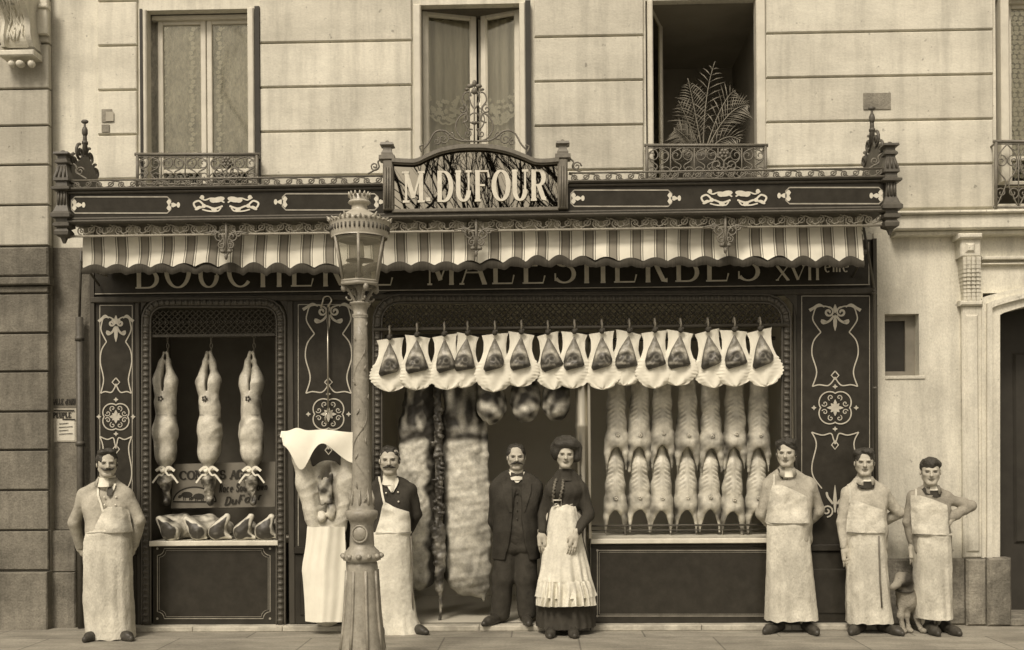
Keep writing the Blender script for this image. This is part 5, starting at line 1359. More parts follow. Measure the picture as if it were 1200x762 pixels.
    b = MB(); b.grid(np.concatenate(v), 34, nn, tone=np.concatenate(tt)); b.build('shoulder', 'meat', t)
    b = MB(); h0 = T(0, -1, -.005)
    b.ell(h0, (.026, .022, .026), 8, 6); b.ell(h0+np.array([.018, -.01, .012]), (.014, .014, .014), 6, 5); b.build('knot', 'tie_dark', t)
    b = MB(); pts = [h0+np.array([0, 0, .01]), h0+np.array([.004, -.004, .06])]+[h0+np.array([.0, .03-.032*math.cos(a), .075+.03*math.sin(a)]) for a in np.linspace(0, 3.6, 9)]
    b.tube(pts, .0095, 6); b.build('hook', 'lath', t)

# three round beef joints behind the row
for i, (x, y, rx, rz, lb) in enumerate(((576, 472, 18, 24, 'round beef joint behind the paper row, next to the hanging beef side'), (616, 470, 18.5, 23, 'middle round beef joint hanging over the bow-tied man'), (652, 469, 17, 23, 'round beef joint hanging beside the polished metal column'))):
    Y = -.02; c = P(x, y, Y); k = 1/128
    t = thing('beef_joint', lb, 'meat', P(x, 446, Y), 'round beef joints hanging in the doorway')
    pr = [ellip(c, (rx*k, .12, rz*k), .05), rcone(P(x, 455, Y), P(x+1, 430, Y), rx*k*.8, rx*k*.5, .06), rcone(P(x, 430, Y), P(x, 400, Y), .05, .02, .03), ellip(c+np.array([0, -.02, -.05]), (rx*k*.75, .11, rz*k*.8), .04)]
    def tn(v, n, c=c, i=i):
        d = np.hypot((v[:, 0]-c[0]+.02-.02*i)/.10, (v[:, 2]-c[2]-.05)/.09)
        lay = .5+.5*np.sin(v[:, 2]*62+(v[:, 0]-c[0])*(30-30*i)+2.2*wob(v, 14, i)+d*2.5)
        low = np.clip((c[2]+.06-v[:, 2])*9, 0, 1)
        return np.clip(.16+.62*lay*(.35+.65*low)+.25*wob(v, 50, i)-.30*np.exp(-(d/.7)**2), 0, 1)
    solid('joint', pr, 'beef', t, .006, .006, 30, 140+i, tone=tn)
    b = MB(); hook_chain(b, P(x, 400, Y)[0], Y, P(x, 403, Y)[2], P(x, 392, Y)[2], .016); b.build('chain', 'lath', t)

# two great sides of beef in the doorway
for i, (lb, pts, dark) in enumerate((('tall side of beef hanging in the doorway just behind the aproned man', ((493, 450, .14), (490, 500, .17), (487, 560, .175), (488, 620, .175), (492, 672, .15)), 1), ('broad side of beef with ragged top hanging beside the bow-tied man', ((540, 450, .16), (541, 500, .185), (543, 560, .195), (545, 620, .20), (547, 672, .19)), -1))):
    Y = .10+.04*i; t = thing('beef_half', lb, 'carcass', P(pts[0][0], 455, Y), 'sides of beef hanging in the doorway')
    pr = []
    for (x0, y0, r0_), (x1, y1, r1_) in zip(pts[:-1], pts[1:]): pr.append(rcone(P(x0, y0, Y), P(x1, y1, Y), r0_, r1_, .05, sy=.62))
    if i: pr += [rcone(P(560, 560, Y), P(566, 688, Y), .10, .06, .08, sy=.7), rcone(P(530, 665, Y), P(560, 690, Y), .10, .07, .08, sy=.7), rcone(P(566, 690, Y), P(567, 704, Y), .03, .012, .02), rcone(P(566, 470, Y), P(572, 640, Y), .03, .035, .03)]
    else: pr += [rcone(P(476, 560, Y), P(480, 640, Y), .10, .10, .08, sy=.7)]
    pr += [rcone(P(pts[0][0], 455, Y), P(pts[0][0], 425, Y), .10, .05, .06), rcone(P(pts[0][0], 430, Y), P(pts[0][0], 402, Y), .04, .02, .03)]
    xm = P(pts[2][0], 560, Y)[0]; ztop = P(540, 512, Y)[2]; zb_ = P(540, 660, Y)[2]
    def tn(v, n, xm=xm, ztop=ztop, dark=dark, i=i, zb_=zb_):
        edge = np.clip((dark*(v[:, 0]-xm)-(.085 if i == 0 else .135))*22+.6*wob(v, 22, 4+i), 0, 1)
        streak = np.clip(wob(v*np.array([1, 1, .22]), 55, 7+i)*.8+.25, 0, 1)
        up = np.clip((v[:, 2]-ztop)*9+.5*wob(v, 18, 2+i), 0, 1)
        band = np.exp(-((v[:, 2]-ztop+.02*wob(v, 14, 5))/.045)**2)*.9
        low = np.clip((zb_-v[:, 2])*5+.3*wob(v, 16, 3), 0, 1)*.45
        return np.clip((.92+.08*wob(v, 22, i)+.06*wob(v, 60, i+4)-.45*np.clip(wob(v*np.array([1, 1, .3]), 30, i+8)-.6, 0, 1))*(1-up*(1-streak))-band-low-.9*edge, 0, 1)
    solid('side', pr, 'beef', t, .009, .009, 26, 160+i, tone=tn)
    b = MB(); hook_chain(b, P(pts[0][0], 400, Y)[0], Y, P(pts[0][0], 405, Y)[2], P(pts[0][0], 392, Y)[2], .018); b.build('chain', 'lath', t)
# the dark rind between them, a split backbone hanging as one strip
t = thing('backbone_strip', 'dark ragged backbone strip hanging between the two sides of beef', 'meat', P(514, 455, .02))
Y = -.02; pr = [rcone(P(513, 455, Y), P(514, 690, Y), .035, .03, .03, sy=.6)]
for k in range(44): pr.append(ellip(P(513.5+random.uniform(-5, 5), 456+4.7*k+random.uniform(-2, 2), Y-.01), (random.uniform(.012, .036), .025, random.uniform(.012, .028)), .012))
pr += [rcone(P(514, 620, Y), P(517, 660, Y), .06, .04, .05, sy=.5), rcone(P(517, 655, Y), P(516, 728, Y), .03, .014, .04)]
solid('strip', pr, 'meat', t, .008, .006, 60, 170, tone=lambda v, n: np.clip(.0+.22*np.clip(wob(v, 70, 3), 0, 1)+.55*np.clip((P(514, 618, 0)[2]-v[:, 2])*6, 0, 1)*np.clip(.5+wob(v, 40, 2), 0, 1), 0, .9))

# two tiers of carcasses in the great window
UX = (722, 750, 777, 805, 833, 861, 888); UB = (0, 0, 0, 0, 0, 0, 0)
ORD = ('by the metal column', 'second from the metal column', 'third from the metal column', 'in the middle of its tier', 'fifth from the metal column', 'sixth from the metal column', 'beside the tall young butcher')
def carcass(seed, kind):
    """a back hung head down, legs at the bottom; local pixel units at the window plane"""
    k = 1/125.; pr = []; q = lambda dx, y: np.array([dx*k, 0, -y*k]); r_i = random.Random(seed)
    w1, w2 = r_i.uniform(.93, 1.05), r_i.uniform(.95, 1.06)
    L = 1.0
    if kind == 0: pr = [rcone(q(0, -4), q(0, 24), .088*w1, .080, .05, sy=.85), rcone(q(0, 24), q(0, 44), .080, .088, .05, sy=.85), rcone(q(0, 44), q(0, 66), .090, .103*w2, .05, sy=.85)]
    else: pr = [rcone(q(0, 2), q(0, 22), .030, .072*w1, .04, sy=.85), rcone(q(0, 22), q(0, 46), .080, .088*w1, .05, sy=.85), rcone(q(0, 46), q(0, 68), .088, .100*w2, .05, sy=.85)]
    for s in (-1, 1): pr += [rcone(q(s*6.5, 62), q(s*10.4, 82), .058, .034, .03, sy=.9), rcone(q(s*10.4, 82), q(s*11.2, 93), .032, .017, .02), rcone(q(s*11.2, 93), q(s*11.4, 101), .012, .009, .01)]
    pr.append(ellip(q(0, 98), (8.2*k, .3, 25*k), .02, sub=True))
    v, f = sdf_mesh(pr, .0065); n = normals(v, f)
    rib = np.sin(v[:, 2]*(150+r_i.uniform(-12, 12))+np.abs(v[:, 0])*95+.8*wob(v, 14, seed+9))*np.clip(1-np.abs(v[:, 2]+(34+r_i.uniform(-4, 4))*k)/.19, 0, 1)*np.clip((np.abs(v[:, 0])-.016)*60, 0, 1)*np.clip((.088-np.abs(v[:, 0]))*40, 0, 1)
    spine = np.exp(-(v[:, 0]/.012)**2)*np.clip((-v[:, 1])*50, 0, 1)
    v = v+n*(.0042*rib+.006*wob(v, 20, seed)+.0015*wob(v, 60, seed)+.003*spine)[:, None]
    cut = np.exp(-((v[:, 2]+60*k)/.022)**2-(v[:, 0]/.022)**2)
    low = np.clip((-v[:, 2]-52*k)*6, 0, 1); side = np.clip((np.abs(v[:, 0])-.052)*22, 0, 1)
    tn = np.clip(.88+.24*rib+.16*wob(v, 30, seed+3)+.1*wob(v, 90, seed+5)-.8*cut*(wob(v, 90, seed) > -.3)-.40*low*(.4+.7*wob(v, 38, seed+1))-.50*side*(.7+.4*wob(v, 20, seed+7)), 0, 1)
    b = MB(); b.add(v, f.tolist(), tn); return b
variants = [[carcass(300+i+20*kd, kd) for i in range(7)] for kd in (0, 1)]
for tier in (0, 1):
    for i, x in enumerate(UX):
        Y = .16 if tier else .10
        # the lower tier hangs behind and below the legs of the upper one
        x_ = x+(0 if tier == 0 else -1.5)+random.uniform(-1, 1)
        y_top = (450 if tier == 0 else 524)+random.uniform(-1.5, 1.5)
        c = P(x_, y_top, Y)
        t = thing('lamb_carcass', ('lamb carcass in the upper tier of the great window, ' if tier == 0 else 'lamb carcass in the lower tier above the white sill, ')+ORD[i], 'carcass', c, ('upper' if tier == 0 else 'lower')+' tier of lamb carcasses in the window')
        src = variants[tier][i]; b = MB(); v = np.concatenate(src.v)
        a = random.uniform(-.05, .05); flip = -1 if (i+tier) % 2 else 1
        x2 = v[:, 0]*flip; hs = random.uniform(.97, 1.02) if tier == 0 else random.uniform(.97, 1.01)
        vv = np.stack([x2*math.cos(a)-v[:, 2]*math.sin(a)*.3, v[:, 1], v[:, 2]*hs], 1)+np.array(c)
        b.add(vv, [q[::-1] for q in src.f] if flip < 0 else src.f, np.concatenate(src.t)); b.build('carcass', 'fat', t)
        b = MB(); e = c+np.array([0, -.092, -60*hs/125.])
        for k_ in range(5): b.ell(e+np.array([.011*math.cos(k_*1.257), 0, .011*math.sin(k_*1.257)]), (.008, .008, .008), 6, 5)
        b.build('kidney', 'tie_pale' if i in (1, 3, 5) else 'meat', t)
        if tier == 0:
            b = MB(); hook_chain(b, c[0], Y, c[2]-.0, P(x, 401, Y)[2], .016); b.build('chain', 'lath', t)

# calf wrapped in white cloths, hung on the pier
VY = -.36
t = thing('calf_carcass', 'calf carcass in white cloths hanging on the pier beside the street lamp', 'carcass', P(384, 505, VY))
m = lambda x, y, dy=0.: np.array(P(x, y, VY))+np.array([0, dy, 0])
pr = []
for s, xs_ in ((-1, (352, 358, 366)), (1, (408, 405, 400))):
    pr += [rcone(m(xs_[0]+s*1, 532, .03), m(xs_[1], 565, .03), .07, .085, .04, sy=.9), rcone(m(xs_[1], 565, .03), m(xs_[2]-s*2, 620, .03), .085, .06, .05, sy=.9)]
pr += [rcone(m(382, 560, .09), m(382, 640, .09), .16, .14, .04, sy=.6), rcone(m(382, 640, .03), m(382, 715, .05), .17, .15, .04, sy=.6), ellip(m(381, 560, -.06), (.065, .12, .22), .03, sub=True), ellip(m(382, 590, -.06), (.10, .13, .16), .03, sub=True)]
solid('carcass', pr, 'fat_pale', t, .007, .006, 22, 401, tone=lambda v, n: np.clip(1-.9*np.clip(1.25-np.hypot((v[:, 0]-m(381, 0)[0])/.105, (v[:, 2]-m(0, 575)[2])/.36), 0, 1)*np.clip((v[:, 1]-VY+.055)*20, 0, 1)+.25*wob(v, 40, 2), 0, 1))  # cavity darkened with depth, its shade painted into the tone
pr = [ellip(m(377, 606, -.005), (.045, .05, .055), .02), ellip(m(388, 600, .0), (.04, .05, .07), .02), ellip(m(382, 575, .01), (.05, .04, .12), .03), rcone(m(374, 560, .0), m(378, 590, -.01), .016, .02, .02), rcone(m(388, 556, .0), m(386, 588, -.01), .014, .02, .02)]
solid('kidney_fat', pr, 'fat', t, .006, .006, 45, 402, tone=lambda v, n: np.clip(.35+.55*wob(v, 50, 2)+.5*np.clip((m(0, 590)[2]-v[:, 2])*8, 0, 1), 0, 1))
def cloth_sheet(name, rows, mk, parent, Y, amp=.012, nu=26, nv=40, seed=1, bow=.05):
    """hanging cloth given by photo rows (y, xl, xr)"""
    rr = smoothline(rows, nu*2); v = []
    idx = np.linspace(0, len(rr)-1, nu).astype(int)
    for i in idx:
        y, a, c = rr[i]; u = np.linspace(0, 1, nv)
        p = np.array([P(a+(c-a)*s_, y, Y) for s_ in u]); p[:, 1] += -bow*np.sin(u*PI)+amp*np.sin(u*13+seed+y*.02)*.6+amp*np.sin(u*29+y*.05+seed*2)*.4
        p[:, 2] += .35*amp*np.sin(u*9+seed)
        v.append(p)
    b = MB(); b.grid(np.concatenate(v), len(idx), nv); return b.build(name, mk, parent)
cloth_sheet('lower_cloth', [(617, 360, 404), (640, 358, 405), (665, 354, 406), (680, 355, 407), (705, 357, 407), (728, 358, 406)], 'sheet', t, VY-.10, .010, seed=3, bow=.08)
# upper cloth: straight top edge, two drooping corners
v = []; nv, nu = 44, 18
for i in range(nu):
    s_ = i/(nu-1)
    for j in range(nv):
        u = j/(nv-1); x = 328+96*u
        ytop = 505+1.5*math.sin(u*9)+(-5*math.exp(-((u-.2)/.1)**2)); ybot = 520+28*math.exp(-((u-.27)/.13)**2)+16*math.exp(-((u-.9)/.2)**2)*.9-(8 if u < .04 else 0)+9*u-6*math.exp(-((u-.55)/.12)**2)
        ybot = max(ybot, ytop+6)
        p = P(x, ytop+(ybot-ytop)*s_, VY-.11); v.append((p[0], p[1]-.06*math.sin(u*PI)+.012*math.sin(u*14+s_*3)+.05*(1-s_)**2, p[2]))
b = MB(); b.grid(np.array(v), nu, nv); b.build('upper_cloth', 'sheet', t)
b = MB(); pts = [m(383, 505, .06), m(383, 350, .10), m(381, 347, .06), m(378, 352, .02)]
b.tube([P(384.5, 482, FY-.04), P(384, 360, FY-.04)], .0085, 6); 
b.tube([P(384, 361, FY-.04)]+[P(384+5*math.cos(a)-.5, 352-5.0*math.sin(a), FY-.04) for a in np.linspace(-.2, 3.3, 10)]+[P(376, 361, FY-.04)], .008, 6)
b.tube([P(384.5, 482, FY-.04), P(382, 486, FY-.06), P(381, 492, FY-.06), P(384, 497, FY-.05)], .009, 6)
hp = b.build('hooked_pole', 'brass', None, P(384, 480, FY-.04)); tag(hp, 'long brass pole with a hooked end hanging before the gilt panel above the calf', 'pole')

# ================================================================== palm in the open window
PYY = .10
t = thing('potted_palm', 'feathery potted palm standing in the dark open window behind the railing', 'plant', P(824, 216, PYY))
b = MB(); b.lathe([(P(824, 218, PYY)[2], .10), (P(824, 186, PYY)[2], .15), (P(824, 183, PYY)[2], .16), (P(824, 184, PYY)[2], .13)], (P(824, 200, PYY)[0], PYY+.05), 18); b.build('pot', 'pot', t)
fr = MB(); lf = MB(); base = P(824, 186, PYY+.05)
TIPS = ((838, 72, 824, 110), (806, 92, 815, 130), (795, 118, 806, 140), (790, 150, 804, 158), (862, 106, 846, 112), (878, 124, 852, 120), (868, 165, 848, 150), (800, 172, 810, 172))
for i, (tx, ty, mx_, my_) in enumerate(TIPS):
    a = np.array(base); mid = np.array(P(mx_, my_, PYY-.02-.05*(i % 3))); tip = np.array(P(tx, ty, PYY-.05-.07*(i % 3)))
    pth = np.array([(1-s_)**2*a+2*s_*(1-s_)*mid+s_*s_*tip for s_ in np.linspace(0, 1, 26)])
    fr.tube(pth, np.linspace(.008, .002, 26), 4)
    tg = np.gradient(pth, axis=0); tg /= np.linalg.norm(tg, axis=1)[:, None]
    for j in range(6, 26, 1 if i % 2 else 2):
        for s_ in (-1, 1):
            nrm = np.cross(tg[j], [0, 1, 0])*s_; ln = .20*math.sin(PI*min(1, (j-5)/22+.12))*random.uniform(.8, 1.1)
            dirn = tg[j]*.75+nrm*.75+np.array([0, random.uniform(-.25, .25), -.18]); dirn /= np.linalg.norm(dirn)
            wv = np.cross(dirn, [0, 1, .3]); wv = wv/np.linalg.norm(wv)*.0042
            p0 = pth[j]; p1 = p0+dirn*ln*.5; p2 = p0+dirn*ln+np.array([0, 0, -.02])
            lf.add([p0, p1+wv, p2, p1-wv], [(0, 1, 2, 3)])
fr.build('frond_stem', 'palm', t); lf.build('leaves', 'palm', t)

# ================================================================== bare trees across the road (mirrored in the name board)
def tree(x, y, h, seed):
    r_i = random.Random(seed)
    t = thing('bare_tree', 'bare winter street tree standing across the road', 'tree', (x, y, 0), 'bare trees across the road')
    tr = MB(); cr = MB()
    def grow(p, d, ln, r, lev, mb):
        pts = [p]; n = 5
        for i in range(n):
            d = d+np.array([r_i.uniform(-1, 1), r_i.uniform(-1, 1), r_i.uniform(-.5, 1)])*.12; d /= np.linalg.norm(d)
            pts.append(pts[-1]+d*ln/n)
        mb.tube(pts, np.linspace(r, r*.62, n+1), 7 if lev < 2 else 4, cap=False)
        if lev >= 6: return
        for k in range(3 if lev < 4 else 2 if lev < 5 else 3):
            i = r_i.randint(2, n); nd = d+np.array([r_i.uniform(-1, 1), r_i.uniform(-1, 1), r_i.uniform(-.2, .8)])*.75; nd /= np.linalg.norm(nd)
            grow(pts[i], nd, ln*r_i.uniform(.6, .8), r*.56, lev+1, cr)
    grow(np.array([x, y, 0.]), np.array([0, 0, 1.]), h*.42, .13, 0, tr)
    tr.build('trunk', 'bark', t); cr.build('crown', 'bark', t)
for i, (x, y, h) in enumerate(((-3.9, -17.2, 12.5), (-1.3, -16.6, 12), (1.3, -18, 13), (3.4, -17, 12), (-6.0, -17.5, 12))): tree(x, y, h, 70+i)
# ================================================================== people
def rotm(yaw=0., tilt=0., nod=0.):
    return np.array(Matrix.Rotation(yaw, 3, 'Z') @ Matrix.Rotation(tilt, 3, 'Y') @ Matrix.Rotation(nod, 3, 'X'))
def head_prims(c, H, R, jaw=1., fem=0.):
    """head of height H centred at c; local x right, y back, z up, in head heights"""
    T = lambda *p: c+R@(np.array(p)*H)
    E = lambda p, r, k=.02, sub=False: ellip(T(*p), np.array(r)*H, k, R, sub)
    C = lambda a, b, r1, r2, k=.015, sub=False: rcone(T(*a), T(*b), r1*H, r2*H, k, 1., sub)
    k = .10*H
    pr = [E((0, .06, .17), (.335, .40, .33), k), E((0, -.10, -.08), (.298*(1-.02*fem), .265, .37), k), E((0, -.245, -.395), (.13*jaw, .10, .09), k)]
    for s in (-1, 1):
        pr += [C((s*.225*jaw, .0, -.20), (s*.085, -.235, -.40), .09, .075, k), E((s*.18, -.235, -.075), (.095, .085, .08), k*.7)]
    pr += [C((-.15, -.335, .088), (.15, -.335, .088), .045, .045, k*.45)]
    for s in (-1, 1): pr.append(E((s*.14, -.395, .006), (.086, .09, .05), k*.35, True))
    pr += [C((0, -.36, .05), (0, -.475, -.115), .034, .052, k*.25), E((-.045, -.405, -.13), (.034, .045, .032), k*.2), E((.045, -.405, -.13), (.034, .045, .032), k*.2),
           E((0, -.352, -.228), (.085, .04, .022), k*.12), E((0, -.345, -.268), (.072, .04, .026), k*.12), E((0, -.345, -.32), (.06, .03, .02), k*.25, True)]
    for s in (-1, 1): pr += [E((s*.345, .04, -.03), (.032, .075, .105), .006), ]
    pr += [C((0, .09, -.22), (0, .13, -.80), .235-.035*fem, .26-.03*fem, k*.7)]
    return pr, T
def hand_prims(w, e, H, curl=.5, side=1, palm=None):
    """five-fingered relaxed hand: w wrist point, e direction of the fingers, side: which way the thumb leaves, palm: direction the palm faces"""
    e = np.array(e, float); e /= np.linalg.norm(e); w = np.array(w, float)
    pn = np.array(palm if palm is not None else (0, 1., 0.), float); pn -= e*pn.dot(e); pn /= np.linalg.norm(pn)
    sd_ = np.cross(e, pn)*side; L = H*.42
    pr = [rcone(w-e*.03, w+e*.02, .026, .026, .02), rcone(w+e*.02-sd_*.016, w+e*L*.95-sd_*.024, .022, .017, .015), rcone(w+e*.02+sd_*.016, w+e*L*.95+sd_*.026, .022, .017, .015)]
    for i, (o, ln) in enumerate(((.030, .88), (.011, 1.), (-.009, .94), (-.029, .74))):
        k0 = w+e*L*.95+sd_*o; a = k0; d = e.copy()
        for j, seg in enumerate((.42, .32, .26)):
            ang = curl*(.35+.35*j+.06*i); d = e*math.cos(ang)+pn*math.sin(ang)
            nx = a+d*H*.40*ln*seg; pr.append(rcone(a, nx, .0092-.0012*j, .0085-.0012*j, .003)); a = nx
    t0 = w+e*.015+sd_*.022; t1 = t0+(e*.6+sd_*.55+pn*.3)*.045; t2 = t1+(e*.9+sd_*.1+pn*.3)*.032
    pr += [rcone(t0, t1, .015, .012, .01), rcone(t1, t2, .0115, .009, .005)]
    return pr
def drape(name, rows, mk, parent, prims, Yp, off=.010, nu=30, nv=24, fold=.003, seed=1, fsc=40, back=.12, bulge=0.):
    """cloth patch seen from the front: photo rows (y, xl, xr) laid on a body surface"""
    rr = np.array(rows, float); ys = np.linspace(rr[0, 0], rr[-1, 0], nu)
    xl = np.interp(ys, rr[:, 0], rr[:, 1]); xr = np.interp(ys, rr[:, 0], rr[:, 2])
    u = np.linspace(0, 1, nv); p = np.array([P(a+(c-a)*s_, y, Yp-.10) for y, a, c in zip(ys, xl, xr) for s_ in u])
    p[:, 1] = Yp-.45; dirs = p-CAM; dirs[:, 1] = 1; dirs[:, 0] = 0; dirs[:, 2] = 0
    for _ in range(40):
        d = sdf_at(prims, p); p[:, 1] = np.minimum(p[:, 1]+np.maximum(d-off, -.01)*.9, Yp+back)
    p[:, 1] -= fold*(1+wob(p, fsc, seed)+.8*ridge(p, fsc*.6, seed+2))+bulge*np.repeat(np.linspace(0, 1, nu), nv)**2.5*np.sin(np.tile(u, nu)*PI)**.5
    d = sdf_at(prims, p); ok = (d < off+fold*4+bulge+.016).reshape(nu, nv); ok[:, 0] &= True
    b = MB(); b.grid(p, nu, nv); F = b.f; b.f = [F[i*(nv-1)+j] for i in range(nu-1) for j in range(nv-1) if ok[i, j] and ok[i+1, j] and ok[i, j+1] and ok[i+1, j+1]]; b.smooth = b.smooth[:len(b.f)]
    return b.build(name, mk, parent)
def skirt(name, rows, mk, parent, Yp, ry0, ry1, fold=.012, seed=1, nf=11, n=96, nu=60, yoff=0., a0=0., a1=2*PI, flare=0.):
    """cloth tube with hanging folds: photo rows (y, xl, xr)"""
    rr = smoothline(rows, nu*2); idx = np.linspace(0, len(rr)-1, nu).astype(int); v = []
    full = abs(a1-a0-2*PI) < 1e-6
    ang = np.linspace(a0, a1, n, endpoint=not full); g = np.random.default_rng(seed)
    ph = g.random(5)*6.28; fk = g.integers(max(2, nf-5), nf+6, 5)
    for q_, i in enumerate(idx):
        y, xl, xr = rr[i]; t = q_/(len(idx)-1)
        L, R = P(xl, y, Yp), P(xr, y, Yp); cx = (L[0]+R[0])/2; rx = (R[0]-L[0])/2; z = (L[2]+R[2])/2; ry = ry0+(ry1-ry0)*t
        f = sum(np.sin(fk[j]*ang+ph[j]+.7*np.sin(t*4+j)) for j in range(5))/2.6
        crease = np.sin(t*(26+4*np.sin(seed))+2.2*np.sin(ang*2+ph[0])+ph[1])*np.exp(-t*2.2)
        k = 1+fold*(.25+t)*f/rx*.9
        fl = flare*t**6
        sx = np.sign(np.cos(ang))*np.abs(np.cos(ang))**.86; sy_ = np.sign(np.sin(ang))*np.abs(np.sin(ang))**.86
        kk = 1+(k-1)*np.abs(sy_)*1.0
        v.append(np.stack([cx+(rx+fl)*sx*(1+(k-1)*.35), Yp+yoff+ry*sy_*kk-.004*crease, z+.006*f*t*t+0*ang+.004*np.sin(ang*3+ph[2])], 1))
    V_ = np.concatenate(v); out = V_-np.array([cx, Yp+yoff, 0]); out[:, 2] = 0; out /= np.maximum(np.linalg.norm(out, axis=1), 1e-6)[:, None]
    V_ = V_+out*(.0050*ridge(V_*np.array([1, 1, .22]), 22, seed+3)+.0022*ridge(V_*np.array([1, 1, .6]), 30, seed+4)+.0012*wob(V_, 60, seed+5))[:, None]
    b = MB(); b.grid(V_, len(idx), n, close=full); return b.build(name, mk, parent)
def shoe(mb_list, x, y_px, Yp, yaw, parent, L=.27):
    pass
def shoes(parent, feet, Yp):
    """feet: (pixel x, yaw, forward shift)"""
    for x, yaw, fw in feet:
        c = np.array(P(x, 700, Yp)); R = rotm(yaw); g0 = parent.location.z
        T = lambda a, b_, z: np.array([c[0], Yp-fw, g0])+R@np.array([a, b_, z])
        pr = [rcone(T(0, .06, .045), T(0, -.14, .036), .042, .040, .03), rcone(T(0, -.12, .034), T(.0, -.20, .026), .040, .026, .03), rcone(T(0, .055, .05), T(0, .05, .16), .044, .046, .03), rbox((T(0, 0, 0)[0], T(0, 0, 0)[1], g0-.1), (.5, .5, .10), .004, .004, True)]
        solid('boot', pr, 'boot', parent, .006, .003, 40, 3)
def person(name_label, Yp, foot_px, sp, ground=0.):
    """sp holds the pose read off the photo: head (x, top, chin), shoulders, waist, arms"""
    t = thing('person', name_label, 'person', (P(foot_px, 700, Yp)[0], Yp, ground))
    q = lambda x, y, dy=0.: np.array(P(x, y, Yp+dy)) 
    hx, ht, hc = sp['head']; c0 = q(hx, (ht+hc)/2, sp.get('hdy', -.01)); H = (P(hx, ht, Yp)[2]-P(hx, hc, Yp)[2])*1.05
    tu = sp.get('turn', (0, 0, 0)); R = rotm(tu[0]-math.atan2(c0[0]-CAM[0], c0[1]-CAM[1])*.9, tu[1], tu[2])
    hp, T = head_prims(c0, H, R, sp.get('jaw', 1.), sp.get('fem', 0))
    sl, sr = sp['sh']; wx, wy, ww = sp['waist']
    SL, SR = q(sl[0], sl[1], .02), q(sr[0], sr[1], .02)
    nk = (SL+SR)/2; wz = q(wx, wy)
    pxw = abs(P(100, 600, Yp)[0]-P(101, 600, Yp)[0]); rs = sp.get('rs', .062); rw = ww*pxw
    dep = sp.get('dep', .115)*.92
    inL, inR = SL+np.array([rs*.55, 0, -rs*.5]), SR+np.array([-rs*.55, 0, -rs*.5])
    torso = [rcone(inL+np.array([0, 0, -.012]), inR+np.array([0, 0, -.012]), rs, rs, .05), rcone(q(hx, hc+11, .03), nk+np.array([0, .0, -.02]), .048, .085, .05)]
    for e, s in ((SL, -1), (SR, 1)): torso.append(rcone(q(hx+s*sp.get('trap', 8.0), hc+7.8, .03), e+np.array([-s*rs*.12, 0, .0]), .046, rs*.90, .04))
    ch = (rw-dep*.95)
    for s, e in ((-1, inL), (1, inR)):
        top = np.array([nk[0]+(e[0]-nk[0])*.62, nk[1]-.005, nk[2]-.13]); bot = wz+np.array([s*max(ch, .02), .0, .0]); hip = wz+np.array([s*max(ch, .02)*1.05, .01, -.14])
        torso += [rcone(top, bot, dep, dep*.97, .06), rcone(bot, hip, dep*.97, dep*1.03, .05)]
    for a_ in sp.get('extra', ()): torso.append(ellip(q(a_[0], a_[1], a_[2]), a_[3], .06))
    arms_c, arms_b = [], []
    for (sh, el, wr, r0_, r1_, r2_) in sp['arms']:
        A, B_, C_ = q(*sh), q(*el), q(*wr); r0_, r1_, r2_ = r0_*.90, r1_*.86, r2_*.88
        arms_c += [rcone(A, B_, r0_, r1_, .03), rcone(B_, C_, r1_, r2_, .02)]
        arms_b += [rcone(A, B_, .040, .034, .02), rcone(B_, C_, .034, .024, .02)]
    legs = []
    for s, x in zip((-1, 1), sp['feet']):
        hipp = wz+np.array([s*.08, .02, -.12]); f0 = q(x, 700, .02); f0[2] = ground+.08
        kn = (hipp+f0)/2+np.array([0, -.01, .02]); legs += [rcone(hipp, kn, .085, .058, .03), rcone(kn, f0, .058, .042, .02)]
    body = hp+[rcone(nk+np.array([0, .01, -.08]), wz, .07, .07, .04), rcone(wz, wz+np.array([0, 0, -.14]), .075, .075, .04), rcone(inL, inR, .040, .040, .03)]+arms_b+legs
    for h in sp.get('hands', ()): body += hand_prims(q(*h[0]), h[1], H, *h[2:])
    mouth = T(0, -.38, -.245); lk = H*.09
    def tn(v, n):
        d = v-c0; l = d@R/H
        m_ = np.exp(-(l[:, 0]/.10)**4-((l[:, 2]+.246-.12*np.abs(l[:, 0]))/.026)**2)*(l[:, 1] < -.2)+.45*np.exp(-((np.abs(l[:, 0])-.14)/.09)**4-((l[:, 2]-.0)/.055)**4)*(l[:, 1] < -.1)  # lip colour, plus eye-socket shade painted into the skin tone
        ck = .18*np.exp(-((np.abs(l[:, 0])-.19)/.08)**2-((l[:, 2]+.1)/.09)**2)*(l[:, 1] < 0)
        beard = .22*sp.get('stub', 0)*np.clip((-.12-l[:, 2])*6, 0, 1)*(l[:, 2] > -.6)
        return np.clip(1-.85*m_-ck-beard, 0, 1)
    bo = solid('body', body, 'skin', t, .0052, 0, tone=tn)
    # eyes and brows
    b = MB()
    for s in (-1, 1):
        e = MB(); e.ell((0, 0, 0), (.062*H, .03*H, .021*H), 10, 7); b = MB(); b.add(np.concatenate(e.v)@R.T+T(s*.14, -.308, .002), e.f); b.build('eye', 'eye', t)
    for s in (-1, 1): b = MB(); b.tube([T(s*.06, -.365, .062), T(s*.14, -.372, .074), T(s*.235, -.31, .056)], [.010*H, .014*H, .006*H], 6); b.build('eyebrow', sp.get('brow', 'hair'), t)
    return t, q, T, R, H, torso, arms_c, c0
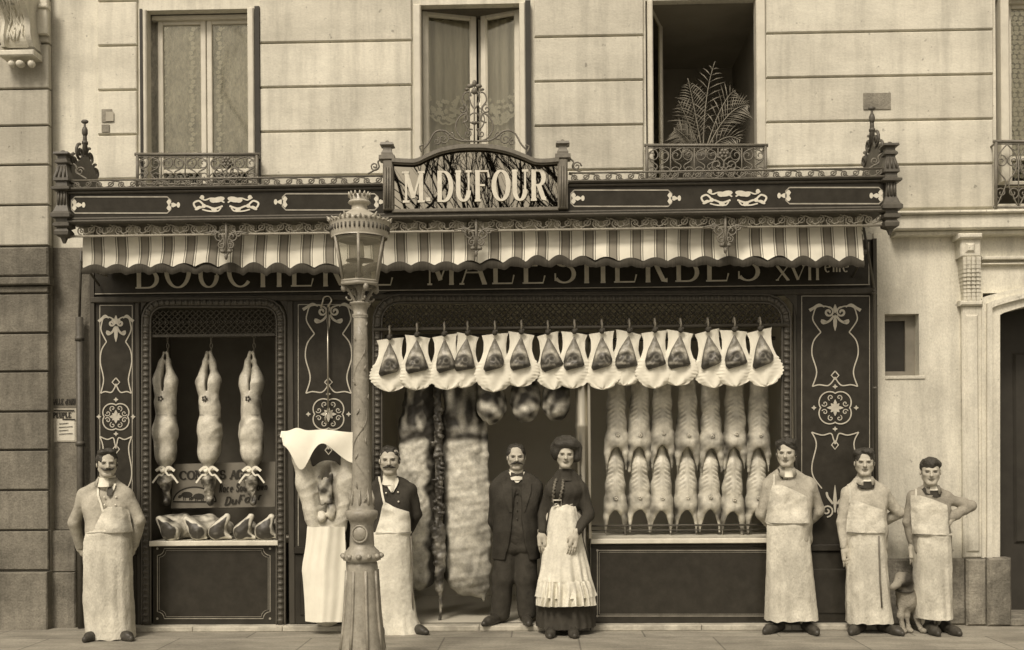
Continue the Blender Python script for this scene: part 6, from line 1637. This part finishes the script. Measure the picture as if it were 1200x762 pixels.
def hair_solid(t, T, R, H, kind, seed=1):
    E = lambda p, r, k=.012, sub=False: ellip(T(*p), np.array(r)*H, k, R, sub)
    if kind == 'short': pr = [E((0, .07, .205), (.368, .408, .325)), E((-.15, -.10, .40), (.17, .22, .11)), E((.10, -.10, .42), (.2, .2, .10)), E((0, .2, -.02), (.30, .27, .30))]
    elif kind == 'parted': pr = [E((0, .06, .20), (.372, .415, .34)), E((.10, -.17, .40), (.25, .21, .14)), E((-.22, -.08, .36), (.15, .27, .14)), E((0, .2, -.02), (.30, .27, .30))]
    elif kind == 'crop': pr = [E((0, .085, .19), (.36, .40, .315)), E((0, .2, -.02), (.30, .27, .28)), E((0, -.02, .40), (.24, .26, .09))]
    elif kind == 'receding': pr = [E((0, .12, .215), (.385, .40, .345)), E((0, .2, -.04), (.32, .28, .29)), E((0, -.36, .30), (.20, .20, .14), .02, True)]
    elif kind == 'bald': pr = [E((0, .17, .14), (.372, .33, .30)), E((0, .2, -.04), (.31, .27, .28))]
    elif kind == 'cap': pr = [E((0, .07, .23), (.372, .43, .30)), E((0, -.08, .34), (.31, .34, .17)), E((0, .2, .02), (.31, .27, .28))]
    elif kind == 'bun': pr = [E((0, .08, .34), (.48, .42, .32), .06), E((-.37, .05, .12), (.17, .28, .28), .06), E((.41, .06, .06), (.18, .28, .30), .06), E((-.12, -.20, .43), (.34, .18, .14), .04), E((.2, -.18, .40), (.28, .18, .14), .04), E((0, .2, .05), (.40, .30, .34), .04), E((.02, .08, .56), (.32, .26, .13), .05)]
    if kind in ('parted', 'short'): pr += [E((.02, .0, .44), (.30, .34, .12)), E((0, -.46, .20), (.21, .20, .13), .03, True)]
    for s in (-1, 1):
        if kind not in ('bun', 'cap'): pr.append(E((s*.325, .02, .04), (.035, .10, .13)))
    return solid('hair', pr, 'hair', t, .005, .006 if kind != 'bun' else .010, 55 if kind != 'bun' else 40, seed)
def moustache(t, T, H, size=1., curl=0.):
    b = MB()
    for s in (-1, 1):
        pts = smoothline([T(0, -.415, -.185), T(s*.07*size, -.415, -.205), T(s*.15*size, -.355, -.225+curl*.03), T(s*.23*size, -.27, -.225+curl*.10)], 14)
        b.tube(pts, np.interp(np.linspace(0, 1, len(pts)), [0, .35, .75, 1], [.028*H, .042*H*size, .026*H*size, .005*H]), 8)
    b.build('moustache', 'hair', t)
def mouth(t, T, H):
    b = MB(); b.tube([T(-.105, -.335, -.236), T(-.05, -.378, -.243), T(0, -.392, -.247), T(.05, -.378, -.243), T(.105, -.335, -.236)], [.008*H, .019*H, .021*H, .019*H, .008*H], 7); b.build('mouth', 'lip', t)
def collar(t, q, hx, hc, Yp, mk, w_=8.5, dy=.03, h=5, name='collar'):
    b = MB(); ang = np.linspace(-PI*.5-2.9, -PI*.5+2.9, 30); v = []
    c = np.array(P(hx, hc+4.5, Yp+dy-.008)); k = abs(P(101, 600, Yp)[0]-P(100, 600, Yp)[0])
    for z, r in ((h*k*1.0, w_*k*1.0), (h*k*.3, w_*k*1.04), (-h*k*.4, w_*k*1.12), (-h*k*1.1, w_*k*1.22)):
        v.append(np.stack([c[0]+r*np.cos(ang), c[1]+r*np.sin(ang)*1.05-.004, c[2]+z-.25*k*h*np.cos(ang+PI/2)*-1*0-.5*h*k*np.clip(np.cos(ang+PI/2), 0, 1)], 1))
    b.grid(np.concatenate(v), 4, 30); return b.build(name, mk, t)
def flap_collar(t, hx, hc, Yp, mk, gap=.42, w_=1.):
    """turned-down soft collar, open at the throat"""
    k = abs(P(101, 600, Yp)[0]-P(100, 600, Yp)[0]); c = np.array(P(hx, hc+1.8, Yp+.028)); n = 40; k0 = k; k = k*w_
    ang = np.linspace(-PI/2+gap, 1.5*PI-gap, n); fr = np.clip(-np.sin(ang), 0, 1); v = []
    for z, r, dz in ((.5, 8.8, 0), (1.0, 9.2, 0), (-1.5, 10.6, -2.2), (-4.2, 12.0, -5.4), (-4.5, 11.6, -5.4)):
        v.append(np.stack([c[0]+r*k*np.cos(ang), c[1]+r*k*1.05*np.sin(ang), c[2]+k0*(z+dz*fr)], 1))
    b = MB(); b.grid(np.concatenate(v), 5, n); return b.build('blouse_collar', mk, t)
def belt_roll(t, rows, Yp, ry, mk, r=.012, name='apron_tie'):
    """rolled waist tie of the apron"""
    b = MB(); y, xl, xr = rows; L, R = P(xl, y, Yp), P(xr, y, Yp); cx = (L[0]+R[0])/2; rx = (R[0]-L[0])/2+.006
    a = np.linspace(0, 2*PI, 49)[:-1]
    b.tube([(cx+rx*np.cos(k), Yp+ry*np.sin(k), L[2]+.006*math.sin(k*3)) for k in a], r, 7, closed=True); b.build(name, mk, t)
def buttons(t, prims, pts, Yp, r=.010, mk='button', off=.012, name='button'):
    b = MB(); p = np.array([P(x, y, Yp-.10) for x, y in pts]); p[:, 1] = Yp-.4
    for _ in range(30): p[:, 1] += (sdf_at(prims, p)-off)*.9
    for c in p: b.ell(c, (r, .006, r), 8, 5)
    b.build(name, mk, t)
def braid(t, pts, r=.008, mk='iron', name='knife_steel'):
    b = MB(); pts = np.array(pts)
    b.tube(pts, r, 6); b.build(name, mk, t)

# ---- A: moustached butcher by the neighbouring house
Yp = -.60
t, q, T, R, H, torso, arms, c0 = person('moustached butcher in a double-breasted pale jacket and long apron beside the grimy wall', Yp, 127,
    dict(head=(125.5, 528.5, 559), turn=(.10, 0, 0), sh=((100, 579), (149, 579)), waist=(127, 622, 24), rs=.06, dep=.118, feet=(118, 142),
         arms=(((99, 581, .02), (87, 612, .06), (94, 640, .14), .062, .058, .047), ((149, 581, .02), (163, 610, .05), (157, 638, .14), .062, .058, .047)),
         hands=(((96, 646, .15), (.5, .25, -.5), .7, 1), ((155, 645, .15), (-.5, .25, -.5), .7, -1))))
coat = torso+arms; solid('jacket', coat, 'blouse', t, .006, .0055, 28, 11, an=.45)
hair_solid(t, T, R, H, 'short', 5); moustache(t, T, H, 1.05, 1.0); collar(t, q, 125.5, 558, Yp, 'linen', 9.4)
drape('shirt_front', [(567, 119, 132), (572, 120.5, 131), (579, 124, 128)], 'linen', t, coat, Yp, .008, 8, 8)
drape('tie', [(568, 123.5, 128), (571, 124, 127.5), (574, 122.5, 129.5), (580, 123.5, 129), (582, 126, 126.6)], 'tie_dark', t, coat, Yp, .016, 10, 6)
flap_collar(t, 125.5, 559, Yp, 'blouse', .55, 1.14)
ap = torso
drape('apron_bib', [(594, 127, 140), (598, 120, 147), (604, 117, 148), (614, 113, 149), (624, 110, 150)], 'apron_bib', t, coat, Yp, .008, 30, 32, .006, 3, bulge=.016)
drape('apron_strap', [(570, 109, 111.5), (580, 112, 114.5), (590, 116, 118.5), (600, 119, 122)], 'apron_clean', t, coat, Yp, .013, 14, 4, .001)
buttons(t, coat, [(121, 583), (134, 583), (122, 592), (135, 592)], Yp)
skirt('apron', [(622, 103, 151), (632, 101, 152), (650, 99.5, 153), (680, 99.5, 153.5), (710, 100, 155), (735, 101.5, 156.5), (747, 103, 157)], 'apron', t, Yp, .135, .165, .010, 21, 8)
belt_roll(t, (623, 103.5, 150.5), Yp, .136, 'apron')
shoes(t, ((117, -.15, .03), (143, .85, .05)), Yp)

# ---- B: dark-jacketed butcher behind the lamp
Yp = -.33
t, q, T, R, H, torso, arms, c0 = person('moustached man in a dark knitted jacket and apron standing close behind the street lamp', Yp, 462,
    dict(head=(456.5, 524, 556), turn=(-.05, 0, 0), sh=((435, 573), (481, 573)), waist=(458, 624, 21.5), rs=.058, dep=.112, feet=(450, 483),
         arms=(((435, 576, .02), (426, 606, .06), (436, 630, .14), .06, .056, .05), ((481, 576, .02), (489, 603, .07), (476, 626, .16), .06, .056, .05))))
coat = torso+arms; solid('jacket', coat, 'wool_black', t, .0065, .0055, 28, 12, an=.45)
hair_solid(t, T, R, H, 'crop', 6); moustache(t, T, H, 1.0, -.2); collar(t, q, 457, 556, Yp, 'linen', 8)
drape('shirt_front', [(560, 450, 465), (564, 448.5, 466), (570, 453, 464), (577, 458, 460.5)], 'linen', t, coat, Yp, .009, 10, 10)
drape('tie', [(561, 455.5, 459.5), (564, 455, 460), (570, 456.5, 461.5), (576, 458.3, 460)], 'tie_pale', t, coat, Yp, .015, 8, 6)
buttons(t, coat, [(466, 577), (467, 588), (452, 578)], Yp, .009)
drape('apron_strap', [(556, 440, 442.5), (568, 443.5, 446), (580, 446.5, 449), (592, 449.5, 452)], 'apron_clean', t, coat, Yp, .013, 14, 4, .001)
drape('apron_bib', [(589, 449.5, 452), (594, 448, 461), (600, 446.5, 479), (610, 444.5, 480), (624, 440, 480.5)], 'apron_clean', t, coat, Yp, .008, 30, 32, .006, 4, bulge=.016)
skirt('apron', [(623, 436, 480.5), (640, 434, 481), (670, 433, 482), (700, 434, 485), (725, 436, 490), (742, 440, 497)], 'apron_clean', t, Yp, .13, .165, .010, 22, 8)
belt_roll(t, (624, 436.5, 480.5), Yp, .131, 'apron_clean')
braid(t, [P(481.5, 628, Yp-.05), P(483, 650, Yp-.06), P(483.5, 690, Yp-.07), P(483.5, 716, Yp-.07)], .007)
shoes(t, ((452, -.2, .0), (484, .75, .02)), Yp)

# ---- C: man in the dark suit on the step
Yp = -.12
t, q, T, R, H, torso, arms, c0 = person('balding man with heavy moustache and bow tie in a dark suit on the doorstep', Yp, 604,
    dict(head=(605, 522, 550.5), turn=(.05, 0, 0), sh=((581, 571), (629, 571)), waist=(605, 622, 22), rs=.060, dep=.12, feet=(581, 623), jaw=1.05,
         arms=(((581, 574, .02), (579, 612, .08), (590, 640, .17), .062, .058, .052), ((629, 574, .02), (632, 612, .08), (622, 640, .17), .062, .058, .052))), ground=.048)
hz = q(605, 648)
vest = torso+[ellip(q(605, 600, -.02), (.13, .13, .17), .05)]
solid('waistcoat', torso, 'wool_dark', t, .0065, .004, 26, 13)
tr = []
for s, x in ((-1, 586), (1, 618)):
    hp_ = q(605+s*11, 640, .02); f0 = q(x, 726, .0); f0[2] = .048+.09; kn = (hp_+f0)/2+np.array([0, -.02, .01])
    tr += [rcone(hp_, kn, .108, .094, .05), rcone(kn, f0, .094, .088, .03)]
tr += [rcone(q(597, 628, .01), q(613, 628, .01), .12, .12, .05)]
solid('trousers', tr, 'wool_dark', t, .0065, .0055, 26, 14, an=.35)
jk = [(fn, lo, hi, k, s) for fn, lo, hi, k, s in torso]
big = []
for fn, lo, hi, k, s in torso: big.append(((lambda fn: (lambda x, y, z: fn(x, y, z)-.017))(fn), lo-.017, hi+.017, k, s))
big += arms+[rcone(q(596, 625, .01), q(594, 655, .02), .125, .13, .05), rcone(q(614, 625, .01), q(617, 655, .02), .125, .13, .05)]
cutw = []
for y, w_ in ((568, 5.5), (584, 6.5), (600, 7), (620, 7.5), (640, 10), (655, 14), (668, 16)): cutw.append((y, w_))
for (ya, wa), (yb, wb) in zip(cutw[:-1], cutw[1:]):
    a, c = q(605+1, ya, -.20), q(605+1, yb, -.20); k = abs(P(101, 600, Yp)[0]-P(100, 600, Yp)[0]); big.append(rcone(a, c, wa*k, wb*k, .004, sy=2.6, sub=True))
big.append(rbox(q(605, 700), (.6, .6, q(605, 655)[2]-q(605, 700)[2]), .004, .006, True))
solid('jacket', big, 'wool_black', t, .0068, .005, 26, 15, an=.4)
hair_solid(t, T, R, H, 'receding', 7); moustache(t, T, H, 1.15, -.5); collar(t, q, 605, 550, Yp, 'linen', 8)
drape('shirt_front', [(553, 596, 615), (558, 598, 613), (563, 602, 610), (566, 604.5, 607)], 'linen', t, big, Yp, .006, 10, 10)
b = MB(); c = q(606, 556.5, -.14)
for s in (-1, 1): b.add([c+np.array([s*.004, -.004, .008]), c+np.array([s*.055, 0, .026]), c+np.array([s*.058, .01, -.022]), c+np.array([s*.004, -.004, -.010])], [(0, 1, 2, 3)])
b.ell(c+np.array([0, -.006, 0]), (.014, .012, .014), 8, 6); b.build('bow_tie', 'tie_dark', t)
drape('lapel', [(556, 591, 597), (566, 588.5, 599.5), (578, 590, 600), (600, 597, 600)], 'wool_dark', t, big, Yp, .006, 14, 8); drape('lapel', [(556, 613, 620), (566, 611.5, 623), (578, 611.5, 622), (600, 613, 615)], 'wool_dark', t, big, Yp, .006, 14, 8)
buttons(t, torso, [(606, 578), (606, 588), (606, 598), (606, 608)], Yp, .008, 'tie_dark')
shoes(t, ((582, -.55, .05), (616, .15, .03)), Yp)

# ---- D: the woman
Yp = -.35
t, q, T, R, H, torso, arms, c0 = person('woman with piled dark hair, black dress and frilled white apron in front of the doorway', Yp, 662,
    dict(head=(662.5, 518.5, 548.5), turn=(.06, .03, 0), fem=1, jaw=.92, trap=6.0, sh=((645, 571), (683, 571)), waist=(660, 592, 13.5), rs=.052, dep=.092, feet=(652, 672), hdy=0,
         brow='brow', extra=((653, 577, -.045, (.075, .075, .07)), (671, 577, -.045, (.075, .075, .07))),
         arms=(((645, 574, .02), (637, 604, .02), (635, 622, -.09), .060, .058, .045), ((683, 574, .02), (689.5, 604, -.02), (677, 623, -.20), .060, .058, .045)),
         hands=(((634, 626, -.10), (.12, -.15, -1), .7, 1), ((674, 627, -.215), (-.25, -.10, -1), .5, -1))))
bd = torso+arms; solid('bodice', bd, 'wool_black', t, .006, .005, 34, 16, an=.4)
hair_solid(t, T, R, H, 'bun', 8); mouth(t, T, H)
b = MB(); c = np.array(P(663, 554, Yp+.015)); b.lathe([(c[2]-.07, .070), (c[2]-.03, .064), (c[2]-.0, .060), (c[2]+.032, .058)], (c[0], c[1]-.002), 24); b.build('collar', 'wool_dark', t)
b = MB()
for s, xx in ((-1, ((652, 561), (649, 572), (648, 588))), (1, ((660, 561), (659, 572), (655, 588)))):
    pts = smoothline(xx, 26); p = np.array([P(x, y, Yp-.1) for x, y in pts]); p[:, 1] = Yp-.4
    for _ in range(30): p[:, 1] += (sdf_at(bd, p)-.010)*.9
    p[:, 0] += .008*np.sin(np.arange(len(p))*1.9); b.tube(p, .010+.004*np.sin(np.arange(len(p))*1.9+1), 6)
b.build('frill', 'tie_pale' if False else 'bill_dark', t)
skirt('skirt', [(592, 647, 674), (602, 642, 678), (630, 637, 684), (670, 632, 690), (705, 629, 694), (733, 628, 697)], 'skirt_black', t, Yp, .09, .245, .018, 31, 15, 120, flare=.0)
# apron: front half of a wider skirt, with a ruffle
skirt('apron', [(590, 648.5, 674), (600, 643, 677), (630, 637.5, 684), (660, 632, 690), (680, 628, 694.5), (697, 625.5, 699)], 'apron_clean', t, Yp, .115, .285, .016, 32, 14, 90, a0=PI+.36, a1=2*PI-.36, flare=.01)
skirt('apron_ruffle', [(678, 628.5, 694), (690, 626, 698.5), (706, 624.5, 701)], 'apron_clean', t, Yp, .278, .305, .030, 33, 26, 110, 10, a0=PI+.42, a1=2*PI-.42)
belt_roll(t, (592, 647.5, 674), Yp, .112, 'wool_dark', .016, 'belt')
b = MB(); c = np.array(P(653, 590, Yp-.125)); b.tube([c+np.array(p) for p in ((-.035, 0, -.028), (.035, 0, -.028), (.035, 0, .028), (-.035, 0, .028))], .007, 5, closed=True); b.build('buckle', 'letter', t)
shoes(t, ((646, -.1, .16), (669, .1, .16)), Yp)

def apprentice(label, Yp, fx, sp, coat_m, rows, bib, strap, skin_rows, sk_seed, apron_m, feet, hair_k, tie=None, coll='linen', inner=None, steel=None, cuff=None):
    t, q, T, R, H, torso, arms, c0 = person(label, Yp, fx, sp)
    coat = torso+arms; solid('blouse', coat, coat_m, t, .006, .0065, 30, sk_seed, an=.45)
    hair_solid(t, T, R, H, hair_k, sk_seed); mouth(t, T, H); collar(t, q, sp['head'][0], sp['head'][2]-(.5 if tie else 1.6), Yp, coll, 8.0, h=5.0 if tie else 2.2)
    if inner:
        drape('undershirt', inner, 'wool_black', t, coat, Yp, .006, 16, 16, .004)
        if not tie: collar(t, q, sp['head'][0], sp['head'][2]+4.2, Yp, 'wool_black', 9.0, h=3.4, name='neckband')
    if tie: drape('tie', tie, 'linen', t, coat, Yp, .014, 10, 6)
    flap_collar(t, sp['head'][0], sp['head'][2], Yp, coat_m)
    drape('apron_strap', strap, apron_m, t, coat, Yp, .012, 14, 4, .001)
    drape('apron_bib', bib, 'apron_bib', t, coat, Yp, .012, 34, 34, .005, sk_seed, bulge=.02)
    skirt('apron', skin_rows, apron_m, t, Yp, .128, .155, .010, sk_seed+1, 8)
    belt_roll(t, (skin_rows[0][0]+1, skin_rows[0][1], skin_rows[0][2]), Yp, .131, apron_m)
    if steel: braid(t, [P(x, y, Yp-.155) for x, y in steel], .008)
    shoes(t, feet, Yp); return t
# ---- E
apprentice('young butcher in white bow tie and apron standing before the window edge', -.36, 926,
    dict(head=(921.5, 516.5, 547), turn=(-.12, 0, 0), sh=((901, 567), (950, 567)), waist=(926, 612, 23), rs=.058, dep=.115, feet=(912, 943),
         brow='brow', arms=(((901, 571, .02), (892, 602, .07), (908, 622, .17), .06, .056, .05), ((950, 571, .02), (960, 598, .08), (942, 618, .18), .06, .056, .05))),
    'blouse', ([(551, 911, 914), (556, 907, 916), (563, 909, 919)], [(551, 929, 932), (556, 930, 937), (563, 929, 936)]),
    [(569, 906, 918), (575, 904, 932), (582, 903, 945), (592, 902, 946), (604, 901, 946.5), (613, 900, 947)],
    [(556, 908.5, 910.5), (563, 908, 910), (572, 906.5, 909)],
    [(612, 900, 947), (625, 898.5, 949), (660, 898, 952), (695, 897, 955), (726, 896.5, 957.5)], 41, 'apron', ((909, -.75, .02), (946, .1, .04)), 'parted',
    tie=[(551, 919, 925), (556, 918, 926), (561, 920, 924)], inner=[(549, 914, 930), (556, 916, 928), (562, 919, 925)])
# ---- F
apprentice('young butcher with dark undershirt and one bare forearm hanging beside the dog', -.40, 1016,
    dict(head=(1013, 527.5, 557.5), turn=(.02, 0, 0), sh=((993, 577), (1036, 577)), waist=(1016, 622, 21.5), rs=.056, dep=.108, feet=(1005, 1035),
         brow='brow', arms=(((993, 580, .02), (986, 612, .02), (989, 640, -.02), .058, .052, .034), ((1036, 580, .02), (1054, 601, .07), (1036, 612, .16), .058, .055, .045)),
         hands=(((990, 643, -.02), (.15, -.1, -1), .55, 1),)),
    'blouse_pale', ([(559, 1003, 1005), (564, 999, 1007), (571, 1001, 1010)], [(559, 1020, 1023), (564, 1020, 1028), (571, 1018, 1026)]),
    [(586, 998, 1003), (592, 997, 1018), (598, 996, 1036), (610, 994.5, 1036.5), (624, 993.5, 1037)],
    [(566, 997, 999), (577, 997, 999), (590, 996.5, 999.5)],
    [(623, 993.5, 1037), (640, 993, 1038.5), (670, 992.5, 1040), (700, 992, 1042.5), (729, 992.5, 1046)], 42, 'apron', ((1005, -.6, .02), (1037, .35, .04)), 'parted',
    inner=[(566, 1006.5, 1020), (568, 1007.5, 1019), (573, 1011.5, 1014.5)], steel=[(1030, 628), (1030.5, 650), (1031.5, 680), (1033.5, 712)])
# ---- G
apprentice('boy in a dark cap with his hand on his hip beside the doorway pilaster', -.40, 1090,
    dict(head=(1090.5, 538, 568), turn=(.05, 0, .05), sh=((1070, 581), (1110, 581)), waist=(1092, 626, 20), rs=.052, dep=.10, feet=(1083, 1103), hdy=-.02,
         brow='brow', arms=(((1070, 584, .02), (1063, 612, .04), (1068, 636, .05), .055, .05, .036), ((1110, 584, .02), (1137, 593, .02), (1115, 607, -.03), .055, .054, .042)),
         hands=(((1069, 640, .05), (.1, -.1, -1), .5, 1), ((1113, 610, -.04), (-.7, -.1, -.55), .5, -1, (0, 1, .2)))),
    'blouse_dark', ([(566, 1081, 1083), (572, 1077, 1084), (578, 1079, 1087)], [(566, 1098, 1101), (572, 1098, 1105), (578, 1096, 1103)]),
    [(581, 1070.5, 1081), (586, 1070, 1096), (592, 1070, 1111), (605, 1071, 1111.5), (626, 1072.5, 1112)],
    [(571, 1077.5, 1079.5), (576, 1076, 1078), (584, 1073.5, 1076.5)],
    [(625, 1072.5, 1112.5), (640, 1072, 1113), (670, 1071.5, 1113.5), (700, 1072, 1114), (724, 1073, 1114.5)], 43, 'apron', ((1087, -.05, .05), (1108, .1, .05)), 'cap',
    inner=[(566, 1082, 1099), (572, 1083, 1098), (580, 1087, 1094)])

# ================================================================== dog
DY = -.36
t = thing('dog', 'pale short-haired dog with dark ears sitting between the two youngest butchers', 'dog', P(1060, 734, DY))
t.location.z = 0
m = lambda x, y, dy=0.: np.array(P(x, y, DY+dy)); g = lambda x, dy=0.: np.array([P(x, 700, DY)[0], DY+dy, .02])
pr = [ellip(m(1063, 702, .03), (.070, .12, .105), .04), ellip(m(1068, 711, .12), (.085, .13, .11), .05), rcone(m(1060, 690, -.04), m(1061, 706, -.02), .065, .08, .05),
      rcone(m(1057, 707, -.05), m(1055.5, 722, -.07), .036, .025, .02), rcone(m(1055.5, 722, -.07), g(1054.5, -.08), .025, .021, .02), ellip(g(1054, -.10)+np.array([0, 0, .0]), (.027, .042, .022), .01),
      rcone(m(1063, 708, -.04), m(1062.5, 722, -.05), .034, .024, .02), rcone(m(1062.5, 722, -.05), g(1062, -.06), .024, .02, .02), ellip(g(1062, -.08), (.026, .04, .022), .01),
      ellip(m(1073, 718, .04), (.05, .10, .085), .03), rcone(m(1074, 724, -.02), g(1076.5, -.06), .03, .02, .02), ellip(g(1077, -.10), (.026, .05, .022), .01),
      rcone(m(1060, 692, -.03), m(1058, 682, -.06), .062, .058, .04), ellip(m(1057.5, 679, -.08), (.068, .075, .065), .03), rcone(m(1054, 682, -.12), m(1047.5, 688, -.17), .042, .03, .03), ellip(m(1046, 688.5, -.18), (.026, .03, .026), .01)]
for s, a, c in ((-1, (1054, 675, -.07), (1052, 684, -.05)), (1, (1062, 674, -.06), (1067, 684, -.05))): pr += [rcone(m(*a), m(*c), .022, .026, .02)]
ec = m(1065, 680, -.05); e2 = m(1052, 681, -.05)
solid('body', pr, 'dog', t, .0055, .003, 40, 77, tone=lambda v, n: np.clip(1-1.6*np.exp(-((v[:, 0]-ec[0]+.02)/.055)**2-((v[:, 2]-ec[2])/.085)**2)-.5*np.clip(wob(v, 14, 3)-.5, 0, 1)-1.5*np.exp(-((v[:, 0]-m(1046, 0)[0])/.02)**2-((v[:, 2]-m(0, 688)[2])/.02)**2), 0, 1))
b = MB(); c = m(1059.5, 691, -.045); b.tube([c+np.array([.072*math.cos(a), .07*math.sin(a), .012*math.sin(a)]) for a in np.linspace(0, 2*PI, 25)[:-1]], .012, 6, closed=True); b.build('collar', 'tie_dark', t)
b = MB()
for x in (1053.5, 1058.5): b.ell(m(x, 678.5, -.142), (.009, .008, .009), 8, 6)
b.build('eye', 'eye', t)
